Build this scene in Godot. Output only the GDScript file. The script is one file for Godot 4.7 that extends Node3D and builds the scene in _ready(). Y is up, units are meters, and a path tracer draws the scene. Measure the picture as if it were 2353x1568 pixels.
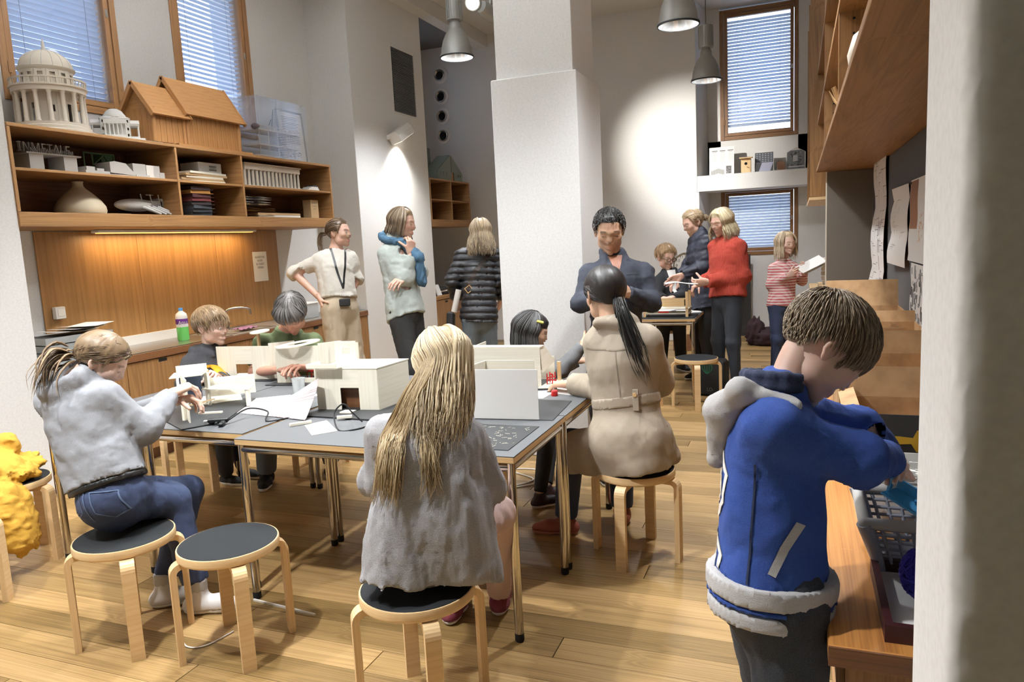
extends Node3D
# A museum workshop: children and adults build small wooden house models at joined tables.
var M := {}
var used := {}
var rng := RandomNumberGenerator.new()

func _ready() -> void:
	rng.seed = 7
	setup_view()
	make_materials()
	build_shell()
	build_left_wall()
	build_far_wall()
	build_right_wall()
	build_ceiling_lamps()
	build_tables()
	build_stools()
	build_table_things()
	build_far_things()
	build_bench_things()
	build_shelf_things()
	build_people()

func setup_view() -> void:
	var cam := Camera3D.new()
	cam.name = "camera"
	cam.fov = 50.01
	cam.near = 0.05
	cam.position = Vector3(0, 1.54, 0)
	cam.rotation_degrees = Vector3(-7.69, 21.58, -2.844)
	add_child(cam)
	var sky_mat := ProceduralSkyMaterial.new()
	sky_mat.sky_top_color = Color(0.68, 0.77, 0.93)
	sky_mat.sky_horizon_color = Color(0.80, 0.86, 0.96)
	sky_mat.ground_bottom_color = Color(0.5, 0.55, 0.62)
	sky_mat.ground_horizon_color = Color(0.74, 0.82, 0.95)
	sky_mat.sun_angle_max = 0.0
	sky_mat.energy_multiplier = 7.0
	var sky := Sky.new()
	sky.sky_material = sky_mat
	var env := Environment.new()
	env.background_mode = Environment.BG_SKY
	env.sky = sky
	env.tonemap_mode = Environment.TONE_MAPPER_LINEAR
	env.tonemap_exposure = 0.82
	env.sdfgi_enabled = true
	env.ssao_enabled = true
	env.ssil_enabled = true
	var we := WorldEnvironment.new()
	we.name = "environment"
	we.environment = env
	add_child(we)

# ---------------------------------------------------------------- mesh builder
class Mb:
	var v := PackedVector3Array()
	var n := PackedVector3Array()
	var uv := PackedVector2Array()
	var c := PackedColorArray()
	var ix := PackedInt32Array()
	var col := Color.WHITE
	var uvo := Vector2.ZERO
	func vert(p: Vector3, nn: Vector3, u: Vector2) -> int:
		v.append(p); n.append(nn); uv.append(u + uvo); c.append(col)
		return v.size() - 1
	func tri(a: int, b: int, d: int) -> void:
		# orders the corners so that the front side follows the normals
		var g := (v[b] - v[a]).cross(v[d] - v[a])
		if g.dot(n[a] + n[b] + n[d]) > 0.0:
			ix.append(a); ix.append(d); ix.append(b)
		else:
			ix.append(a); ix.append(b); ix.append(d)
	func face(pts: Array, nn: Vector3, us: Array) -> void:
		var s := v.size()
		for i in pts.size():
			vert(pts[i], nn, us[i])
		for i in range(1, pts.size() - 1):
			tri(s, s + i, s + i + 1)
	func box(lo: Vector3, hi: Vector3, bev := 0.0, xf := Transform3D.IDENTITY) -> void:
		obox(xf * Transform3D(Basis.IDENTITY, (lo + hi) * 0.5), (hi - lo).abs(), bev)
	func obox(xf: Transform3D, size: Vector3, bev := 0.0) -> void:
		var h := size * 0.5
		var b := minf(bev, minf(h.x, minf(h.y, h.z)) * 0.9)
		var la := 0
		if size.y > size[la]: la = 1
		if size.z > size[la]: la = 2
		var id := {}
		for ax in 3:
			var ua := (ax + 1) % 3
			var va := (ax + 2) % 3
			if va == la or (ua != la and size[va] > size[ua]):
				var t := ua
				ua = va
				va = t
			for s in [-1.0, 1.0]:
				var nn := Vector3.ZERO
				nn[ax] = s
				var q := []
				for k in [[-1.0, -1.0], [1.0, -1.0], [1.0, 1.0], [-1.0, 1.0]]:
					var p := Vector3.ZERO
					p[ax] = s * h[ax]
					p[ua] = k[0] * (h[ua] - b)
					p[va] = k[1] * (h[va] - b)
					q.append(vert(xf * p, (xf.basis * nn).normalized(), Vector2(p[ua], p[va] + p[ax] * 0.37)))
					if b > 0.0:
						var sg := [0.0, 0.0, 0.0]
						sg[ax] = s; sg[ua] = k[0]; sg[va] = k[1]
						id["%d|%d|%d|%d" % [ax, sg[0], sg[1], sg[2]]] = v.size() - 1
				tri(q[0], q[1], q[2]); tri(q[0], q[2], q[3])
		if b > 0.0:
			for ax in 3:
				var a1 := (ax + 1) % 3
				var a2 := (ax + 2) % 3
				for s1 in [-1, 1]:
					for s2 in [-1, 1]:
						var k0 := [0, 0, 0]
						var k1 := [0, 0, 0]
						k0[ax] = -1; k1[ax] = 1
						k0[a1] = s1; k1[a1] = s1; k0[a2] = s2; k1[a2] = s2
						var q0: int = id["%d|%d|%d|%d" % [a1, k0[0], k0[1], k0[2]]]
						var q1: int = id["%d|%d|%d|%d" % [a1, k1[0], k1[1], k1[2]]]
						var q2: int = id["%d|%d|%d|%d" % [a2, k1[0], k1[1], k1[2]]]
						var q3: int = id["%d|%d|%d|%d" % [a2, k0[0], k0[1], k0[2]]]
						tri(q0, q1, q2); tri(q0, q2, q3)
			for sx in [-1, 1]:
				for sy in [-1, 1]:
					for sz in [-1, 1]:
						tri(id["0|%d|%d|%d" % [sx, sy, sz]], id["1|%d|%d|%d" % [sx, sy, sz]], id["2|%d|%d|%d" % [sx, sy, sz]])
	func tube(pts: Array, radii, sides := 8, caps := true, flat := 1.0, up := Vector3.ZERO) -> void:
		var cnt := pts.size()
		var prev := Vector3.ZERO
		var base := v.size()
		var run := 0.0
		for i in cnt:
			var p: Vector3 = pts[i]
			var d: Vector3 = (pts[mini(i + 1, cnt - 1)] - pts[maxi(i - 1, 0)]).normalized()
			if i == 0:
				prev = up if up != Vector3.ZERO else (Vector3.RIGHT if absf(d.x) < 0.8 else Vector3.UP)
			else:
				run += (p - pts[i - 1]).length()
			var a := (prev - d * prev.dot(d)).normalized()
			prev = a
			var b := d.cross(a)
			var r: float = radii if radii is float else radii[i]
			for k in sides + 1:
				var t := TAU * k / sides
				var o := a * cos(t) * r + b * sin(t) * r * flat
				var nn := (a * cos(t) * flat + b * sin(t)).normalized()
				vert(p + o, nn, Vector2(run, TAU * r * k / sides))
		for i in cnt - 1:
			for k in sides:
				var q := base + i * (sides + 1) + k
				tri(q, q + 1, q + sides + 2); tri(q, q + sides + 2, q + sides + 1)
		if caps:
			for e in [0, cnt - 1]:
				var d: Vector3 = (pts[1] - pts[0]).normalized() * -1.0 if e == 0 else (pts[cnt - 1] - pts[cnt - 2]).normalized()
				var s := v.size()
				for k in sides:
					vert(v[base + e * (sides + 1) + k], d, Vector2.ZERO)
				for k in range(1, sides - 1):
					tri(s, s + k, s + k + 1)
	func lathe(prof: Array, segs := 24, xf := Transform3D.IDENTITY, sharp := 0.75) -> void:
		# prof: Vector2(radius, height) along the outline
		var m := prof.size()
		var sn := []
		for i in m - 1:
			var d: Vector2 = prof[i + 1] - prof[i]
			sn.append(Vector2(d.y, -d.x).normalized())
		for i in m - 1:
			var n0: Vector2 = sn[i]
			var n1: Vector2 = sn[i]
			if i > 0 and sn[i - 1].dot(sn[i]) > sharp: n0 = (sn[i - 1] + sn[i]).normalized()
			if i < m - 2 and sn[i + 1].dot(sn[i]) > sharp: n1 = (sn[i + 1] + sn[i]).normalized()
			var s := v.size()
			for k in segs + 1:
				var t := TAU * k / segs
				var cc := cos(t)
				var ss := sin(t)
				var p0: Vector2 = prof[i]
				var p1: Vector2 = prof[i + 1]
				vert(xf * Vector3(p0.x * cc, p0.y, p0.x * ss), (xf.basis * Vector3(n0.x * cc, n0.y, n0.x * ss)).normalized(), Vector2(t * p0.x, p0.y))
				vert(xf * Vector3(p1.x * cc, p1.y, p1.x * ss), (xf.basis * Vector3(n1.x * cc, n1.y, n1.x * ss)).normalized(), Vector2(t * p1.x, p1.y))
			for k in segs:
				var q := s + k * 2
				if prof[i].x > 0.0: tri(q, q + 2, q + 1)
				if prof[i + 1].x > 0.0: tri(q + 1, q + 2, q + 3)
	func ball(cn: Vector3, r: Vector3, segs := 16, b := Basis.IDENTITY) -> void:
		var s := v.size()
		var rows := maxi(4, segs / 2)
		for i in rows + 1:
			var a := PI * i / rows
			for k in segs + 1:
				var t := TAU * k / segs
				var u := Vector3(sin(a) * cos(t), cos(a), sin(a) * sin(t))
				vert(cn + b * (u * r), (b * (u / r)).normalized(), Vector2(float(k) / segs, float(i) / rows))
		for i in rows:
			for k in segs:
				var q := s + i * (segs + 1) + k
				if i > 0: tri(q, q + 1, q + segs + 2)
				if i < rows - 1: tri(q, q + segs + 2, q + segs + 1)
	func prism(poly: PackedVector2Array, depth: float, xf := Transform3D.IDENTITY) -> void:
		# polygon in local xy, thickness along local z, centred
		var tr := Geometry2D.triangulate_polygon(poly)
		for s in [-0.5, 0.5]:
			var st := v.size()
			for p in poly:
				vert(xf * Vector3(p.x, p.y, depth * s), (xf.basis * Vector3(0, 0, s * 2.0)).normalized(), p)
			for i in range(0, tr.size(), 3):
				tri(st + tr[i], st + tr[i + 1], st + tr[i + 2])
		var cw := Geometry2D.is_polygon_clockwise(poly)
		for i in poly.size():
			var p := poly[i]
			var q := poly[(i + 1) % poly.size()]
			var e := (q - p).normalized()
			var o := Vector2(e.y, -e.x) * (-1.0 if cw else 1.0)
			var nn := (xf.basis * Vector3(o.x, o.y, 0)).normalized()
			face([xf * Vector3(p.x, p.y, -depth / 2), xf * Vector3(q.x, q.y, -depth / 2), xf * Vector3(q.x, q.y, depth / 2), xf * Vector3(p.x, p.y, depth / 2)], nn,
				[Vector2(0, 0), Vector2(p.distance_to(q), 0), Vector2(p.distance_to(q), depth), Vector2(0, depth)])
	func sheet(grid: Array, thick := 0.0006) -> void:
		# rows of Vector3: a curved sheet of paper or cloth with both faces
		var rows := grid.size()
		var cols: int = grid[0].size()
		for side in [1.0, -1.0]:
			var s := v.size()
			for i in rows:
				for j in cols:
					var du: Vector3 = grid[i][mini(j + 1, cols - 1)] - grid[i][maxi(j - 1, 0)]
					var dv: Vector3 = grid[mini(i + 1, rows - 1)][j] - grid[maxi(i - 1, 0)][j]
					var nn: Vector3 = du.cross(dv).normalized() * side
					vert(grid[i][j] + nn * thick * 0.5, nn, Vector2(float(j) / (cols - 1), float(i) / (rows - 1)))
			for i in rows - 1:
				for j in cols - 1:
					var q := s + i * cols + j
					tri(q, q + 1, q + cols + 1); tri(q, q + cols + 1, q + cols)
	func mesh(colours := false) -> ArrayMesh:
		var a := []
		a.resize(Mesh.ARRAY_MAX)
		a[Mesh.ARRAY_VERTEX] = v
		a[Mesh.ARRAY_NORMAL] = n
		a[Mesh.ARRAY_TEX_UV] = uv
		if colours: a[Mesh.ARRAY_COLOR] = c
		a[Mesh.ARRAY_INDEX] = ix
		var m := ArrayMesh.new()
		m.add_surface_from_arrays(Mesh.PRIMITIVE_TRIANGLES, a)
		return m

# ---------------------------------------------------------------- naming and adding
func numbered(called: String) -> String:
	if not used.has(called):
		used[called] = 0
		return called
	used[called] += 1
	return "%s_%03d" % [called, used[called]]

func tag(o: Node, label: String, category: String, group := "", kind := "") -> Node:
	if label: o.set_meta("label", label)
	if category: o.set_meta("category", category)
	if group: o.set_meta("group", group)
	if kind: o.set_meta("kind", kind)
	return o

func thing(called: String, label: String, category: String, at := Vector3.ZERO, turn := 0.0, group := "") -> Node3D:
	var o := Node3D.new()
	o.name = numbered(called)
	o.position = at
	o.rotation.y = turn
	add_child(o)
	tag(o, label, category, group)
	return o

func put(parent: Node, called: String, mb, m: Material, label := "") -> MeshInstance3D:
	var o := MeshInstance3D.new()
	o.name = called if parent != self else numbered(called)
	o.mesh = mb.mesh(m.vertex_color_use_as_albedo) if mb is Mb else mb
	o.material_override = m
	parent.add_child(o, true)
	if label: o.set_meta("label", label)
	return o

func solo(called: String, mb, m: Material, label: String, category: String, group := "", at := Vector3.ZERO, turn := 0.0) -> MeshInstance3D:
	var o := put(self, called, mb, m)
	o.position = at
	o.rotation.y = turn
	tag(o, label, category, group)
	return o

func struct(called: String, mb, m: Material, label := "") -> MeshInstance3D:
	var o := put(self, called, mb, m, label)
	o.set_meta("kind", "structure")
	return o

func copy_of(src: Node3D, at: Vector3, turn: float, label := "") -> Node3D:
	var base := String(src.name)
	var c: Node3D = src.duplicate()
	c.name = numbered(base)
	add_child(c)
	c.position = at
	c.rotation.y = turn
	if label: c.set_meta("label", label)
	return c

func bx(size: Vector3, at := Vector3.ZERO, bev := 0.0, turn := 0.0) -> Mb:
	var m := Mb.new()
	m.obox(Transform3D(Basis(Vector3.UP, turn), at), size, bev)
	return m

func lh(lo: Vector3, hi: Vector3, bev := 0.0) -> Mb:
	var m := Mb.new()
	m.box(lo, hi, bev)
	return m

func rect(w: float, h: float, cut := []) -> PackedVector2Array:
	return PackedVector2Array([Vector2(0, 0), Vector2(w, 0), Vector2(w, h), Vector2(0, h)])

# ---------------------------------------------------------------- materials
func noise_img(w: int, h: int, freq: float, sd: int, oct := 4) -> Image:
	var f := FastNoiseLite.new()
	f.seed = sd
	f.frequency = freq
	f.noise_type = FastNoiseLite.TYPE_SIMPLEX_SMOOTH
	f.fractal_octaves = oct
	return f.get_seamless_image(w, h)

func ramp(img: Image, stops: Array, rep := 1.0) -> ImageTexture:
	# maps grey 0..1 to a row of colours
	img.convert(Image.FORMAT_L8)
	var d := img.get_data()
	var lut := []
	for i in 256:
		var t := i / 255.0 * (stops.size() - 1)
		var k := mini(int(t), stops.size() - 2)
		lut.append((stops[k] as Color).lerp(stops[k + 1], t - k))
	var out := PackedByteArray()
	out.resize(d.size() * 3)
	for i in d.size():
		var q: Color = lut[d[i]]
		out[i * 3] = q.r8
		out[i * 3 + 1] = q.g8
		out[i * 3 + 2] = q.b8
	var o := Image.create_from_data(img.get_width(), img.get_height(), false, Image.FORMAT_RGB8, out)
	o.generate_mipmaps()
	return ImageTexture.create_from_image(o)

func grain_img(sd: int, wavy := 1.0) -> Image:
	# grey grain, running along u: slow figure, fine streaks
	var w := 512
	var h := 512
	var a := FastNoiseLite.new()
	a.seed = sd
	a.frequency = 0.006
	a.fractal_octaves = 2
	var low := a.get_seamless_image(64, 512)
	low.resize(w, h, Image.INTERPOLATE_CUBIC)
	var b := FastNoiseLite.new()
	b.seed = sd + 5
	b.frequency = 0.11
	b.fractal_octaves = 3
	var fine := b.get_seamless_image(16, 512)
	fine.resize(w, h, Image.INTERPOLATE_CUBIC)
	low.convert(Image.FORMAT_L8)
	fine.convert(Image.FORMAT_L8)
	var dl := low.get_data()
	var df := fine.get_data()
	var out := PackedByteArray()
	out.resize(w * h)
	for i in w * h:
		var g := dl[i] / 255.0
		var ring := 0.5 + 0.5 * sin(g * 46.0 * wavy)
		out[i] = int(clampf(0.22 * g + 0.3 * ring + 0.48 * df[i] / 255.0, 0, 1) * 255)
	return Image.create_from_data(w, h, false, Image.FORMAT_L8, out)

func mat(name: String, colour: Color, rough := 0.6, metal := 0.0) -> StandardMaterial3D:
	var m := StandardMaterial3D.new()
	m.albedo_color = colour
	m.roughness = rough
	m.metallic = metal
	M[name] = m
	return m

func textured(name: String, tex: Texture2D, scale: Vector3, rough := 0.6, tri := false) -> StandardMaterial3D:
	var m := mat(name, Color.WHITE, rough)
	m.albedo_texture = tex
	m.uv1_scale = scale
	m.uv1_triplanar = tri
	return m

func relief(m: StandardMaterial3D, img: Image, depth_cm: float) -> StandardMaterial3D:
	m.heightmap_enabled = true
	if not relief_tex.has(img): relief_tex[img] = ImageTexture.create_from_image(img)
	m.heightmap_texture = relief_tex[img]
	m.heightmap_scale = depth_cm
	return m

func cloth(name: String, colour: Color, fleck := 0.12, scale := 6.0, rough := 0.9, depth := 0.05) -> StandardMaterial3D:
	var m := textured(name, ramp(fabric_grey.duplicate(), [colour.darkened(fleck), colour, colour.lightened(fleck)]), Vector3.ONE * scale, rough, true)
	relief(m, fabric_grey, depth)
	return m

var relief_tex := {}
var fabric_grey: Image
var speck_grey: Image

func make_materials() -> void:
	fabric_grey = noise_img(256, 256, 0.16, 3, 3)
	speck_grey = noise_img(256, 256, 0.3, 9, 2)
	var g1 := grain_img(11)
	var g2 := grain_img(23, 0.6)
	var g3 := grain_img(37, 0.35)
	# oak boards of the floor in six tones
	for i in 6:
		var k: float = [0.0, -0.05, 0.04, -0.1, 0.07, -0.02][i]
		var base := [Color(0.455 + k, 0.355 + k * 0.85, 0.21 + k * 0.7), Color(0.59 + k, 0.475 + k * 0.85, 0.30 + k * 0.7), Color(0.67 + k, 0.56 + k * 0.85, 0.385 + k * 0.7)]
		var m := textured("floor%d" % i, ramp((g1 if i % 2 else g2).duplicate(), base), Vector3(0.55, 3.2, 1), 0.42)
		m.uv1_offset = Vector3(0.17 * i, 0.31 * i, 0)
		m.metallic_specular = 0.45
	textured("oak", ramp(g2.duplicate(), [Color(0.42, 0.295, 0.165), Color(0.55, 0.40, 0.24), Color(0.62, 0.465, 0.295)]), Vector3(0.8, 2.6, 1), 0.5)
	textured("oakpanel", ramp(g3.duplicate(), [Color(0.49, 0.345, 0.18), Color(0.60, 0.44, 0.255), Color(0.65, 0.485, 0.29)]), Vector3(0.5, 2.0, 1), 0.45)
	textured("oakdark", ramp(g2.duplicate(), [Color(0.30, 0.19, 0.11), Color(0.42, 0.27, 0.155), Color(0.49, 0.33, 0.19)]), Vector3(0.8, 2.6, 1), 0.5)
	textured("oakframe", ramp(g2.duplicate(), [Color(0.38, 0.255, 0.14), Color(0.49, 0.345, 0.20), Color(0.55, 0.40, 0.245)]), Vector3(0.8, 2.6, 1), 0.5)
	textured("birch", ramp(g3.duplicate(), [Color(0.80, 0.66, 0.47), Color(0.86, 0.735, 0.55), Color(0.90, 0.79, 0.62)]), Vector3(1.0, 4.0, 1), 0.45)
	textured("ply", ramp(g3.duplicate(), [Color(0.87, 0.835, 0.75), Color(0.91, 0.885, 0.815), Color(0.93, 0.91, 0.85)]), Vector3(1.5, 5.0, 1), 0.6)
	textured("plyedge", ramp(g1.duplicate(), [Color(0.62, 0.46, 0.28), Color(0.80, 0.66, 0.46), Color(0.86, 0.74, 0.55)]), Vector3(1.0, 30.0, 1), 0.55)
	textured("modelwood", ramp(g2.duplicate(), [Color(0.48, 0.32, 0.16), Color(0.60, 0.42, 0.23), Color(0.66, 0.48, 0.28)]), Vector3(3.0, 12.0, 1), 0.6)
	textured("benchwood", ramp(g2.duplicate(), [Color(0.55, 0.34, 0.15), Color(0.71, 0.48, 0.24), Color(0.78, 0.56, 0.31)]), Vector3(0.8, 3.0, 1), 0.45)
	var plaster := noise_img(256, 256, 0.05, 31, 5)
	var wl := textured("wall", ramp(plaster.duplicate(), [Color(0.815, 0.81, 0.80), Color(0.845, 0.84, 0.83), Color(0.865, 0.86, 0.85)]), Vector3.ONE * 4.0, 0.85, true)
	relief(wl, plaster, 0.012)
	mat("unseen_dark_wall", Color(0.36, 0.355, 0.32), 0.9)  # dark tone of the unseen walls, keeps the near wall end dim
	mat("ceiling", Color(0.82, 0.815, 0.80), 0.9)
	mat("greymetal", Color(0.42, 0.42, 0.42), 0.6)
	mat("chrome", Color(0.78, 0.76, 0.73), 0.12, 1.0)
	mat("steel", Color(0.72, 0.72, 0.71), 0.3, 1.0)
	mat("black", Color(0.03, 0.03, 0.03), 0.5)
	mat("rubber", Color(0.02, 0.02, 0.022), 0.75)
	mat("white", Color(0.88, 0.87, 0.85), 0.6)
	mat("paper", Color(0.90, 0.89, 0.87), 0.8)
	mat("lampgrey", Color(0.60, 0.60, 0.58), 0.42, 0.3)
	mat("reflector", Color(0.85, 0.85, 0.84), 0.2, 0.9)
	var lino := textured("linoleum", ramp(speck_grey.duplicate(), [Color(0.115, 0.12, 0.125), Color(0.145, 0.15, 0.155), Color(0.17, 0.175, 0.18)]), Vector3.ONE * 9.0, 0.75, true)
	lino.metallic_specular = 0.2
	var tl := textured("tabletop", ramp(speck_grey.duplicate(), [Color(0.31, 0.315, 0.32), Color(0.35, 0.355, 0.36), Color(0.39, 0.395, 0.40)]), Vector3.ONE * 8.0, 0.55, true)
	tl.metallic_specular = 0.35
	mat("cutmat", Color(0.13, 0.135, 0.14), 0.6)
	var gl := mat("glass", Color(0.86, 0.9, 0.95, 0.12), 0.03)
	gl.transparency = BaseMaterial3D.TRANSPARENCY_ALPHA
	var ac := mat("acrylic", Color(0.85, 0.89, 0.95, 0.09), 0.04)
	ac.transparency = BaseMaterial3D.TRANSPARENCY_ALPHA
	var clr := mat("clearplastic", Color(0.80, 0.82, 0.82, 0.35), 0.15)
	clr.transparency = BaseMaterial3D.TRANSPARENCY_ALPHA
	var sl := mat("slat", Color(0.86, 0.89, 0.92), 0.45)
	sl.backlight_enabled = true
	sl.backlight = Color(0.62, 0.67, 0.73)
	var kb := textured("cardboard", ramp(noise_img(256, 256, 0.02, 51, 5), [Color(0.64, 0.50, 0.35), Color(0.73, 0.585, 0.42), Color(0.78, 0.635, 0.47)]), Vector3.ONE * 2.0, 0.85, true)
	relief(kb, noise_img(128, 128, 0.04, 52), 0.05)
	mat("cardwhite", Color(0.80, 0.79, 0.77), 0.8)
	textured("fibreboard", ramp(noise_img(256, 256, 0.2, 61, 4), [Color(0.37, 0.35, 0.315), Color(0.43, 0.405, 0.37), Color(0.47, 0.445, 0.41)]), Vector3.ONE * 5.0, 0.9, true)
	textured("pinfelt", ramp(noise_img(256, 256, 0.2, 62, 4), [Color(0.27, 0.275, 0.285), Color(0.31, 0.315, 0.325), Color(0.34, 0.345, 0.355)]), Vector3.ONE * 5.0, 0.95, true)
	mat("modelwhite", Color(0.82, 0.78, 0.72), 0.75)
	mat("modelgrey", Color(0.70, 0.69, 0.67), 0.7)
	mat("shade_black", Color(0.02, 0.02, 0.02), 0.9)  # near-black painted in for the shade of holes and gaps; also the screw caps
	mat("red", Color(0.75, 0.10, 0.09), 0.45)
	mat("kraft", Color(0.66, 0.55, 0.40), 0.85)

# ---------------------------------------------------------------- the room
const XL := -4.61      # plane of the left wall and of the built-in furniture
const ZF := -10.75     # plane of the far wall
const HC := 4.68       # ceiling

func build_shell() -> void:
	# floor: oak boards laid across the room, each a piece of its own
	var fl := struct("floor", lh(Vector3(-6.0, -0.25, -12.0), Vector3(2.6, -0.02, 3.0)), M.oakdark, "oak board floor")
	var z := 1.2
	var row := 0
	var meshes := {}
	while z > -11.35:
		var zz := z - 0.072
		var x := -5.7 + fposmod(row * 1.37, 2.1) - 2.1
		while x < 0.75:
			var ln: float = [2.1, 1.75, 2.45][(row + int(absf(x) * 3.0)) % 3]
			var x0 := maxf(x, -5.75)
			var x1 := minf(x + ln, 0.8)
			if x1 - x0 > 0.06 and not (z < -1.0 and x0 > 0.7):
				var key := snappedf(x1 - x0, 0.01)
				if not meshes.has(key): meshes[key] = bx(Vector3(key - 0.003, 0.02, 0.1425), Vector3.ZERO, 0.0012).mesh()
				var b := put(fl, "board", meshes[key], M["floor%d" % ((row * 7 + int(absf(x) * 5.0)) % 6)])
				b.position = Vector3((x0 + x1) / 2, -0.0101, zz)
			x += ln
		z -= 0.144
		row += 1
	struct("floor", lh(Vector3(0.8, -0.03, -0.8), Vector3(2.6, 0.0, 3.0)), M.oakdark)
	# left wall: front part, pier, back wall of the niches
	struct("wall_left", lh(Vector3(-5.75, 0, -3.26), Vector3(XL, HC, 3.0), 0.01), M.wall)
	struct("wall_left", lh(Vector3(-5.75, 0, -8.93), Vector3(XL, HC, -7.2), 0.01), M.wall, "plastered pier between the window niches")
	var nb := Mb.new()
	var nx0 := -5.6
	var nx1 := -5.15
	nb.box(Vector3(nx0, 0, -7.2), Vector3(nx1, 2.70, -3.26))
	nb.box(Vector3(nx0, 2.70, -3.66), Vector3(nx1, HC, -3.26))
	nb.box(Vector3(nx0, 2.70, -5.24), Vector3(nx1, HC, -4.66))
	nb.box(Vector3(nx0, 2.70, -7.2), Vector3(nx1, HC, -6.24))
	nb.box(Vector3(nx0, 4.25, -6.24), Vector3(nx1, HC, -3.66))
	struct("wall_left", nb, M.wall, "white wall of the window niche above the bookcase")
	var nc := Mb.new()
	nc.box(Vector3(-5.95, 0, ZF), Vector3(-5.6, 2.9, -8.93))
	nc.box(Vector3(-5.95, 2.9, -9.15), Vector3(-5.6, HC, -8.93))
	nc.box(Vector3(-5.95, 2.9, ZF), Vector3(-5.6, HC, -10.25))
	nc.box(Vector3(-5.95, 4.4, -10.25), Vector3(-5.6, HC, -9.15))
	nc.box(Vector3(-5.95, 0, -8.93), Vector3(-5.6, HC, -8.5))
	struct("wall_left", nc, M.wall)
	# far wall with the deep window niche and its ledge
	var fw := Mb.new()
	fw.box(Vector3(-6.0, 0, -11.7), Vector3(-1.34, HC, ZF))
	fw.box(Vector3(-1.34, 0, -11.75), Vector3(0.9, 1.18, -11.3))
	fw.box(Vector3(-1.34, 2.15, -11.75), Vector3(0.9, 2.84, -11.3))
	fw.box(Vector3(-1.34, 1.18, -11.75), Vector3(-1.06, HC, -11.3))
	fw.box(Vector3(-0.01, 1.18, -11.75), Vector3(0.9, HC, -11.3))
	struct("wall_far", fw, M.wall)
	var rv := Mb.new()      # splayed reveal of the niche
	rv.prism(PackedVector2Array([Vector2(-1.36, 10.752), Vector2(-1.335, 10.752), Vector2(-1.24, 11.31), Vector2(-1.36, 11.31)]), HC - 2.33, Transform3D(Basis(Vector3.RIGHT, -PI / 2), Vector3(0, (HC + 2.33) / 2, 0)))
	rv.prism(PackedVector2Array([Vector2(-1.36, 10.752), Vector2(-1.31, 10.752), Vector2(-1.22, 11.31), Vector2(-1.36, 11.31)]), 2.11, Transform3D(Basis(Vector3.RIGHT, -PI / 2), Vector3(0, 1.055, 0)))
	struct("wall_far", rv, M.wall, "splayed reveal of the far window niche")
	struct("trim_1", lh(Vector3(-1.339, 2.11, -11.3), Vector3(0.62, 2.33, ZF), 0.008), M.wall, "white plastered ledge between the far windows")
	# right wall and the near wall end
	struct("wall_right", lh(Vector3(0.64, 0, -11.4), Vector3(0.9, HC, -1.02)), M.wall)
	near_wall()
	struct("wall_right", lh(Vector3(2.4, 0, -0.8), Vector3(2.6, HC, 0.95)), M.unseen_dark_wall)  # unseen, kept dark so little light bounces onto the near wall
	struct("wall_back_unseen", lh(Vector3(-6.0, 0, 0.75), Vector3(2.6, HC, 0.95)), M.unseen_dark_wall)  # unseen behind the camera, placed close and dark to dim the near wall
	# ceiling with the beam above the pier
	struct("ceiling", lh(Vector3(-6.0, HC, -11.8), Vector3(2.6, HC + 0.25, 3.0)), M.ceiling)
	struct("trim_2", lh(Vector3(XL, 4.49, ZF), Vector3(-4.42, HC, 0.75), 0.006), M.ceiling, "white beam along the left wall")
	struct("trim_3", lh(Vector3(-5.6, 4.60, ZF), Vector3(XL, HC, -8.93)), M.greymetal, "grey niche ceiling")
	# the column in the middle of the room, cased up to head height
	var col := struct("wall_column", lh(Vector3(-1.945, 2.6, -5.40), Vector3(-1.395, HC, -4.865), 0.006), M.wall, "white square column, cased wider below")
	put(col, "casing", lh(Vector3(-1.975, 0, -5.445), Vector3(-1.365, 2.645, -4.83), 0.006), M.wall)
	for hh in [1.35, 1.75, 2.0, 2.28]:
		put(col, "screw_cap", bx(Vector3(0.003, 0.008, 0.008), Vector3(-1.977, hh, -4.86)), M.shade_black)
	# windows
	var left_basis := Basis(Vector3(0, 0, -1), Vector3.UP, Vector3(1, 0, 0))
	window("window_1", Transform3D(left_basis, Vector3(-5.15, 2.70, -3.66)), 1.0, 1.55, 0.043, 0.72, 0.0, "tall oak window with lowered blinds behind the domed model")
	window("window_2", Transform3D(left_basis, Vector3(-5.15, 2.70, -5.24)), 1.0, 1.55, 0.043, 0.22, 0.0, "tall oak window with open blinds behind the wooden barn model")
	window("window_3", Transform3D(left_basis, Vector3(-5.6, 2.9, -9.15)), 1.1, 1.5, 0.05, 0.5, 0.0, "oak window at the side of the round air nozzles")
	window("window_4", Transform3D(Basis.IDENTITY, Vector3(-1.06, 2.84, -11.3)), 1.05, 1.80, 0.046, 0.65, 0.09, "tall oak window above the far ledge")
	window("window_5", Transform3D(Basis.IDENTITY, Vector3(-1.06, 1.18, -11.3)), 1.05, 0.97, 0.042, 1.0, 0.0, "low oak window under the far ledge")

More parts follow.
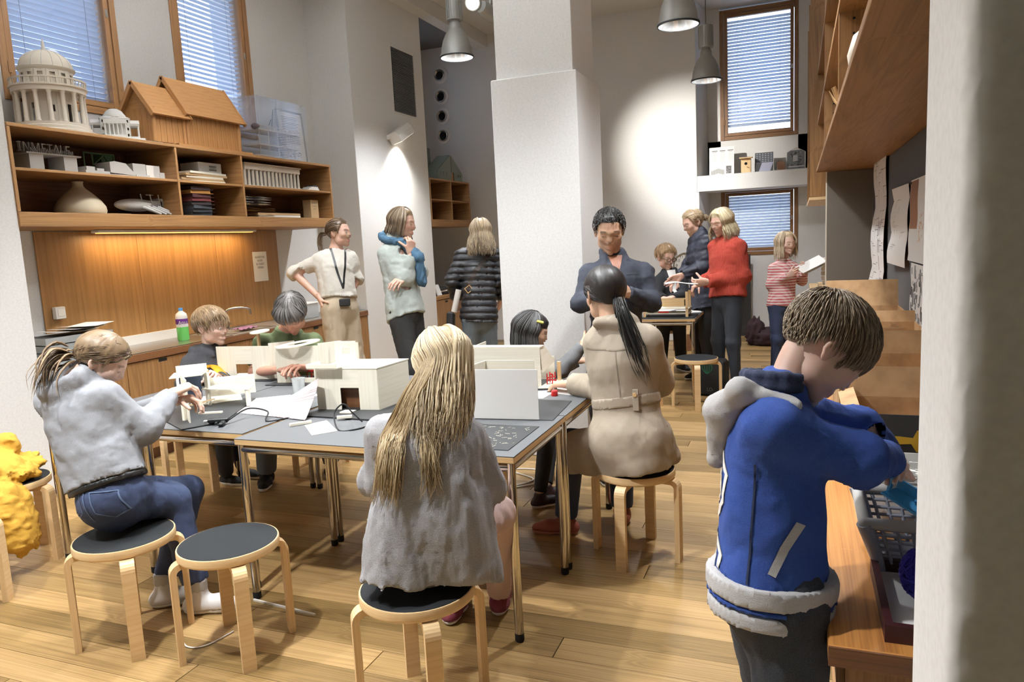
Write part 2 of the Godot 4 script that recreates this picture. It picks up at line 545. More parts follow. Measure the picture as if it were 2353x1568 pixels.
func near_wall() -> void:
	var mb := Mb.new()
	var nz := FastNoiseLite.new()
	nz.seed = 4
	nz.frequency = 9.0
	var n2 := FastNoiseLite.new()
	n2.seed = 8
	n2.frequency = 60.0
	var rows := 300
	var prof := 9
	for i in rows + 1:
		var y := HC * i / rows
		var a := nz.get_noise_2d(y, 0.0) * 0.0045 + n2.get_noise_2d(y, 3.0) * 0.003
		var b := nz.get_noise_2d(y, 7.0) * 0.005 + n2.get_noise_2d(y, 9.0) * 0.004
		var ps := [Vector2(0.66, -1.02), Vector2(0.15, -1.02), Vector2(0.141, -1.013), Vector2(0.14, -0.95), Vector2(0.14, -0.86), Vector2(0.141 + a * 0.5, -0.812), Vector2(0.145 + absf(a), -0.803 + b), Vector2(0.154 + a, -0.798 + b * 0.3), Vector2(0.17, -0.797), Vector2(2.6, -0.797)]
		for k in ps.size():
			var d: Vector2 = ps[mini(k + 1, prof)] - ps[maxi(k - 1, 0)]
			mb.vert(Vector3(ps[k].x, y, ps[k].y), Vector3(-d.y, 0, d.x).normalized(), Vector2(k, y))
	for i in rows:
		for k in prof:
			var q := i * (prof + 1) + k
			mb.tri(q, q + 1, q + prof + 2)
			mb.tri(q, q + prof + 2, q + prof + 1)
	struct("wall_near", mb, M.wall, "end of a rough plastered wall close by")

func window(called: String, xf: Transform3D, w: float, h: float, pitch: float, tilt: float, lift: float, label: String) -> void:
	var o := Node3D.new()
	o.name = called
	o.transform = xf
	add_child(o)
	o.set_meta("kind", "structure")
	o.set_meta("label", label)
	var f := 0.055
	put(o, "frame_side", lh(Vector3(0, 0, -0.16), Vector3(f, h, 0.012), 0.004), M.oakframe)
	put(o, "frame_side", lh(Vector3(w - f, 0, -0.16), Vector3(w, h, 0.012), 0.004), M.oakframe)
	put(o, "frame_rail", lh(Vector3(f, 0, -0.16), Vector3(w - f, f, 0.012), 0.004), M.oakframe)
	put(o, "frame_rail", lh(Vector3(f, h - f, -0.16), Vector3(w - f, h, 0.012), 0.004), M.oakframe)
	var s := Mb.new()
	var g := f + 0.05
	s.box(Vector3(f + 0.004, f + 0.004, -0.06), Vector3(g, h - f - 0.004, 0.004), 0.004)
	s.box(Vector3(w - g, f + 0.004, -0.06), Vector3(w - f - 0.004, h - f - 0.004, 0.004), 0.004)
	s.box(Vector3(g, f + 0.004, -0.06), Vector3(w - g, g, 0.004), 0.004)
	s.box(Vector3(g, h - g, -0.06), Vector3(w - g, h - f - 0.004, 0.004), 0.004)
	put(o, "sash", s, M.oakframe)
	put(o, "pane", lh(Vector3(g - 0.01, g - 0.01, -0.034), Vector3(w - g + 0.01, h - g + 0.01, -0.03)), M.glass)
	put(o, "handle_plate", lh(Vector3(w - g + 0.012, h * 0.5, 0.004), Vector3(w - g + 0.034, h * 0.5 + 0.06, 0.008), 0.002), M.steel)
	put(o, "hinge", lh(Vector3(f - 0.01, h * 0.12, 0.008), Vector3(f + 0.012, h * 0.12 + 0.08, 0.018), 0.002), M.oakframe)
	# the blind hangs behind the pane
	var sm := Mb.new()
	var ct := cos(tilt)
	var sn := sin(tilt)
	var gr := []
	for i in 2:
		var r := []
		for k in 6:
			var t := k / 5.0 - 0.5
			var bow := 0.006 * (1.0 - 4.0 * t * t)
			r.append(Vector3((i - 0.5) * (w - 2.0 * g + 0.006), t * 0.046 * sn + bow * ct, t * 0.046 * ct - bow * sn))
		gr.append(r)
	sm.sheet(gr, 0.0005)
	var me := sm.mesh()
	var y := g + 0.02 + lift
	while y < h - g - 0.02:
		var sl := put(o, "slat", me, M.slat)
		sl.position = Vector3(w / 2, y, -0.075)
		y += pitch
	for k in [0.16, 0.84]:
		put(o, "blind_cord", lh(Vector3(g + (w - 2 * g) * k, g + lift, -0.05), Vector3(g + (w - 2 * g) * k + 0.002, h - g, -0.048)), M.greymetal)
	put(o, "bottom_rail", lh(Vector3(g, g + lift - 0.002, -0.09), Vector3(w - g, g + lift + 0.012, -0.06), 0.003), M.slat)

# ---------------------------------------------------------------- left wall furniture
func build_left_wall() -> void:
	# bookcase flush with the wall plane
	var s := thing("bookcase", "long oak wall bookcase with three bays under the tall windows", "bookcase", Vector3(-4.88, 1.79, -4.95))
	var zz := [-3.265, -4.595, -5.335, -6.665]
	var lo := -5.148
	var hi := XL + 0.012
	var oy := -1.79
	var off := Vector3(4.88, oy, 4.95)
	put(s, "bottom_board", lh(Vector3(lo, 1.79, -6.675), Vector3(hi, 1.885, -3.255), 0.004), M.oak).position = off
	put(s, "top_board", lh(Vector3(lo, 2.415, -6.675), Vector3(hi, 2.44, -3.255), 0.004), M.oak).position = off
	for i in 4:
		put(s, "upright", lh(Vector3(lo, 1.885, zz[i] - 0.011), Vector3(hi - 0.002, 2.415, zz[i] + 0.011), 0.003), M.oak).position = off
	for i in 3:
		put(s, "shelf", lh(Vector3(lo, 2.145, zz[i + 1] + 0.011), Vector3(hi - 0.006, 2.165, zz[i] - 0.011), 0.003), M.oak).position = off
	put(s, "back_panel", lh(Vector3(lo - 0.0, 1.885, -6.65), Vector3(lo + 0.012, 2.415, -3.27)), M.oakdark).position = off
	# the lamp under the bookcase
	var lm := thing("shelf_light", "slim strip light glowing warm under the bookcase", "light", Vector3(-5.0, 1.788, -4.98))
	put(lm, "housing", lh(Vector3(-0.03, -0.022, -0.88), Vector3(0.05, 0.0, 0.88), 0.004), M.white)
	var glow := mat("warmglow", Color(1.0, 0.85, 0.6), 0.5)
	glow.emission_enabled = true
	glow.emission = Color(1.0, 0.72, 0.36)
	glow.emission_energy_multiplier = 3.0
	put(lm, "tube", lh(Vector3(-0.02, -0.027, -0.85), Vector3(0.03, -0.0225, 0.85)), glow)
	for k in 3:
		var al := AreaLight3D.new()
		al.name = "strip_light"
		al.area_size = Vector2(0.05, 0.55)
		al.light_color = Color(1.0, 0.86, 0.64)
		al.light_energy = 0.55
		al.shadow_enabled = true
		lm.add_child(al, true)
		al.position = Vector3(0.0, -0.032, (k - 1) * 0.57)
		al.rotation_degrees = Vector3(-90, 0, 0)
	# panel, notice
	var pn := thing("wall_panel", "oak veneer wall panel above the sink counter", "panel", Vector3(-5.14, 0.85, -5.05))
	for k in 3:
		var z0 := 1.33 - k * 0.885
		put(pn, "veneer_sheet", vertical_grain(Vector3(0.0125, 0.93, 0.883), Vector3(0, 0.47, z0 - 0.4425)), M.oakpanel)
	var no := thing("notice", "white paper notice taped to the oak panel", "notice", Vector3(-5.13, 1.27, -6.08))
	put(no, "sheet", lh(Vector3(0, 0, -0.105), Vector3(0.001, 0.30, 0.105)), M.paper)
	var lines := [["HUURZOSA", 0.245], ["KOIZK", 0.21], ["& CUBIST", 0.175], ["ORDEA", 0.14]]
	var ink := mat("ink", Color(0.35, 0.35, 0.37), 0.8)
	for l in lines:
		var t := letters(l[0], 0.021, ink, no)
		t.rotation.y = PI / 2
		t.position = Vector3(0.0016, l[1], 0)
	# counter and base cabinets
	var cab := thing("sink_cabinet", "oak sink cabinet with grey counter below the oak panel", "cabinet", Vector3(-4.88, 0, -5.23))
	put(cab, "plinth", lh(Vector3(-0.2, 0, -1.97), Vector3(0.18, 0.1, 1.97)), M.oakdark)
	put(cab, "body", lh(Vector3(-0.26, 0.1, -1.965), Vector3(0.24, 0.79, 1.965)), M.oak)
	for k in 6:
		var z1 := 1.96 - k * 0.655
		var d := put(cab, "door", vertical_grain(Vector3(0.02, 0.68, 0.65), Vector3(0.252, 0.445, z1 - 0.326)), M.oak)
		put(d, "finger_pull_shade", lh(Vector3(0.2625, 0.755, z1 - 0.37), Vector3(0.2635, 0.78, z1 - 0.29)), M.shade_black)  # thin dark plate paints the shade of the grip recess
	put(cab, "counter_edge", lh(Vector3(-0.26, 0.79, -1.97), Vector3(0.275, 0.846, 1.97), 0.003), M.oakdark)
	var ctop := mat("counter", Color(0.50, 0.47, 0.43), 0.35)
	put(cab, "counter_top", lh(Vector3(-0.26, 0.846, -1.97), Vector3(0.27, 0.852, 0.2)), ctop)
	put(cab, "worktop_liner", lh(Vector3(-0.26, 0.8465, 0.21), Vector3(0.268, 0.853, 1.97)), M.steel)
	put(cab, "back_lip", lh(Vector3(-0.258, 0.853, 0.21), Vector3(-0.24, 0.93, 1.9)), M.white)
	var sk := Mb.new()
	sk.box(Vector3(-0.2, 0.853, -0.45), Vector3(0.2, 0.857, -0.43))
	sk.box(Vector3(-0.2, 0.853, 0.12), Vector3(0.2, 0.857, 0.14))
	sk.box(Vector3(-0.2, 0.853, -0.43), Vector3(-0.185, 0.857, 0.12))
	sk.box(Vector3(0.185, 0.853, -0.43), Vector3(0.2, 0.857, 0.12))
	put(cab, "sink_rim", sk, M.steel)
	var fa := thing("faucet", "chrome swan-neck faucet behind the sink", "faucet", Vector3(-5.03, 0.852, -5.42))
	var fp := []
	for i in 13:
		var a := PI * i / 12.0
		fp.append(Vector3(0.075 - 0.075 * cos(a), 0.17 + 0.03 * sin(a), -0.08 + 0.08 * cos(a)) if i > 0 else Vector3(0, 0.16, 0))
	fp.push_front(Vector3.ZERO)
	fp.append(Vector3(0.15, 0.13, -0.16))
	var ft := Mb.new()
	ft.tube(fp, 0.011, 10)
	put(fa, "spout", ft, M.chrome)
	var fb := Mb.new()
	fb.lathe([Vector2(0, 0), Vector2(0.028, 0), Vector2(0.026, 0.03), Vector2(0.013, 0.05)], 16)
	put(fa, "base", fb, M.chrome)
	put(fa, "lever", bx(Vector3(0.07, 0.01, 0.014), Vector3(0.04, 0.06, 0.02), 0.004), M.chrome)
	# soap bottle
	var so := thing("soap_bottle", "clear bottle of green soap with purple band by the sink", "bottle", Vector3(-4.86, 0.853, -4.72))
	var sb := Mb.new()
	sb.lathe([Vector2(0, 0), Vector2(0.043, 0), Vector2(0.048, 0.01), Vector2(0.048, 0.115)], 20)
	var green := mat("soapgreen", Color(0.40, 0.72, 0.36), 0.15)
	put(so, "liquid_body", sb, green)
	var sb2 := Mb.new()
	sb2.lathe([Vector2(0.048, 0.115), Vector2(0.048, 0.2), Vector2(0.042, 0.225), Vector2(0.018, 0.245), Vector2(0.016, 0.255), Vector2(0, 0.256)], 20)
	put(so, "shoulder", sb2, M.white)
	var sb3 := Mb.new()
	sb3.lathe([Vector2(0.0485, 0.14), Vector2(0.0492, 0.142), Vector2(0.0492, 0.182), Vector2(0.0485, 0.184)], 20)
	put(so, "label_band", sb3, mat("purple", Color(0.36, 0.14, 0.45), 0.4))
	var sbt := letters("Apu", 0.03, M.white, so)
	sbt.position = Vector3(0.0395, 0.152, 0.03)
	sbt.rotation.y = 0.92
	var sb4 := Mb.new()
	sb4.lathe([Vector2(0, 0.275), Vector2(0.016, 0.275), Vector2(0.017, 0.272), Vector2(0.017, 0.25)], 16)
	put(so, "cap", sb4, mat("capblue", Color(0.35, 0.60, 0.85), 0.4))
	# cleaning cloth
	var cl := Mb.new()
	var gr := []
	for i in 9:
		var r := []
		for j in 11:
			var u := j / 10.0 - 0.5
			var w := i / 8.0 - 0.5
			r.append(Vector3(w * 0.13, 0.012 + 0.028 * absf(sin(u * 9.0 + w * 5.0)) * (1.0 - absf(w)), u * 0.2 + 0.02 * sin(w * 8.0)))
		gr.append(r)
	cl.sheet(gr, 0.004)
	solo("cleaning_cloth", cl, mat("mauvecloth", Color(0.52, 0.36, 0.45), 0.9), "crumpled mauve cleaning cloth on the counter by the faucet", "cloth", "", Vector3(-4.78, 0.852, -5.38))
	# plastic storage box with lid behind the man
	var pb := thing("storage_box", "translucent white storage box on the counter end", "box", Vector3(-4.86, 0.853, -6.3))
	put(pb, "tub", lh(Vector3(-0.12, 0, -0.17), Vector3(0.12, 0.15, 0.17), 0.012), M.clearplastic)
	put(pb, "lid", lh(Vector3(-0.13, 0.15, -0.18), Vector3(0.13, 0.165, 0.18), 0.005), M.white)
	# paper trays with loose white sheets
	var tr := thing("paper_trays", "stack of clear paper trays on the counter by the wall", "trays", Vector3(-4.83, 0.853, -3.62))
	for k in 4:
		var t := Mb.new()
		var y0 := k * 0.052
		t.box(Vector3(-0.17, y0, -0.26), Vector3(0.17, y0 + 0.003, 0.26))
		for sx in [-1.0, 1.0]:
			t.box(Vector3(sx * 0.17 - 0.0015, y0, -0.26), Vector3(sx * 0.17 + 0.0015, y0 + 0.045, 0.26))
		t.box(Vector3(-0.17, y0, 0.257), Vector3(0.17, y0 + 0.045, 0.26))
		t.box(Vector3(-0.17, y0, -0.26), Vector3(0.17, y0 + 0.045, -0.257))
		put(tr, "tray", t, M.clearplastic)
		put(tr, "sheets", lh(Vector3(-0.15, y0 + 0.004, -0.24), Vector3(0.15, y0 + 0.02 + 0.006 * k, 0.24)), M.greymetal if k < 3 else M.cutmat)
	for k in 3:
		var pw := Mb.new()
		var g2 := []
		for i in 5:
			var r := []
			for j in 9:
				r.append(Vector3((i / 4.0 - 0.5) * 0.24, 0.012 * k + 0.02 * absf(j / 8.0 - 0.4 - 0.1 * k), (j / 8.0 - 0.5) * 0.3))
			g2.append(r)
		pw.sheet(g2, 0.002)
		solo("loose_paper", pw, M.paper, ["bent white paper sheet lowest on top of the clear trays", "bent white paper sheet between two others on the clear trays", "bent white paper sheet topmost on the clear trays"][k], "paper", "papers on the clear trays", Vector3(-4.83, 0.853 + 0.21 + 0.004, -3.66 - 0.07 * k), 0.1 * k)
	var sw := thing("wall_switch", "square white switch box on the panel edge", "switch", Vector3(-5.13, 1.14, -3.82))
	put(sw, "box", lh(Vector3(0, 0, -0.04), Vector3(0.04, 0.09, 0.04), 0.004), M.white)
	put(sw, "rocker", lh(Vector3(0.04, 0.02, -0.025), Vector3(0.044, 0.07, 0.025), 0.002), M.white)
	# foil bundle at the end of the counter
	var fo := Mb.new()
	fo.ball(Vector3(0, 0.045, 0), Vector3(0.07, 0.045, 0.14), 14)
	for i in fo.v.size(): fo.v[i] += Vector3(sin(i * 1.7), absf(sin(i * 2.3)), sin(i * 0.9)) * 0.006
	solo("foil_bundle", fo, M.steel, "crumpled bundle in clear wrapping at the counter end by the pier", "bundle", "", Vector3(-4.72, 0.853, -7.02))
	# air grille
	var gg := thing("air_grille", "dark louvred air grille high on the white pier", "grille", Vector3(XL, 3.2, -8.4))
	put(gg, "frame_plate", lh(Vector3(0.001, -0.02, -0.29), Vector3(0.004, 0.78, 0.29), 0.001), M.white)
	put(gg, "backing_shade", lh(Vector3(0.004, 0, -0.27), Vector3(0.006, 0.76, 0.27)), M.shade_black)  # near-black sheet paints the shade behind the louvres
	var lv := bx(Vector3(0.012, 0.007, 0.54), Vector3.ZERO, 0.001).mesh()
	for k in 42:
		put(gg, "louvre", lv, M.greymetal).position = Vector3(0.011, 0.01 + k * 0.018, 0)
	# wall lamp
	wall_lamp()
	# second niche: bookcase, cabinet, nozzles
	var s2 := thing("bookcase", "small oak bookcase of four bays in the niche beyond the pier", "bookcase", Vector3(-4.85, 1.8, -9.6))
	put(s2, "bottom_board", lh(Vector3(-0.3, 0, -0.63), Vector3(0.24, 0.1, 0.66), 0.003), M.oak)
	put(s2, "top_board", lh(Vector3(-0.3, 0.63, -0.63), Vector3(0.24, 0.655, 0.66), 0.003), M.oak)
	put(s2, "shelf", lh(Vector3(-0.3, 0.355, -0.61), Vector3(0.235, 0.375, 0.65), 0.002), M.oak)
	for zq in [-0.62, 0.0, 0.64]:
		put(s2, "upright", lh(Vector3(-0.3, 0.1, zq - 0.011), Vector3(0.238, 0.63, zq + 0.011), 0.002), M.oak)
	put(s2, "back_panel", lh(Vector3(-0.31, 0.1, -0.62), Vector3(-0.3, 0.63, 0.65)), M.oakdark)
	var c2 := thing("base_cabinet", "oak base cabinet in the niche beyond the pier", "cabinet", Vector3(-4.85, 0, -9.7))
	put(c2, "body", lh(Vector3(-0.3, 0, -0.9), Vector3(0.225, 0.8, 0.76)), M.oak)
	put(c2, "counter_top", lh(Vector3(-0.3, 0.8, -0.92), Vector3(0.25, 0.85, 0.765), 0.003), M.oak)
	for k in 3:
		var d := put(c2, "door", vertical_grain(Vector3(0.018, 0.7, 0.54), Vector3(0.235, 0.44, 0.48 - k * 0.55)), M.oak)
		put(d, "finger_pull_shade", lh(Vector3(0.2445, 0.75, 0.44 - k * 0.55), Vector3(0.2455, 0.775, 0.52 - k * 0.55)), M.shade_black)  # dark plate stands in for the recess shade
	put(c2, "wall_post", vertical_grain(Vector3(0.03, 0.95, 0.12), Vector3(-0.27, 1.32, 0.5)), M.oakpanel)
	for k in 4:
		var nz := thing("air_nozzle", "round white air nozzle, %s of four stacked on the bluish wall" % ["topmost", "second from the top", "third from the top", "lowest"][k], "nozzle", Vector3(-5.24, [4.18, 3.86, 3.56, 3.26][k], ZF), 0.0, "air nozzles on the niche wall")
		var ring := Mb.new()
		var fx := Transform3D(Basis(Vector3.RIGHT, PI / 2), Vector3.ZERO)
		ring.lathe([Vector2(0.128, 0), Vector2(0.126, 0.014), Vector2(0.10, 0.02), Vector2(0.088, 0.03)], 28, fx)
		put(nz, "flange", ring, M.white)
		var r2 := Mb.new()
		r2.lathe([Vector2(0.085, 0.012), Vector2(0.085, 0.045), Vector2(0.075, 0.05), Vector2(0.055, 0.03), Vector2(0.05, 0.02)], 28, fx)
		put(nz, "cone", r2, M.steel)
		var r3 := Mb.new()
		r3.lathe([Vector2(0.052, 0.02), Vector2(0.05, 0.036), Vector2(0.0, 0.038)], 20, fx)
		put(nz, "throat_shade", r3, M.shade_black)  # dark plug paints the shade inside the nozzle

func vertical_grain(size: Vector3, at: Vector3) -> Mb:
	var m := bx(size, at, 0.0015)
	for i in m.uv.size():
		var p := m.v[i] - at
		m.uv[i] = Vector2(p.y, p.z + p.x)
	return m

func letters(text: String, size: float, m: Material, parent: Node, depth := 0.0006) -> MeshInstance3D:
	var t := TextMesh.new()
	t.text = text
	var f := SystemFont.new()
	f.font_names = PackedStringArray(["Droid Sans"])
	t.font = f
	t.font_size = 32
	t.pixel_size = size / 24.0
	t.depth = depth
	var o := MeshInstance3D.new()
	o.name = "lettering"
	o.mesh = t
	o.material_override = m
	parent.add_child(o, true)
	return o

func wall_lamp() -> void:
	var l := thing("wall_lamp", "white angular wall lamp tilted down on the pier", "lamp", Vector3(XL, 2.86, -7.92))
	put(l, "mount", lh(Vector3(0, -0.03, -0.03), Vector3(0.05, 0.03, 0.03), 0.006), M.white)
	var t := Mb.new()
	t.tube([Vector3(0.04, 0, 0), Vector3(0.09, 0.01, -0.02)], 0.014, 8)
	put(l, "joint", t, M.steel)
	var h := Node3D.new()
	h.name = "head"
	l.add_child(h)
	h.position = Vector3(0.10, 0.05, -0.16)
	h.rotation = Vector3(0.42, 0.0, 0.25)
	var hm := Mb.new()
	hm.prism(PackedVector2Array([Vector2(-0.075, -0.06), Vector2(0.075, -0.06), Vector2(0.075, 0.02), Vector2(0.045, 0.075), Vector2(-0.045, 0.075), Vector2(-0.075, 0.02)]), 0.36)
	put(h, "shade", hm, M.white)
	var gm := mat("lampglow", Color(1, 0.98, 0.94), 0.4)
	gm.emission_enabled = true
	gm.emission = Color(1, 0.96, 0.88)
	gm.emission_energy_multiplier = 4.0
	put(h, "diffuser", lh(Vector3(-0.06, -0.064, -0.165), Vector3(0.06, -0.0605, 0.165)), gm)
	var a := SpotLight3D.new()
	a.name = "lamp_beam"
	a.light_color = Color(1, 0.985, 0.95)
	a.light_energy = 5.0
	a.light_size = 0.08
	a.spot_angle = 55.0
	a.spot_range = 14.0
	a.spot_attenuation = 2.0
	a.shadow_enabled = true
	l.add_child(a)
	a.position = Vector3(0.12, -0.03, -0.16)
	a.rotation_degrees = Vector3(-82, 65, 0)

# ---------------------------------------------------------------- far wall, right wall
func build_far_wall() -> void:
	var ck := thing("wall_clock", "round white wall clock behind the seated man", "clock", Vector3(-1.5, 1.09, ZF))
	var fx := Transform3D(Basis(Vector3.RIGHT, PI / 2), Vector3.ZERO)
	var rim := Mb.new()
	rim.lathe([Vector2(0.185, 0), Vector2(0.185, 0.03), Vector2(0.178, 0.036), Vector2(0.165, 0.03)], 36, fx)
	put(ck, "rim", rim, M.steel)
	var di := Mb.new()
	di.lathe([Vector2(0.17, 0.022), Vector2(0, 0.0225)], 32, fx)
	put(ck, "dial", di, M.white)
	for k in 12:
		var a := TAU * (k + 1) / 12.0
		var t := letters(str(k + 1), 0.04, M.black, ck)
		t.name = "numeral"
		t.position = Vector3(sin(a) * 0.135, cos(a) * 0.135, 0.0245)
	put(ck, "hour_hand", bx(Vector3(0.012, 0.09, 0.002), Vector3(0.03, -0.03, 0.026)), M.black).rotation.z = 0.0
	put(ck, "minute_hand", bx(Vector3(0.008, 0.13, 0.002), Vector3(-0.01, 0.05, 0.028)), M.black)
	# boards and things on the ledge
	var y := 2.33
	photo_board("print_board", "white print of classical columns leaning on the far ledge", "print", Vector3(-1.02, y, -10.97), 0.34, 0.40, 0)
	photo_board("photo_board", "black and white photograph of a block leaning on the far ledge", "photograph", Vector3(-0.45, y, -10.97), 0.25, 0.30, 1)
	photo_board("photo_board", "photograph cut to a gable shape leaning on the far ledge", "photograph", Vector3(-0.04, y, -10.97), 0.25, 0.31, 2)
	var bh := thing("birdhouse", "pale wooden birdhouse with flat roof on the far ledge", "birdhouse", Vector3(-0.685, y, -10.93))
	put(bh, "box", bx(Vector3(0.13, 0.20, 0.11), Vector3(0, 0.1, 0), 0.003), M.birch)
	var rf := put(bh, "roof", bx(Vector3(0.17, 0.016, 0.17), Vector3(0.0, 0.212, 0.02), 0.003), M.birch)
	rf.rotation.x = 0.06
	var hl := Mb.new()
	hl.lathe([Vector2(0.02, 0), Vector2(0, 0.0015)], 16, Transform3D(Basis(Vector3.RIGHT, PI / 2), Vector3(0, 0.13, 0.0555)))
	put(bh, "entrance_hole_shade", hl, M.shade_black)  # flat dark disc paints the shade inside the entrance
	var pc := Mb.new()
	pc.tube([Vector3(0.01, 0.085, 0.05), Vector3(0.045, 0.07, 0.1)], 0.004, 6)
	put(bh, "perch", pc, M.oak)
	var wd := Mb.new()
	wd.prism(PackedVector2Array([Vector2(-0.05, 0), Vector2(0.05, 0), Vector2(0.05, 0.12), Vector2(0.03, 0.10), Vector2(0.018, 0.155), Vector2(0.0, 0.11), Vector2(-0.02, 0.14), Vector2(-0.05, 0.12)]), 0.05)
	solo("carved_block", wd, M.oakdark, "small dark carved wooden block between the two photographs", "carving", "", Vector3(-0.225, y, -10.93))
	# loose things on the floor under the far window
	var coat := Mb.new()
	lump(coat, Vector3(0, 0.1, 0), Vector3(0.32, 0.13, 0.2), 5, 0.35)
	lump(coat, Vector3(-0.22, 0.16, 0.02), Vector3(0.12, 0.2, 0.12), 6, 0.3)
	solo("dropped_coat", coat, cloth("plum", Color(0.17, 0.085, 0.11)), "dark plum coat dropped on the floor under the far window", "coat", "", Vector3(-0.32, 0.0, -10.35))
	var bag := Mb.new()
	lump(bag, Vector3(0, 0.12, 0), Vector3(0.2, 0.14, 0.13), 9, 0.25)
	solo("floor_bag", bag, cloth("palegrey", Color(0.55, 0.56, 0.53)), "pale grey bag slumped behind the plum coat", "bag", "", Vector3(-0.02, 0.0, -10.75))
	var bd := Mb.new()
	bd.obox(Transform3D(Basis(Vector3.RIGHT, 0.05), Vector3(0, 0.6, 0)), Vector3(0.14, 1.2, 0.03), 0.003)
	solo("leaning_board", bd, mat("darkboard", Color(0.14, 0.13, 0.125), 0.7), "tall dark board leaning beside the low far window", "board", "", Vector3(-0.72, 0, -11.2))

func lump(mb: Mb, at: Vector3, r: Vector3, sd: int, amp: float) -> void:
	# a crumpled heap of cloth
	var nz := FastNoiseLite.new()
	nz.seed = sd
	nz.frequency = 1.6
	nz.fractal_octaves = 3
	var s := mb.v.size()
	mb.ball(at, r, 36)
	for i in range(s, mb.v.size()):
		var d := (mb.v[i] - at) / r
		var k := 1.0 + amp * (nz.get_noise_3d(d.x * 1.5, d.y * 1.5, d.z * 1.5) + 0.4 * absf(nz.get_noise_3d(d.x * 4.0 + 9.0, d.y * 4.0, d.z * 4.0)))
		var p := at + d * r * k
		p.y = maxf(p.y, 0.001)
		mb.v[i] = p
	remake_normals(mb, s)

func remake_normals(mb: Mb, s := 0) -> void:
	var acc := {}
	var fn := []
	for i in range(0, mb.ix.size(), 3):
		var a := mb.ix[i]
		if a < s: continue
		var b := mb.ix[i + 1]
		var d := mb.ix[i + 2]
		var g := (mb.v[d] - mb.v[a]).cross(mb.v[b] - mb.v[a])
		for q in [a, b, d]:
			var key := (mb.v[q] * 20000.0).round()
			acc[key] = acc.get(key, Vector3.ZERO) + g
	for i in range(s, mb.v.size()):
		var key := (mb.v[i] * 20000.0).round()
		if acc.has(key): mb.n[i] = acc[key].normalized()

func photo_board(called: String, label: String, cat: String, at: Vector3, w: float, h: float, kind: int) -> void:
	var t := thing(called, label, cat, at)
	t.rotation.x = -0.12
	var poly := PackedVector2Array([Vector2(-w / 2, 0), Vector2(w / 2, 0), Vector2(w / 2, h), Vector2(-w / 2, h)])
	if kind == 2: poly = PackedVector2Array([Vector2(-w / 2, 0), Vector2(w / 2, 0), Vector2(w / 2, h * 0.78), Vector2(0, h), Vector2(-w / 2, h * 0.78)])
	var b := Mb.new()
	b.prism(poly, 0.006)
	put(t, "board", b, M.paper)
	# the print itself: flat tones laid on the board
	var im := Image.create(64, 80, false, Image.FORMAT_RGB8)
	im.fill(Color(0.88, 0.88, 0.87))
	var r := RandomNumberGenerator.new()
	r.seed = 40 + kind
	if kind == 0:
		for k in 3:
			im.fill_rect(Rect2i(6 + k * 21, 8, 15, 2), Color(0.25, 0.25, 0.27))
			im.fill_rect(Rect2i(8 + k * 21, 12, 11, 1), Color(0.45, 0.45, 0.45))
			for q in 4: im.fill_rect(Rect2i(9 + k * 21 + q * 3, 15, 1, 26), Color(0.72, 0.72, 0.72))
		for q in 12: im.fill_rect(Rect2i(4 + q * 3, 60 + absi(q - 6), 2, 14), Color(0.5, 0.5, 0.5))
		im.fill_rect(Rect2i(44, 54, 14, 22), Color(0.35, 0.35, 0.35))
		for q in 20: im.set_pixel(45 + r.randi() % 12, 55 + r.randi() % 20, Color(0.9, 0.9, 0.9))
	elif kind == 1:
		im.fill_rect(Rect2i(0, 6, 64, 40), Color(0.30, 0.31, 0.34))
		for a in 5:
			for q in 6: im.fill_rect(Rect2i(4 + q * 10, 10 + a * 7, 6, 3), Color(0.62, 0.64, 0.68))
		im.fill_rect(Rect2i(0, 46, 64, 34), Color(0.22, 0.22, 0.23))
		for yy in range(44, 80): im.fill_rect(Rect2i(24 - (yy - 44) / 3, yy, 40, 1), Color(0.66, 0.67, 0.75))
	else:
		im.fill_rect(Rect2i(2, 10, 60, 68), Color(0.42, 0.43, 0.44))
		for q in 90:
			var g := 0.08 + 0.5 * r.randf()
			im.fill_rect(Rect2i(12 + r.randi() % 36, 12 + r.randi() % 60, 3 + r.randi() % 7, 2 + r.randi() % 5), Color(g, g, g))
		im.fill_rect(Rect2i(22, 28, 16, 22), Color(0.70, 0.69, 0.68))
		im.fill_rect(Rect2i(0, 66, 64, 5), Color(0.72, 0.72, 0.72))
	var m := StandardMaterial3D.new()
	m.albedo_texture = ImageTexture.create_from_image(im)
	m.roughness = 0.6
	var p := Mb.new()
	var q := []
	var us := []
	for e in poly:
		q.append(Vector3(e.x * 0.96, e.y * 0.97 + 0.004, 0.0036))
		us.append(Vector2(e.x / w + 0.5, 1.0 - e.y / h))
	p.face(q, Vector3(0, 0, 1), us)
	put(t, "print", p, m)

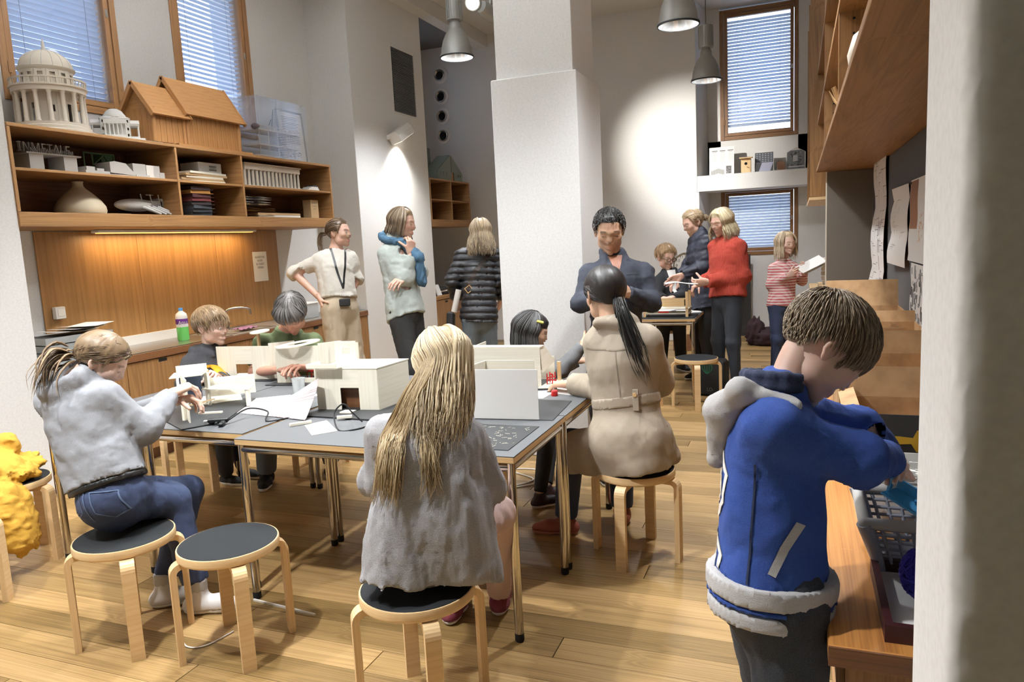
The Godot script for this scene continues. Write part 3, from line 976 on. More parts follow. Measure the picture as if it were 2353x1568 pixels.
func build_right_wall() -> void:
	# pinboard, shelf, divider, bench
	struct("trim_4", lh(Vector3(0.62, 0.75, -7.4), Vector3(0.64, 2.03, -1.02)), M.pinfelt, "grey felt pinboard along the right wall")
	var s := thing("wall_shelf", "deep oak wall shelf with drilled uprights above the workbench", "shelf", Vector3(0.39, 2.035, -4.2))
	put(s, "bottom_board", lh(Vector3(-0.24, 0, -3.2), Vector3(0.245, 0.028, 3.14), 0.003), M.oak)
	put(s, "upper_board", lh(Vector3(-0.235, 0.42, -3.2), Vector3(0.245, 0.445, 3.14), 0.003), M.oak)
	put(s, "top_board", lh(Vector3(-0.235, 0.86, -3.2), Vector3(0.245, 0.885, 3.14), 0.003), M.oak)
	for zq in [0.55, -1.4, -3.19]:
		var u := put(s, "upright", vertical_grain(Vector3(0.47, 1.5, 0.024), Vector3(0.005, 0.778, zq)), M.oak)
		for k in 22:
			for xx in [-0.17, 0.15]:
				var hm := Mb.new()
				hm.lathe([Vector2(0.006, 0), Vector2(0, 0.0004)], 8, Transform3D(Basis(Vector3.RIGHT, PI / 2), Vector3(xx, 0.08 + k * 0.062, zq + 0.0125)))
				put(u, "peg_hole_shade", hm, M.shade_black)  # flat dark disc paints the shade of a drilled hole
	var s2 := thing("wall_shelf", "far narrow oak shelf unit beyond the grey divider", "shelf", Vector3(0.36, 1.79, -8.6))
	put(s2, "bottom_board", lh(Vector3(-0.27, 0, -1.1), Vector3(0.275, 0.03, 1.1), 0.003), M.birch)
	for k in 4:
		put(s2, "shelf", lh(Vector3(-0.25, 0.35 + k * 0.36, -1.1), Vector3(0.275, 0.375 + k * 0.36, 1.1), 0.003), M.oak)
	for zq in [1.09, 0.0, -1.09]:
		put(s2, "upright", vertical_grain(Vector3(0.53, 2.0, 0.024), Vector3(0.0, 1.03, zq)), M.oak)
	var dv := thing("divider_panel", "grey fibreboard divider standing on the end of the workbench", "panel", Vector3(0.43, 0.75, -7.42))
	put(dv, "board", lh(Vector3(-0.19, 0, -0.012), Vector3(0.19, 1.283, 0.012), 0.002), M.fibreboard)
	put(dv, "edge_strip", lh(Vector3(-0.2, 0, -0.012), Vector3(-0.19, 1.283, 0.012)), M.ply)
	# workbench
	var b := thing("workbench", "long oak workbench along the right wall", "workbench", Vector3(0.34, 0, -4.39))
	put(b, "top", lh(Vector3(-0.285, 0.71, -2.97), Vector3(0.28, 0.75, 2.97), 0.004), M.benchwood)
	put(b, "end_edge", lh(Vector3(-0.285, 0.7095, 2.968), Vector3(0.28, 0.748, 2.974)), M.oakdark)
	for zq in [2.85, 1.0, -1.0, -2.85]:
		put(b, "leg_panel", vertical_grain(Vector3(0.5, 0.71, 0.04), Vector3(0.0, 0.355, zq)), M.oak)
	put(b, "lower_shelf", lh(Vector3(-0.25, 0.3, -2.85), Vector3(0.25, 0.32, 2.85)), M.oak)
	put(b, "front_rail", lh(Vector3(-0.265, 0.6, -2.85), Vector3(-0.24, 0.71, 2.85)), M.oak)
	# drawings pinned to the felt
	drawing("pinned_drawing", "long hanging plan drawing curling off the grey pinboard", -6.93, -6.15, 2.06, 0.9, 1, 0.05)
	drawing("pinned_drawing", "white sketch sheet pinned in the middle of the grey pinboard", -5.72, -4.96, 1.77, 1.27, 2, 0.03)
	drawing("pinned_drawing", "colour print sheet pinned on the grey pinboard behind the boxes", -4.9, -4.3, 1.78, 1.32, 3, 0.01)
	drawing("pinned_drawing", "dark photograph strip pinned low on the grey pinboard", -4.8, -4.2, 1.31, 0.9, 4, 0.01)
	# things seen over the edge of the shelves
	var ant := Mb.new()
	var r := RandomNumberGenerator.new()
	r.seed = 5
	for k in 7:
		var p0 := Vector3(0, 0.02, 0)
		var d := Vector3(-0.6 + 0.25 * r.randf(), 0.35 + 0.5 * r.randf(), 0.5 * (r.randf() - 0.5)).normalized()
		var p1 := p0 + d * 0.07
		var p2 := p1 + (d + Vector3(0, 0.7, 0.4 * (r.randf() - 0.5))).normalized() * 0.06
		ant.tube([p0, p1, p2], [0.008, 0.006, 0.002], 6)
	solo("twig_bundle", ant, M.birch, "bundle of pale twigs poking over the oak shelf edge", "twigs", "", Vector3(0.21, 2.063, -3.95))
	var wb := Mb.new()
	wb.lathe([Vector2(0, 0), Vector2(0.05, 0), Vector2(0.09, 0.05), Vector2(0.1, 0.12), Vector2(0.08, 0.19), Vector2(0.04, 0.22), Vector2(0, 0.222)], 20)
	solo("white_vessel", wb, M.modelwhite, "rounded white clay vessel on the oak shelf above the bench", "vessel", "", Vector3(0.27, 2.063, -3.2))
	var cols := [Color(0.04, 0.04, 0.045), Color(0.05, 0.05, 0.05), Color(0.75, 0.74, 0.72), Color(0.45, 0.08, 0.08), Color(0.06, 0.06, 0.07), Color(0.35, 0.24, 0.15)]
	var names := ["black", "slim black", "white", "dark red", "thick black", "brown"]
	for k in 6:
		var bm := Mb.new()
		var hgt: float = [0.3, 0.27, 0.29, 0.25, 0.31, 0.28][k]
		var th: float = [0.05, 0.03, 0.035, 0.04, 0.06, 0.03][k]
		bm.box(Vector3(-0.11, 0, -th / 2), Vector3(0.11, hgt, th / 2), 0.003)
		var cover := mat("cover%d" % k, cols[k], 0.5)
		var bo := thing("book", "%s book standing on the far narrow shelf unit" % names[k], "book", Vector3(0.225, 2.167 if k < 3 else 1.822, -7.62 - 0.09 * (k % 3)), 0.0, "books on the far narrow shelf")
		put(bo, "cover", bm, cover)
		put(bo, "page_block", lh(Vector3(-0.1, hgt, -th / 2 + 0.004), Vector3(0.105, hgt + 0.001, th / 2 - 0.004)), M.paper)
	var cr := Mb.new()
	cr.box(Vector3(-0.05, 0, -0.04), Vector3(0.05, 0.06, 0.04), 0.004)
	for k in 3: cr.obox(Transform3D(Basis(Vector3(0.3, 1, 0.5).normalized(), k * 0.8), Vector3(0.02 * k, 0.08 + 0.03 * k, 0)), Vector3(0.07, 0.03, 0.05), 0.003)
	solo("paper_model", cr, M.paper, "small folded paper model on the far narrow shelf unit", "model", "", Vector3(0.17, 2.167, -8.1))

func drawing(called: String, label: String, z0: float, z1: float, y1: float, y0: float, kind: int, curl: float) -> void:
	var g := []
	for i in 13:
		var r := []
		for j in 7:
			var t := i / 12.0
			var u := j / 6.0
			r.append(Vector3(0.612 - curl * (absf(sin(t * 7.0 + kind)) * 0.6 + t * t) * (1.0 - 0.5 * u), lerpf(y1, y0, t), lerpf(z0, z1, u)))
		g.append(r)
	var mb := Mb.new()
	mb.sheet(g, 0.0008)
	var im := Image.create(128, 256, false, Image.FORMAT_RGB8)
	im.fill(Color(0.87, 0.86, 0.85))
	var rr := RandomNumberGenerator.new()
	rr.seed = 70 + kind
	if kind == 3:
		im.fill_rect(Rect2i(2, 4, 60, 150), Color(0.50, 0.33, 0.22))
		for q in 30: im.fill_rect(Rect2i(70 + rr.randi() % 40, 100 + rr.randi() % 90, 2, 8), Color(0.72, 0.5, 0.3))
	elif kind == 4:
		for q in 90:
			var v := 0.12 + 0.4 * rr.randf()
			im.fill_rect(Rect2i(rr.randi() % 110, rr.randi() % 230, 4 + rr.randi() % 8, 10 + rr.randi() % 26), Color(v, v, v))
	else:
		var cnt := 60 if kind == 1 else 14
		for q in cnt:
			var v := 0.3 + 0.35 * rr.randf()
			var x := rr.randi() % 110
			var y := rr.randi() % 240
			im.fill_rect(Rect2i(x, y, 4 + rr.randi() % 30, 1), Color(v, v, v))
			im.fill_rect(Rect2i(x, y, 1, 4 + rr.randi() % 26), Color(v, v, v))
		if kind == 1:
			for q in 5: im.fill_rect(Rect2i(70 + q * 4, 110 + (q % 3) * 30, 3, 24), Color(0.15, 0.15, 0.15))
	var m := StandardMaterial3D.new()
	m.albedo_texture = ImageTexture.create_from_image(im)
	m.roughness = 0.8
	var t := thing(called, label, "drawing", Vector3.ZERO)
	put(t, "sheet", mb, m)
	for zz in [z0 + 0.02, z1 - 0.02]:
		var p := Mb.new()
		p.lathe([Vector2(0.006, 0), Vector2(0.005, 0.004), Vector2(0, 0.005)], 8, Transform3D(Basis(Vector3.BACK, PI / 2), Vector3(0.611, y1 - 0.015, zz)))
		put(t, "pin", p, M.black)

# ---------------------------------------------------------------- lamps
func bell(label: String, at: Vector3, r: float, stem: float, wire: bool, energy: float, angle := 64.0) -> Node3D:
	var l := thing("pendant_lamp", label, "lamp", at, 0.0, "bell pendant lamps")
	var sh := Mb.new()
	var k := r / 0.18
	sh.lathe([Vector2(0.178, 0.0), Vector2(0.186, 0.005), Vector2(0.184, 0.022), Vector2(0.172, 0.026), Vector2(0.165, 0.09), Vector2(0.145, 0.17), Vector2(0.112, 0.24), Vector2(0.078, 0.285), Vector2(0.072, 0.30), Vector2(0.070, 0.335), Vector2(0.058, 0.36), Vector2(0.048, 0.38), Vector2(0.05, 0.385)].map(func(p): return p * k), 40)
	put(l, "shade", sh, M.lampgrey)
	var inn := Mb.new()
	inn.lathe([Vector2(0.05, 0.30), Vector2(0.08, 0.27), Vector2(0.12, 0.2), Vector2(0.148, 0.12), Vector2(0.165, 0.03), Vector2(0.178, 0.0)].map(func(p): return p * k), 40)
	put(l, "reflector", inn, M.reflector)
	var ring := Mb.new()
	ring.lathe([Vector2(0.176, 0.001), Vector2(0.176, -0.006), Vector2(0.187, -0.006), Vector2(0.187, 0.008)].map(func(p): return p * k), 40)
	put(l, "rim", ring, M.rubber)
	var gd := Mb.new()
	gd.lathe([Vector2(0, 0.385), Vector2(0.085, 0.385), Vector2(0.087, 0.39), Vector2(0.087, 0.385 + stem), Vector2(0, 0.386 + stem)].map(func(p): return Vector2(p.x * k, p.y * k)), 28)
	for q in 20:
		var a := TAU * q / 20
		gd.box(Vector3(-0.003, 0.4, 0.086) * k, Vector3(0.003, 0.375 + stem, 0.092) * k, 0.0, Transform3D(Basis(Vector3.UP, a), Vector3.ZERO))
	put(l, "gear_housing", gd, M.lampgrey)
	var w := Mb.new()
	w.tube([Vector3(0, (0.385 + stem) * k, 0), Vector3(0, HC - at.y, 0)], 0.006 if wire else 0.012, 8)
	put(l, "suspension_rod", w, M.greymetal)
	var bm := mat("bulbglow", Color(1, 0.97, 0.9), 0.4)
	bm.emission_enabled = true
	bm.emission = Color(1, 0.95, 0.85)
	bm.emission_energy_multiplier = 6.0
	var bu := Mb.new()
	bu.ball(Vector3(0, 0.2, 0) * k, Vector3(0.035, 0.07, 0.035) * k, 14)
	put(l, "bulb", bu, bm)
	var sp := SpotLight3D.new()
	sp.name = "lamp_beam"
	sp.light_color = Color(0.975, 0.985, 1.0)
	sp.light_energy = energy
	sp.light_size = 0.07
	sp.spot_angle = angle
	sp.spot_angle_attenuation = 0.75
	sp.spot_range = 16.0
	sp.spot_attenuation = 2.0
	sp.shadow_enabled = true
	l.add_child(sp)
	sp.position = Vector3(0, 0.11 * k, 0)
	sp.rotation_degrees = Vector3(-90, 0, 0)
	return l

func build_ceiling_lamps() -> void:
	bell("grey bell pendant lamp on a thick ribbed stem before the air nozzles", Vector3(-3.40, 3.52, -7.41), 0.175, 0.30, false, 10.0)
	bell("grey bell pendant lamp hanging on a wire by the tall far window", Vector3(-1.04, 3.35, -9.40), 0.175, 0.26, true, 6.5)
	bell("large grey bell pendant lamp at the top edge beside the far wall", Vector3(-0.97, 3.32, -6.71), 0.175, 0.26, true, 8.0)
	bell("unseen grey bell pendant lamp above the joined work tables", Vector3(-2.35, 3.3, -3.1), 0.175, 0.26, true, 9.0)  # out of view, placed to light the work tables
	bell("unseen grey bell pendant lamp above the front of the room", Vector3(-2.1, 3.35, -1.0), 0.175, 0.26, true, 15.0)  # out of view, placed to light the backs of the front figures
	bell("unseen grey bell pendant lamp near the left wall", Vector3(-3.7, 3.4, -1.0), 0.175, 0.26, true, 10.0)  # out of view, lights the front left of the room
	bell("unseen grey bell pendant lamp between the bookcase and the column", Vector3(-3.2, 3.6, -4.5), 0.175, 0.26, true, 6.0)  # out of view, lights the bookcase side of the tables
	bell("unseen grey bell pendant lamp above the aisle by the workbench", Vector3(-0.35, 3.4, -4.0), 0.175, 0.26, true, 9.5)  # out of view, lights the aisle and bench side
	for p in [Vector3(-2.6, 3.95, -1.3), Vector3(-3.1, 3.95, -3.7), Vector3(-1.2, 3.95, -2.9), Vector3(-3.4, 3.98, -5.3)]: uplight(p)  # added fill, out of view, lifts the ambient light
	# lighting track with spots
	var tr := thing("light_track", "black lighting track below the ceiling", "track", Vector3(-2.9, 4.25, -6.9))
	put(tr, "rail", bx(Vector3(0.035, 0.03, 2.4), Vector3.ZERO, 0.003), M.black)
	for k in [-1.0, 1.0]:
		var t := Mb.new()
		t.tube([Vector3(0, 0, k), Vector3(0, HC - 4.25, k)], 0.006, 6)
		put(tr, "hanger", t, M.greymetal)
	spot("white track spot shining towards the room below the ceiling", Vector3(-2.9, 4.2, -6.77), Vector3(0.3, -0.28, 1), true, 10.0)
	spot("white track spot turned to the far wall", Vector3(-2.88, 4.2, -7.15), Vector3(0.38, -0.32, -1), false, 34.0)
	spot("white track spot at the top edge beside the bell pendant", Vector3(-2.9, 4.2, -5.9), Vector3(-0.5, -0.6, 0.5), true, 6.0)

func uplight(at: Vector3) -> void:
	# added fill lamps: unseen bowls that brighten the ceiling and upper walls
	var o := thing("added_fill_bowl", ["added white fill bowl over the hoodie girl's end", "added white fill bowl before the bookcase", "added white fill bowl over the right table", "added white fill bowl between the bookcase and the pier"][used.get("added_fill_bowl", -1) + 1], "lamp", at, 0.0, "added ceiling fill bowls")
	var m := Mb.new()
	m.lathe([Vector2(0.0, 0.0), Vector2(0.1, 0.01), Vector2(0.2, 0.05), Vector2(0.25, 0.1), Vector2(0.24, 0.1), Vector2(0.19, 0.06), Vector2(0.0, 0.02)], 32)
	put(o, "bowl", m, M.white)
	var w := Mb.new()
	w.tube([Vector3(0.0, 0.02, 0), Vector3(0, HC - at.y, 0)], 0.006, 8)
	put(o, "suspension_rod", w, M.greymetal)
	var s := SpotLight3D.new()
	s.name = "added_fill_beam"
	s.light_color = Color(0.96, 0.98, 1.0)
	s.light_energy = 34.0
	s.light_size = 0.1
	s.spot_angle = 78.0
	s.spot_angle_attenuation = 0.5
	s.spot_range = 12.0
	s.spot_attenuation = 2.0
	s.shadow_enabled = true
	o.add_child(s)
	s.position = Vector3(0.05, 0.09, 0)
	s.rotation_degrees = Vector3(90, 0, 0)

func spot(label: String, at: Vector3, dir: Vector3, lit: bool, energy: float) -> void:
	var o := thing("track_spot", label, "spotlight", at, 0.0, "spots on the lighting track")
	put(o, "adapter", bx(Vector3(0.035, 0.05, 0.09), Vector3(0, 0.01, 0), 0.004), M.black)
	var a := Mb.new()
	a.tube([Vector3(0, 0, 0), Vector3(0, -0.3, 0)], 0.022, 10)
	put(o, "arm", a, M.lampgrey)
	var h := Node3D.new()
	h.name = "head"
	o.add_child(h)
	h.position = Vector3(0, -0.38, 0)
	h.basis = Basis.looking_at(dir.normalized())
	var c := Mb.new()
	var fx := Transform3D(Basis(Vector3.RIGHT, PI / 2), Vector3.ZERO)
	c.lathe([Vector2(0, 0.15), Vector2(0.06, 0.14), Vector2(0.07, 0.1), Vector2(0.075, -0.1), Vector2(0.068, -0.1), Vector2(0.06, -0.06), Vector2(0.0, -0.04)], 24, fx)
	put(h, "can", c, M.lampgrey)
	var gm := mat("spotglow", Color(1, 1, 1), 0.4)
	gm.emission_enabled = true
	gm.emission = Color(1, 0.97, 0.92)
	gm.emission_energy_multiplier = 8.0 if lit else 3.0
	var l := Mb.new()
	l.lathe([Vector2(0.062, -0.092), Vector2(0.0, -0.094)], 20, fx)
	put(h, "lens", l, gm)
	var s := SpotLight3D.new()
	s.name = "spot_beam"
	s.light_color = Color(1, 0.98, 0.95)
	s.light_energy = energy
	s.light_size = 0.05
	s.spot_angle = 17.0
	s.spot_angle_attenuation = 1.0
	s.spot_range = 14.0
	s.spot_attenuation = 2.0
	s.shadow_enabled = true
	h.add_child(s)
	s.position = Vector3(0, 0, -0.12)

# ---------------------------------------------------------------- workbench and far table
func open_box(label: String, at: Vector3, w: float, h: float, d: float, turn: float, m: Material, flaps := 0.0) -> Node3D:
	# open cardboard carton standing on its base; flaps give their length
	var o := thing("cardboard_box", label, "box", at, turn, "open boxes on the workbench")
	var t := 0.005
	put(o, "front_wall", lh(Vector3(-w / 2, 0, d / 2 - t), Vector3(w / 2, h, d / 2)), m)
	put(o, "back_wall", lh(Vector3(-w / 2, 0, -d / 2), Vector3(w / 2, h, -d / 2 + t)), m)
	put(o, "side_wall", lh(Vector3(-w / 2, 0, -d / 2 + t), Vector3(-w / 2 + t, h, d / 2 - t)), m)
	put(o, "side_wall", lh(Vector3(w / 2 - t, 0, -d / 2 + t), Vector3(w / 2, h, d / 2 - t)), m)
	put(o, "floor_sheet", lh(Vector3(-w / 2 + t, 0, -d / 2 + t), Vector3(w / 2 - t, t, d / 2 - t)), m)
	if flaps > 0.0:
		var f := Mb.new()
		f.obox(Transform3D(Basis(Vector3.RIGHT, -0.25), Vector3(0, h + flaps / 2 * 0.97, -d / 2 - flaps * 0.12)), Vector3(w, flaps, 0.004))
		put(o, "back_flap", f, m)
		var f2 := Mb.new()
		f2.obox(Transform3D(Basis(Vector3.BACK, -1.2), Vector3(-w / 2 - 0.01, h + flaps * 0.2, 0)), Vector3(0.004, flaps * 0.5, d * 0.96))
		put(o, "side_flap", f2, m)
	return o

func build_bench_things() -> void:
	var y := 0.75
	# boxes from far to near
	open_box("wide cardboard box with raised back flap before the grey divider", Vector3(0.36, y, -4.75), 0.40, 0.30, 0.36, 0.0, M.cardboard, 0.16)
	var b2 := open_box("brown cardboard box with printed arrows on its inner wall", Vector3(0.375, y, -4.15), 0.40, 0.27, 0.4, 0.0, M.cardboard, 0.06)
	var pm := Mb.new()
	pm.obox(Transform3D(Basis.IDENTITY, Vector3(0.1, 0.235, -0.193)), Vector3(0.12, 0.006, 0.001))
	pm.obox(Transform3D(Basis(Vector3.BACK, 0.6), Vector3(0.1, 0.255, -0.193)), Vector3(0.05, 0.005, 0.001))
	pm.obox(Transform3D(Basis(Vector3.BACK, -0.6), Vector3(0.1, 0.255, -0.193)), Vector3(0.05, 0.005, 0.001))
	put(b2, "printed_mark", pm, M.kraft)
	var b3 := open_box("tall cardboard box with a white delivery sheet on its front", Vector3(0.36, y, -3.55), 0.44, 0.29, 0.42, 0.0, M.cardboard, 0.0)
	var pp := put(b3, "delivery_sheet", bx(Vector3(0.19, 0.10, 0.001), Vector3(0.135, 0.225, 0.2105)), M.paper)
	var pl := Mb.new()
	for k in 9: pl.obox(Transform3D(Basis.IDENTITY, Vector3(0.06 + 0.018 * k, 0.235, 0.2112)), Vector3(0.002, 0.06, 0.0004))
	put(pp, "printed_lines", pl, M.ink)
	open_box("cardboard box with a torn front edge behind the black fronted box", Vector3(0.355, y, -2.98), 0.44, 0.285, 0.4, 0.0, M.cardboard, 0.09)
	var b5 := open_box("cardboard box with a dark front panel and yellow cut-out", Vector3(0.36, y, -2.52), 0.40, 0.22, 0.3, 0.0, M.cardboard, 0.1)
	var dk := mat("darkpanel", Color(0.115, 0.10, 0.085), 0.55)
	var dp := put(b5, "dark_panel", bx(Vector3(0.40, 0.13, 0.003), Vector3(0, 0.165, 0.152)), dk)
	var ye := Mb.new()
	ye.prism(PackedVector2Array([Vector2(-0.17, 0.125), Vector2(-0.17, 0.14), Vector2(-0.155, 0.145), Vector2(-0.08, 0.145), Vector2(-0.045, 0.142), Vector2(-0.035, 0.165), Vector2(-0.012, 0.165), Vector2(-0.02, 0.13), Vector2(-0.012, 0.10), Vector2(-0.036, 0.10), Vector2(-0.05, 0.124), Vector2(-0.1, 0.12)]), 0.002, Transform3D(Basis.IDENTITY, Vector3(0, 0.02, 0.155)))
	put(dp, "yellow_cutout", ye, mat("cutyellow", Color(0.72, 0.55, 0.08), 0.6))
	open_box("low grey box full of plastic offcuts under the boy's arms", Vector3(0.36, y, -2.18), 0.42, 0.13, 0.28, 0.0, M.cardwhite)
	var r := RandomNumberGenerator.new()
	r.seed = 31
	var oc := Mb.new()
	for k in 90: oc.obox(Transform3D(Basis(Vector3(r.randfn(), r.randfn(), r.randfn()).normalized(), r.randf() * 3.0), Vector3(0.20 + 0.32 * r.randf(), y + 0.075 + 0.05 * r.randf(), -2.27 + 0.18 * r.randf())), Vector3(0.02 + 0.05 * r.randf(), 0.003, 0.006))
	var ocn := solo("plastic_offcuts", oc, M.cardwhite, "loose white plastic offcuts in the low grey box", "offcuts")
	ocn.set_meta("kind", "stuff")
	# basket with blue toys
	basket(Vector3(0.345, y, -1.87))
	# shallow red tray with a ball of blue wool
	var t := thing("tray", "shallow dark red tray lined with white on the bench end", "tray", Vector3(0.34, y, -1.63))
	var red := mat("trayred", Color(0.20, 0.035, 0.045), 0.5)
	put(t, "floor_sheet", lh(Vector3(-0.17, 0, -0.14), Vector3(0.18, 0.004, 0.16)), red)
	put(t, "rim", lh(Vector3(-0.185, 0, -0.14), Vector3(-0.17, 0.035, 0.17)), red)
	put(t, "rim", lh(Vector3(0.18, 0, -0.14), Vector3(0.195, 0.035, 0.17)), red)
	put(t, "rim", lh(Vector3(-0.17, 0, 0.155), Vector3(0.18, 0.035, 0.17)), red)
	put(t, "rim", lh(Vector3(-0.17, 0, -0.15), Vector3(0.18, 0.035, -0.135)), red)
	put(t, "white_lining", lh(Vector3(-0.168, 0.0045, -0.134), Vector3(0.179, 0.007, 0.154)), M.white)
	var yb := Mb.new()
	yb.ball(Vector3(0, 0.062, 0), Vector3.ONE * 0.052, 20)
	for k in 46:
		var ax := Vector3(r.randfn(), r.randfn(), r.randfn()).normalized()
		var u := ax.cross(Vector3(0.31, 0.9, 0.2)).normalized()
		var w := ax.cross(u)
		var pts := []
		for i in 17:
			var a := TAU * i / 16.0
			pts.append(Vector3(0, 0.062, 0) + (u * cos(a) + w * sin(a)) * (0.0535 + 0.004 * r.randf()) + ax * 0.012 * sin(k))
		yb.tube(pts, 0.0028, 5, false)
	solo("wool_ball", yb, mat("wool", Color(0.13, 0.10, 0.52), 0.9), "ball of violet blue wool lying in the red tray", "wool", "", Vector3(0.255, y + 0.006, -1.63))

func basket(at: Vector3) -> void:
	var b := thing("basket", "grey plastic basket full of light blue toys on the bench", "basket", at)
	var gm := mat("basketgrey", Color(0.55, 0.56, 0.60), 0.35)
	# tapered walls with rows of holes: bars between the gaps
	var w0 := 0.165
	var w1 := 0.205
	var d0 := 0.095
	var d1 := 0.125
	var h := 0.125
	var cor := func(i: int, t: float) -> Vector3:
		var sx := -1.0 if i == 0 or i == 3 else 1.0
		var sz := 1.0 if i < 2 else -1.0
		return Vector3(sx * lerpf(w0, w1, t), h * t, sz * lerpf(d0, d1, t))
	put(b, "floor", bx(Vector3(w0 * 2, 0.004, d0 * 2), Vector3(0, 0.002, 0)), gm)
	for i in 4:
		var wall := Mb.new()
		var n := 13
		for k in n + 1:
			var u := k / float(n)
			var p0: Vector3 = cor.call(i, 0.0).lerp(cor.call((i + 1) % 4, 0.0), u)
			var p1: Vector3 = cor.call(i, 1.0).lerp(cor.call((i + 1) % 4, 1.0), u)
			wall.tube([p0, p1], 0.0045, 6)
		for t in [0.0, 0.12, 0.36, 0.5, 0.64, 0.78, 0.9]:
			wall.tube([cor.call(i, t), cor.call((i + 1) % 4, t)], 0.0045, 6)
		put(b, "lattice_wall", wall, gm)
		var cs := Mb.new()
		cs.tube([cor.call(i, 0.0), cor.call(i, 1.0)], [0.012, 0.018], 10)
		put(b, "corner", cs, gm)
	var rim := Mb.new()
	var pts := []
	for i in 5:
		pts.append(cor.call(i % 4, 1.0))
	for i in 4:
		rim.tube([pts[i], pts[i + 1]], 0.013, 10)
		rim.ball(pts[i], Vector3.ONE * 0.0135, 10)
	put(b, "rim", rim, M.modelgrey)
	var bl := mat("toyblue", Color(0.22, 0.55, 0.75), 0.4)
	for k in 3:
		var t := Mb.new()
		var fx := Transform3D(Basis(Vector3.UP, -0.75 + 0.5 * k) * Basis(Vector3.BACK, -0.28), Vector3(-0.07 + 0.08 * k, 0.10 - 0.01 * k, 0.02 - 0.03 * k))
		t.box(Vector3(-0.1, -0.002, -0.03), Vector3(0.1, 0.004, 0.03), 0.002, fx)
		t.box(Vector3(-0.1, 0.004, -0.03), Vector3(0.1, 0.03, -0.025), 0.001, fx)
		t.box(Vector3(-0.1, 0.004, 0.0), Vector3(-0.092, 0.05, 0.01), 0.001, fx)
		t.box(Vector3(0.0, 0.004, 0.0), Vector3(0.008, 0.045, 0.01), 0.001, fx)
		solo("toy_piece", t, bl, ["light blue plastic ramp sticking out of the basket", "light blue plastic ramp lying across the basket", "light blue plastic ramp lowest in the basket"][k], "toy", "", at + Vector3(0, 0.02, 0))
	for k in 3:
		var e := Mb.new()
		e.ball(Vector3.ZERO, Vector3(0.03, 0.022, 0.025), 12)
		solo("toy_ball", e, [M.red, M.kraft, M.white][k], "%s toy lump among the blue ramps" % ["red", "tan", "white"][k], "toy", "", at + Vector3(0.06 + 0.04 * k, 0.06 + 0.02 * (k % 2), -0.05 + 0.05 * k))

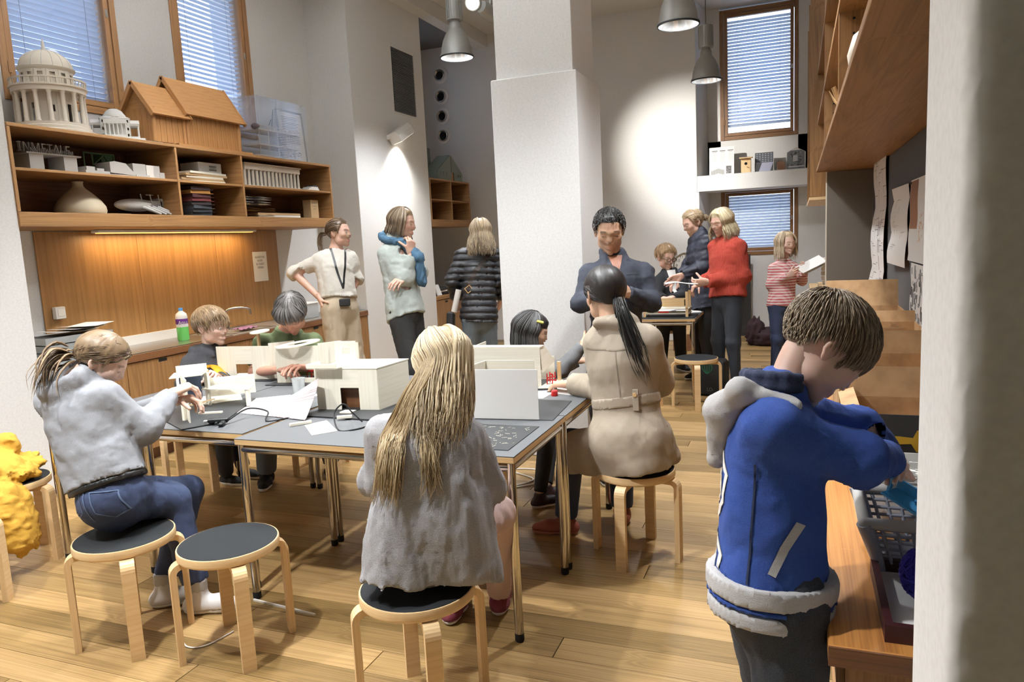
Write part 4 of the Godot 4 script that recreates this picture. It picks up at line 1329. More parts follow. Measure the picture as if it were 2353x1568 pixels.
func build_far_things() -> void:
	var y := TT
	# model on the far table
	var m := thing("frame_model", "open timber frame model on a dark board on the far table", "model", Vector3(-1.18, y, -7.12))
	put(m, "base_board", bx(Vector3(0.5, 0.012, 0.3), Vector3(0.02, 0.006, 0)), M.cutmat)
	for s in [[-0.2, 0.12], [0.2, 0.12], [-0.2, -0.08], [0.2, -0.08]]:
		put(m, "post", lh(Vector3(s[0] - 0.012, 0.012, s[1] - 0.01), Vector3(s[0] + 0.012, 0.25 if s[0] > 0 else 0.19, s[1] + 0.01)), M.birch)
	put(m, "deck", bx(Vector3(0.44, 0.008, 0.22), Vector3(0, 0.09, 0.02)), M.ply)
	put(m, "lower_deck", bx(Vector3(0.44, 0.008, 0.2), Vector3(0, 0.045, 0.02)), M.ply)
	put(m, "top_rail", bx(Vector3(0.42, 0.012, 0.012), Vector3(0, 0.185, 0.12)), M.birch)
	put(m, "back_panel", bx(Vector3(0.24, 0.075, 0.004), Vector3(0.03, 0.132, -0.07)), M.birch)
	put(m, "red_strip", bx(Vector3(0.1, 0.012, 0.004), Vector3(-0.02, 0.058, 0.115)), M.red)
	var sp := Mb.new()
	var gr := []
	for i in 4:
		var rr := []
		for k in 7: rr.append(Vector3((k / 6.0 - 0.5) * 0.3, 0.012 * sin(k * 0.9), (i / 3.0 - 0.5) * 0.2))
		gr.append(rr)
	sp.sheet(gr, 0.002)
	var hw: Vector3 = JOINTS.red_woman.wl
	solo("held_sheet", sp, M.white, "white sheet held by the woman in the red jumper", "card", "", hw + Vector3(-0.24, 0.0, 0.06), 0.3)
	for p in [["white paper sheet lying on the far table beside the frame model", -1.05, -7.62, 0.2], ["white paper sheet lying on the far table before the seated man", -1.35, -7.75, -0.3]]:
		solo("paper_sheet", bx(Vector3(0.24, 0.002, 0.3), Vector3(0, 0.001, 0)), M.paper, p[0], "paper", "", Vector3(p[1], y, p[2]), p[3])
	# bag with a balloon emblem under the far table
	var b := thing("tote_bag", "black bag with green balloon emblem under the far table", "bag", Vector3(-0.78, 0, -7.05), -0.3)
	put(b, "pouch", bx(Vector3(0.34, 0.36, 0.14), Vector3(0, 0.18, 0), 0.03), M.rubber)
	var eg := mat("balloongreen", Color(0.10, 0.42, 0.27), 0.6)
	var em := Mb.new()
	for k in 5:
		var u := (k - 2) / 2.0
		var pts := []
		for i in 9:
			var t := i / 8.0
			pts.append(Vector3(u * 0.06 * sin(t * 2.75 + 0.2) * (1.0 - 0.3 * t), 0.33 - 0.11 * t, 0.0715))
		em.tube(pts, 0.003, 5)
	put(b, "balloon_emblem", em, eg)
	var lo := letters("LO-", 0.035, M.greymetal, b)
	lo.position = Vector3(0.03, 0.07, 0.0715)
	# crates under the far table
	solo("floor_crate", bx(Vector3(0.5, 0.12, 0.3), Vector3(0, 0.06, 0), 0.004), M.birch, "pale wooden crate on the floor by the far wall", "crate", "", Vector3(-1.25, 0.22, -9.9))
	solo("floor_crate", bx(Vector3(0.6, 0.22, 0.32), Vector3(0, 0.11, 0), 0.004), M.oakdark, "dark crate under the pale wooden crate by the far wall", "crate", "", Vector3(-1.25, 0, -9.9))
	# pink jumper on a stool beyond the quilted jacket
	var pk := Mb.new()
	lump(pk, Vector3(0, 0.12, 0), Vector3(0.14, 0.16, 0.12), 4, 0.3)
	solo("pink_jumper", pk, cloth("pinkcloth", Color(0.66, 0.50, 0.54)), "pink jumper bundled on a black bag beyond the quilted jacket", "jumper", "", Vector3(-3.0, 0.44, -8.0))
	var pkb := Mb.new()
	lump(pkb, Vector3(0, 0.05, 0), Vector3(0.2, 0.06, 0.16), 8, 0.2)
	solo("flat_bag", pkb, M.rubber, "flat black bag on a stool beyond the quilted jacket", "bag", "", Vector3(-3.0, 0.4425, -8.0))
	copy_of(stool0, Vector3(-3.0, 0, -8.0), 0.4, "birch stool with a black bag beyond the quilted jacket")
	# stand of trays beside the column
	var tr := thing("tray_trolley", "chrome trolley of paper trays behind the column", "trolley", Vector3(-2.75, 0, -8.9))
	for s in [[-0.2, -0.2], [0.2, -0.2], [0.2, 0.2], [-0.2, 0.2]]:
		var l := Mb.new()
		l.tube([Vector3(s[0], 0, s[1]), Vector3(s[0], 0.95, s[1])], 0.014, 10)
		put(tr, "post", l, M.chrome)
	for k in 5: put(tr, "tray", bx(Vector3(0.4, 0.012, 0.4), Vector3(0, 0.5 + 0.1 * k, 0), 0.002), M.cutmat if k % 2 else M.paper)
	# papers on the niche cabinet
	for k in 5:
		solo("magazine", bx(Vector3(0.24, 0.02, 0.3), Vector3(0, 0.01, 0), 0.002), [M.black, M.cutmat, M.paper, M.black, M.cutmat][k], "%s magazine in the pile on the niche cabinet" % ["bottom", "second", "third", "fourth", "top"][k], "magazine", "magazines on the niche cabinet", Vector3(-4.8, 0.8525 + 0.0205 * k, -9.35), 0.15 * (k - 2))
	var lf := Mb.new()
	lf.obox(Transform3D(Basis(Vector3.RIGHT, 0.0) * Basis(Vector3.BACK, 0.35), Vector3(0, 0.075, 0)), Vector3(0.02, 0.16, 0.12), 0.002)
	solo("leaflet_holder", lf, M.paper, "white leaflets leaning on the front of the niche cabinet", "leaflets", "", Vector3(-4.68, 0.8525, -9.12))
	# wooden box with white things beyond the divider
	solo("sample_box", bx(Vector3(0.34, 0.1, 0.5), Vector3(0, 0.05, 0), 0.004), M.birch, "pale wooden box on the counter beyond the grey divider", "box", "", Vector3(0.36, 0.86, -8.2))
	solo("far_counter", bx(Vector3(0.5, 0.86, 2.2), Vector3(0, 0.43, 0), 0.004), M.birch, "pale wooden counter beyond the grey divider", "counter", "", Vector3(0.37, 0, -8.6))
	var wt := Mb.new()
	for k in 6: wt.obox(Transform3D(Basis(Vector3.UP, k * 0.4), Vector3(0, 0.025 + 0.045 * k, 0)), Vector3(0.09, 0.04, 0.09), 0.006)
	solo("white_tower", wt, M.modelwhite, "small white stacked model on the pale box beyond the divider", "model", "", Vector3(0.27, 0.96, -8.05))

# ---------------------------------------------------------------- models and papers in the bookcase
func holed(mb: Mb, xf: Transform3D, w: float, h: float, th: float, holes: Array) -> void:
	# a wall sheet with real rectangular openings, cut into a grid of solid pieces
	var xs := [0.0, w]
	var ys := [0.0, h]
	for r in holes:
		for e in [r.position.x, r.end.x]:
			if not xs.has(e): xs.append(e)
		for e in [r.position.y, r.end.y]:
			if not ys.has(e): ys.append(e)
	xs.sort()
	ys.sort()
	for i in xs.size() - 1:
		for j in ys.size() - 1:
			var c := Vector2((xs[i] + xs[i + 1]) / 2, (ys[j] + ys[j + 1]) / 2)
			var open := false
			for r in holes:
				if r.has_point(c): open = true
			if not open: mb.box(Vector3(xs[i], ys[j], -th / 2), Vector3(xs[i + 1], ys[j + 1], th / 2), 0.0, xf)

func build_shelf_things() -> void:
	var q := PI / 2
	var top := 2.44
	# domed round temple
	var d := thing("temple_model", "cream domed round temple model with columns and balustrade on the bookcase", "model", Vector3(-4.87, top, -3.78), q)
	var m: Material = M.modelwhite
	var pd := Mb.new()
	pd.lathe([Vector2(0, 0), Vector2(0.265, 0), Vector2(0.265, 0.012), Vector2(0.24, 0.02), Vector2(0.24, 0.04), Vector2(0.228, 0.045), Vector2(0.228, 0.065), Vector2(0, 0.066)], 48)
	put(d, "pedestal", pd, m)
	for k in 16:
		var a := TAU * (k + 0.3) / 16
		var c := Mb.new()
		c.lathe([Vector2(0.02, 0.065), Vector2(0.02, 0.073), Vector2(0.0155, 0.078), Vector2(0.013, 0.255), Vector2(0.019, 0.265), Vector2(0.019, 0.272)], 12, Transform3D(Basis.IDENTITY, Vector3(sin(a) * 0.205, 0, cos(a) * 0.205)))
		put(d, "column", c, m)
	for k in 16:
		var a := TAU * k / 16 + 0.2
		var w := Mb.new()
		var hol := []
		if k % 4 == 0: hol = [Rect2(0.012, 0.0, 0.034, 0.135)]
		elif k % 4 == 2: hol = [Rect2(0.014, 0.075, 0.03, 0.045)]
		holed(w, Transform3D(Basis(Vector3.UP, a), Vector3(sin(a) * 0.146 - cos(a) * 0.029, 0.065, cos(a) * 0.146 + sin(a) * 0.029)), 0.058, 0.207, 0.006, hol)
		put(d, "cella_panel", w, m)
	var en := Mb.new()
	en.lathe([Vector2(0.14, 0.272), Vector2(0.226, 0.272), Vector2(0.228, 0.30), Vector2(0.238, 0.305), Vector2(0.238, 0.315), Vector2(0.12, 0.316)], 48)
	put(d, "entablature", en, m)
	for k in 44:
		var a := TAU * k / 44
		put(d, "baluster", bx(Vector3(0.006, 0.038, 0.006), Vector3(sin(a) * 0.228, 0.335, cos(a) * 0.228)), m)
	var rl := Mb.new()
	rl.lathe([Vector2(0.222, 0.352), Vector2(0.234, 0.352), Vector2(0.235, 0.362), Vector2(0.222, 0.362), Vector2(0.222, 0.352)], 48)
	put(d, "rail", rl, m)
	var dr := Mb.new()
	dr.lathe([Vector2(0.145, 0.316), Vector2(0.145, 0.42)], 48)
	dr.lathe([Vector2(0.14, 0.42), Vector2(0.162, 0.42), Vector2(0.176, 0.434), Vector2(0.178, 0.442), Vector2(0.165, 0.446)], 48)
	var drm := put(d, "drum", dr, m)
	for k in 14:
		var a := TAU * k / 14
		var w := Mb.new()
		holed(w, Transform3D(Basis(Vector3.UP, a), Vector3(sin(a) * 0.156 - cos(a) * 0.0355, 0.316, cos(a) * 0.156 + sin(a) * 0.0355)), 0.071, 0.106, 0.008, [Rect2(0.019, 0.02, 0.033, 0.066)])
		put(drm, "niche_wall", w, m)
	var dm := Mb.new()
	var prof := []
	for i in 11:
		var a := PI / 2 * i / 10.0
		prof.append(Vector2(0.165 * cos(a), 0.446 + 0.125 * sin(a)))
	dm.lathe(prof, 48)
	var dome := put(d, "dome", dm, m)
	for k in 16:
		var rb := []
		for i in 9:
			var a := PI / 2 * i / 8.5
			rb.append(Vector3(sin(TAU * k / 16) * 0.1655 * cos(a), 0.446 + 0.1258 * sin(a), cos(TAU * k / 16) * 0.1655 * cos(a)))
		var rm := Mb.new()
		rm.tube(rb, 0.002, 5)
		put(dome, "dome_rib", rm, M.modelgrey)
	var sp := Mb.new()
	sp.lathe([Vector2(0.02, 0.568), Vector2(0.012, 0.59), Vector2(0.009, 0.62), Vector2(0.0, 0.66)], 12)
	put(d, "spire", sp, m)
	# villa with porticos
	var v := thing("villa_model", "small white villa model with dome and columned porticos", "model", Vector3(-4.83, top, -4.26), q)
	var wm: Material = M.white
	var vb := Node3D.new()
	vb.name = "house"
	v.add_child(vb)
	vb.rotation.y = -0.72
	put(v, "base_slab", bx(Vector3(0.52, 0.012, 0.34), Vector3(0.02, 0.006, 0)), wm)
	for s in 4:
		var wv := Mb.new()
		var hl := []
		for k in [0.011, 0.177]:
			for yy in [0.018, 0.063, 0.118]: hl.append(Rect2(k, yy, 0.012, 0.02))
		holed(wv, Transform3D(Basis(Vector3.UP, s * PI / 2), Vector3.ZERO) * Transform3D(Basis.IDENTITY, Vector3(-0.1, 0.012, 0.098)), 0.2, 0.15, 0.004, hl)
		put(vb, "house_wall", wv, wm)
	var pr := Mb.new()
	pr.lathe([Vector2(0.148, 0.162), Vector2(0.06, 0.195), Vector2(0.0, 0.196)], 4, Transform3D(Basis(Vector3.UP, PI / 4), Vector3.ZERO))
	put(vb, "hipped_roof", pr, wm)
	var vd := Mb.new()
	vd.lathe([Vector2(0.078, 0.18), Vector2(0.078, 0.195), Vector2(0.07, 0.205), Vector2(0.055, 0.228), Vector2(0.03, 0.243), Vector2(0, 0.247)], 28)
	put(vb, "dome", vd, wm)
	for s in [0.0, PI / 2, -PI / 2]:
		var fx := Transform3D(Basis(Vector3.UP, s), Vector3.ZERO)
		var pt := Mb.new()
		pt.box(Vector3(-0.075, 0.012, 0.1), Vector3(0.075, 0.035, 0.16), 0.0, fx)
		pt.box(Vector3(-0.045, 0.012, 0.16), Vector3(0.045, 0.028, 0.195), 0.0, fx)
		put(vb, "portico_steps", pt, wm)
		pt = Mb.new()
		pt.box(Vector3(-0.078, 0.115, 0.1), Vector3(0.078, 0.128, 0.162), 0.0, fx)
		pt.prism(PackedVector2Array([Vector2(-0.082, 0.128), Vector2(0.082, 0.128), Vector2(0, 0.165)]), 0.065, fx * Transform3D(Basis.IDENTITY, Vector3(0, 0, 0.131)))
		put(vb, "pediment", pt, wm)
		for k in 6:
			var c := Mb.new()
			c.tube([fx * Vector3(-0.068 + 0.0272 * k, 0.035, 0.153), fx * Vector3(-0.068 + 0.0272 * k, 0.116, 0.153)], 0.0055, 8)
			put(vb, "column", c, wm)
	# wooden barn
	barn()
	# acrylic case with a rig model
	var ca := thing("display_case", "clear acrylic display case holding a white truss model", "display case", Vector3(-4.86, top, -6.05), q)
	var ac := Mb.new()
	for f in [[Vector3(-0.37, 0.0, -0.15), Vector3(-0.365, 0.56, 0.2)], [Vector3(0.365, 0.0, -0.15), Vector3(0.37, 0.56, 0.2)], [Vector3(-0.365, 0, 0.195), Vector3(0.365, 0.56, 0.2)], [Vector3(-0.365, 0, -0.15), Vector3(0.365, 0.56, -0.145)], [Vector3(-0.37, 0.56, -0.15), Vector3(0.37, 0.565, 0.2)]]:
		ac.box(f[0], f[1])
	put(ca, "cover", ac, M.acrylic)
	var rg := thing("rig_model", "white truss tower model with a small red hull inside the clear case", "model", Vector3(-4.86, top + 0.002, -6.05), q)
	put(rg, "base_plate", bx(Vector3(0.7, 0.008, 0.3), Vector3(0, 0.004, 0.02)), M.ply)
	for yy in [0.03, 0.13, 0.27]:
		var dk := Mb.new()
		dk.box(Vector3(-0.28, yy, -0.08), Vector3(0.32, yy + 0.012, 0.12))
		put(rg, "deck", dk, M.modelwhite)
	var tr := Mb.new()
	for k in 9:
		var x := -0.26 + 0.07 * k
		tr.tube([Vector3(x, 0.28, 0.11), Vector3(x + 0.035, 0.315, 0.11)], 0.003, 5)
		tr.tube([Vector3(x + 0.035, 0.315, 0.11), Vector3(x + 0.07, 0.28, 0.11)], 0.003, 5)
	tr.tube([Vector3(-0.26, 0.317, 0.11), Vector3(0.34, 0.317, 0.11)], 0.004, 5)
	for k in 5:
		tr.tube([Vector3(-0.25 + 0.13 * k, 0.01, 0.1), Vector3(-0.25 + 0.13 * k, 0.28, 0.1)], 0.004, 5)
		tr.tube([Vector3(0.05 + 0.05 * k, 0.02, 0.1), Vector3(0.1 + 0.05 * k, 0.27, 0.1)], 0.003, 5)
	put(rg, "truss", tr, M.modelwhite)
	for k in 14: put(rg, "stair_tread", bx(Vector3(0.07, 0.005, 0.05), Vector3(0.06, 0.02 + 0.018 * k, 0.13)), M.modelwhite)
	var hu := Mb.new()
	hu.ball(Vector3(-0.27, 0.30, 0.08), Vector3(0.05, 0.03, 0.035), 14)
	put(rg, "red_hull", hu, mat("darkred", Color(0.25, 0.05, 0.06), 0.5))
	var ms := Mb.new()
	ms.tube([Vector3(0.0, 0.32, 0.05), Vector3(0.04, 0.5, 0.05)], 0.003, 5)
	ms.tube([Vector3(0.0, 0.4, 0.05), Vector3(-0.04, 0.34, 0.05)], 0.003, 5)
	put(rg, "mast", ms, M.black)
	# framed text sheet
	var fr := thing("framed_text", "grey framed sheet of text leaning beside the clear case", "frame", Vector3(-5.02, top, -6.66), q)
	fr.rotation.x = -0.08
	put(fr, "sheet", bx(Vector3(0.42, 0.58, 0.004), Vector3(0, 0.3, 0)), M.paper)
	for e in [[Vector3(-0.215, 0, -0.006), Vector3(-0.2, 0.6, 0.012)], [Vector3(0.2, 0, -0.006), Vector3(0.215, 0.6, 0.012)], [Vector3(-0.2, 0, -0.006), Vector3(0.2, 0.015, 0.012)], [Vector3(-0.2, 0.585, -0.006), Vector3(0.2, 0.6, 0.012)]]:
		put(fr, "frame_bar", lh(e[0], e[1]), M.greymetal)
	var r := RandomNumberGenerator.new()
	r.seed = 2
	var tx := Mb.new()
	for k in 16:
		if k == 8: continue
		tx.box(Vector3(-0.13, 0.53 - 0.018 * k, 0.0022), Vector3(0.1 + 0.05 * r.randf(), 0.537 - 0.018 * k, 0.0026))
	for k in 30: tx.box(Vector3(-0.13 + 0.26 * r.randf(), 0.1 + 0.05 * r.randf(), 0.0022), Vector3(-0.12 + 0.26 * r.randf(), 0.11 + 0.06 * r.randf(), 0.0026)) if false else tx.obox(Transform3D(Basis.IDENTITY, Vector3(-0.13 + 0.26 * r.randf(), 0.11 + 0.06 * r.randf(), 0.0024)), Vector3(0.02, 0.006, 0.0005))
	put(fr, "printed_text", tx, M.ink)
	# upper row, first bay
	var u := 2.165
	var sm := thing("sign_model", "model of two pale boxes carrying raised letters in the first bay", "model", Vector3(-4.85, u, -3.68), q)
	put(sm, "box", bx(Vector3(0.1, 0.11, 0.16), Vector3(-0.13, 0.065, 0)), M.modelgrey)
	put(sm, "box", bx(Vector3(0.1, 0.11, 0.16), Vector3(0.12, 0.065, 0)), M.modelgrey)
	put(sm, "base_plate", bx(Vector3(0.36, 0.01, 0.18), Vector3(0, 0.005, 0)), M.modelgrey)
	put(sm, "bridge", bx(Vector3(0.40, 0.01, 0.18), Vector3(0, 0.125, 0)), M.modelgrey)
	var lt := letters("INMETALE", 0.062, M.modelgrey, sm, 0.02)
	lt.position = Vector3(-0.02, 0.168, 0.02)
	var l2 := letters("NNNRANNMHHM", 0.03, M.modelgrey, sm, 0.02)
	l2.position = Vector3(-0.0, 0.145, 0.06)
	var mk := func(lb: String, at: float, parts: Array, tone: Material) -> Node3D:
		var o := thing("block_model", lb, "model", Vector3(-4.8, u, at), q)
		for e in parts:
			var b := Mb.new()
			if e is PackedVector2Array: b.prism(e, 0.15)
			else: b.obox(Transform3D(Basis.IDENTITY, e[0]), e[1], 0.0015)
			put(o, "volume", b, tone)
		return o
	mk.call("low pale house model with a folded roof in the first bay", -3.98, [[Vector3(0, 0.018, 0), Vector3(0.2, 0.036, 0.14)], [Vector3(-0.05, 0.05, 0), Vector3(0.07, 0.028, 0.12)], [Vector3(0.03, 0.045, 0.01), Vector3(0.06, 0.02, 0.1)]], M.modelgrey)
	mk.call("wedge shaped pale model with sloping front in the first bay", -4.18, [PackedVector2Array([Vector2(-0.1, 0.03), Vector2(0.13, 0.02), Vector2(0.04, 0.105), Vector2(-0.06, 0.115), Vector2(-0.1, 0.105)]), [Vector3(0, 0.01, 0), Vector3(0.24, 0.02, 0.15)]], M.modelgrey)
	mk.call("pale cube model with a step and a bent wire in the first bay", -4.355, [[Vector3(0, 0.07, 0), Vector3(0.12, 0.09, 0.12)], [Vector3(0.01, 0.015, 0.01), Vector3(0.13, 0.03, 0.14)]], M.modelgrey)
	mk.call("white faceted box model with a low annex by the divider", -4.50, [[Vector3(-0.02, 0.06, 0), Vector3(0.13, 0.10, 0.13)], [Vector3(0.07, 0.03, 0.03), Vector3(0.07, 0.06, 0.08)]], M.white)
	var gt := thing("truss_model", "small green truss box model standing behind the wedge model", "model", Vector3(-4.93, u, -4.17), q)
	var gm := mat("modelgreen", Color(0.36, 0.47, 0.33), 0.7)
	var gx := Mb.new()
	for e in [[Vector3(-0.13, 0.19, 0), Vector3(0.13, 0.19, 0)], [Vector3(-0.06, 0.19, 0), Vector3(-0.06, 0.1, 0)], [Vector3(-0.06, 0.1, 0), Vector3(0.04, 0.18, 0)], [Vector3(0.04, 0.18, 0), Vector3(0.12, 0.1, 0)], [Vector3(0.13, 0.19, 0), Vector3(0.13, 0.0, 0)], [Vector3(-0.13, 0.19, 0), Vector3(-0.13, 0.0, 0)]]: gx.tube(e, 0.006, 6)
	put(gt, "truss", gx, gm)
	put(gt, "cabin", bx(Vector3(0.1, 0.09, 0.1), Vector3(0.075, 0.145, -0.06)), gm)
	for k in 2:
		var mz: float = [-4.03, -4.46][k]
		var ma := Mb.new()
		ma.tube([Vector3(0, 0, 0), Vector3(0, 0.22, 0)], 0.003, 6)
		ma.tube([Vector3(-0.07, 0, 0), Vector3(-0.07, 0.2, 0)], 0.003, 6)
		ma.tube([Vector3(-0.14, 0.09, 0), Vector3(0, 0.2, 0), Vector3(0.1, 0.09, 0)], 0.0012, 4)
		solo("mast_model", ma, M.oakdark, "thin double mast model behind the %s" % ["folded roof model", "pale cube model"][k], "model", "", Vector3(-4.97, u, mz), q)
	# second bay
	var bl := ["bottom", "second", "third", "fourth", "top"]
	for k in 5: solo("card_board", bx(Vector3(0.5 - 0.04 * (k % 3), 0.018, 0.3), Vector3(0.0, 0.009, 0), 0.001), M.kraft if k % 2 else M.ply, "%s sheet in the pile of boards under the labelled box" % bl[k], "board", "boards piled in the second bay", Vector3(-4.84, u + 0.0185 * k, -4.95 - 0.015 * k), q + 0.05 * (k - 2))
	var lb := thing("label_box", "white cardboard box with a dark label on the pile of boards", "box", Vector3(-4.86, u + 0.094, -5.12), q)
	put(lb, "carton", bx(Vector3(0.27, 0.09, 0.2), Vector3(0, 0.046, 0), 0.002), M.cardwhite)
	put(lb, "label_plate", bx(Vector3(0.085, 0.045, 0.001), Vector3(0.03, 0.045, 0.101)), M.greymetal)
	var lbt := letters("Nomadi", 0.02, M.white, lb)
	lbt.position = Vector3(0.03, 0.045, 0.102)
	# third bay: long temple
	var te := thing("temple_model", "long cream temple model with a row of columns in the third bay", "model", Vector3(-4.8, u, -5.86), q)
	put(te, "base_slab", bx(Vector3(0.80, 0.014, 0.24), Vector3(0, 0.007, 0)), M.modelwhite)
	put(te, "architrave", bx(Vector3(0.80, 0.045, 0.24), Vector3(0, 0.178, 0), 0.002), M.modelwhite)
	put(te, "roof_slab", bx(Vector3(0.82, 0.014, 0.26), Vector3(0, 0.208, 0), 0.002), M.modelwhite)
	put(te, "cella", bx(Vector3(0.7, 0.14, 0.14), Vector3(0, 0.085, -0.02)), M.modelgrey)
	var cm := Mb.new()
	cm.lathe([Vector2(0.014, 0.014), Vector2(0.0125, 0.145), Vector2(0.017, 0.15), Vector2(0.017, 0.156)], 12)
	var cme := cm.mesh()
	for k in 15: put(te, "column", cme, M.modelwhite).position = Vector3(-0.385 + 0.055 * k, 0, 0.1)
	for k in 3: put(te, "column", cme, M.modelwhite).position = Vector3(0.385, 0, 0.05 - 0.06 * k)
	var tl := thing("tile_samples", "small stack of white sample tiles beside the long temple model", "samples", Vector3(-4.72, u, -6.45), q)
	for k in 4: put(tl, "tile", bx(Vector3(0.2 - 0.04 * k, 0.014, 0.1), Vector3(0.01 * k, 0.007 + 0.0145 * k, 0)), M.white if k < 3 else M.cutmat)
	# lower row
	var w := 1.885
	var vz := thing("vase", "speckled cream bottle vase with narrow neck in the lower bay", "vase", Vector3(-4.88, w + 0.012, -3.92), q)
	var vm := Mb.new()
	vm.lathe([Vector2(0, 0), Vector2(0.165, 0), Vector2(0.172, 0.02), Vector2(0.168, 0.05), Vector2(0.14, 0.095), Vector2(0.09, 0.145), Vector2(0.05, 0.18), Vector2(0.036, 0.2), Vector2(0.034, 0.222), Vector2(0.04, 0.232), Vector2(0.034, 0.232), Vector2(0.027, 0.222), Vector2(0.028, 0.19)], 40)
	put(vz, "vessel", vm, textured("speckle", ramp(noise_img(256, 256, 0.35, 91, 2), [Color(0.30, 0.26, 0.2), Color(0.72, 0.67, 0.57), Color(0.76, 0.71, 0.61), Color(0.78, 0.73, 0.63), Color(0.78, 0.73, 0.63)]), Vector3.ONE * 5.0, 0.7, true))
	for k in 2: solo("thin_board", bx(Vector3(0.34, 0.005, 0.2), Vector3(0, 0.0025, 0)), M.kraft, "thin board under the vase, %s of two" % ["lower", "upper"][k], "board", "", Vector3(-4.82, w + 0.0055 * k, -3.98 - 0.06 * k), q)
	ship(w)
	var bc := [Color(0.05, 0.06, 0.08), Color(0.1, 0.11, 0.13), Color(0.16, 0.17, 0.19), Color(0.1, 0.05, 0.06), Color(0.32, 0.10, 0.10), Color(0.22, 0.07, 0.08), Color(0.55, 0.38, 0.16), Color(0.14, 0.06, 0.07)]
	var bn := ["ink blue", "slate", "grey", "dark plum", "brick red", "maroon", "ochre", "wine"]
	for k in 8:
		var bo := thing("folder", "%s paper folder in the pile of the second lower bay" % bn[k], "folder", Vector3(-4.78, w + 0.0305 * k, -4.87), q + 0.04 * (k % 3 - 1), "folders piled in the second bay")
		put(bo, "cover", bx(Vector3(0.24, 0.003, 0.3), Vector3(0, 0.0015, 0)), mat("folder%d" % k, bc[k], 0.8))
		put(bo, "sheets", bx(Vector3(0.21, 0.026, 0.28), Vector3(-0.01, 0.0165, 0)), M["folder%d" % k])
	for k in 4:
		var gz := []
		for i in 4:
			var rr := []
			for jx in 9: rr.append(Vector3((jx / 8.0 - 0.5) * 0.36 - 0.02 * k, 0.012 + 0.004 * sin(jx * 1.1 + k), (i / 3.0 - 0.5) * 0.26))
			gz.append(rr)
		var pm := Mb.new()
		pm.sheet(gz, 0.018)
		solo("paper_stack", pm, M.paper if k > 1 else M.kraft, ["kraft paper bundle at the bottom of the third lower bay", "second kraft paper bundle of the third lower bay", "white paper bundle on the kraft ones in the third lower bay", "topmost white paper bundle of the third lower bay"][k], "paper", "", Vector3(-4.8, w + [0.0, 0.06, 0.12, 0.165][k], -5.63 - 0.04 * (k % 2)), q)
	for k in 2: solo("paper_stack", bx(Vector3(0.62, 0.022, 0.28), Vector3(0, 0.011, 0), 0.002), M.paper if k == 0 else M.kraft, ["long white sheet pile lying lowest in the third lower bay", "long kraft sheet pile in the third lower bay"][k], "paper", "", Vector3(-4.82, w + 0.0225 * k, -5.9), q)
	var sc := thing("kraft_box", "upright kraft sample box with small print at the bookcase end", "box", Vector3(-4.74, w, -6.47), q)
	put(sc, "carton", bx(Vector3(0.13, 0.19, 0.1), Vector3(0, 0.095, 0), 0.002), M.kraft)
	var sct := Mb.new()
	for k in 3: sct.obox(Transform3D(Basis.IDENTITY, Vector3(0, 0.155 - 0.028 * k, 0.0505)), Vector3(0.08 - 0.02 * k, 0.004, 0.0006))
	put(sc, "small_print", sct, M.ink)
	# house model on the small bookcase
	var hm := thing("gable_house_model", "grey-green model of a gabled house on the small bookcase", "model", Vector3(-4.84, 2.455, -9.6), q)
	var gg := mat("greygreen", Color(0.42, 0.45, 0.42), 0.8)
	var gb := Mb.new()
	gb.prism(PackedVector2Array([Vector2(-0.36, 0), Vector2(0.42, 0), Vector2(0.42, 0.12), Vector2(0.06, 0.36), Vector2(-0.36, 0.12)]), 0.2, Transform3D(Basis.IDENTITY, Vector3(0, 0, 0.1)))
	put(hm, "gable_block", gb, gg)
	var gw := Mb.new()
	holed(gw, Transform3D(Basis.IDENTITY, Vector3(-0.36, 0, 0.212)), 0.78, 0.12, 0.008, [Rect2(0.06, 0.05, 0.035, 0.06), Rect2(0.14, 0.05, 0.035, 0.06), Rect2(0.24, 0.05, 0.035, 0.06), Rect2(0.42, 0.0, 0.09, 0.115), Rect2(0.62, 0.06, 0.035, 0.03), Rect2(0.69, 0.06, 0.035, 0.03)])
	put(hm, "front_wall", gw, gg)
	var gp := Mb.new()
	gp.prism(PackedVector2Array([Vector2(-0.36, 0.12), Vector2(0.05, 0.12), Vector2(0.05, 0.355), Vector2(0.04, 0.35)]), 0.008, Transform3D(Basis.IDENTITY, Vector3(0, 0, 0.212)))
	put(hm, "gable_half", gp, gg)
	var gq := Mb.new()
	gq.prism(PackedVector2Array([Vector2(0.075, 0.12), Vector2(0.42, 0.12), Vector2(0.085, 0.345), Vector2(0.075, 0.345)]), 0.008, Transform3D(Basis.IDENTITY, Vector3(0, 0, 0.212)))
	put(hm, "gable_half", gq, gg)
	put(hm, "chimney_block", bx(Vector3(0.2, 0.45, 0.14), Vector3(-0.22, 0.225, -0.08)), gg)
	put(hm, "door_leaf", bx(Vector3(0.086, 0.11, 0.004), Vector3(0.105, 0.056, 0.203)), M.oak)

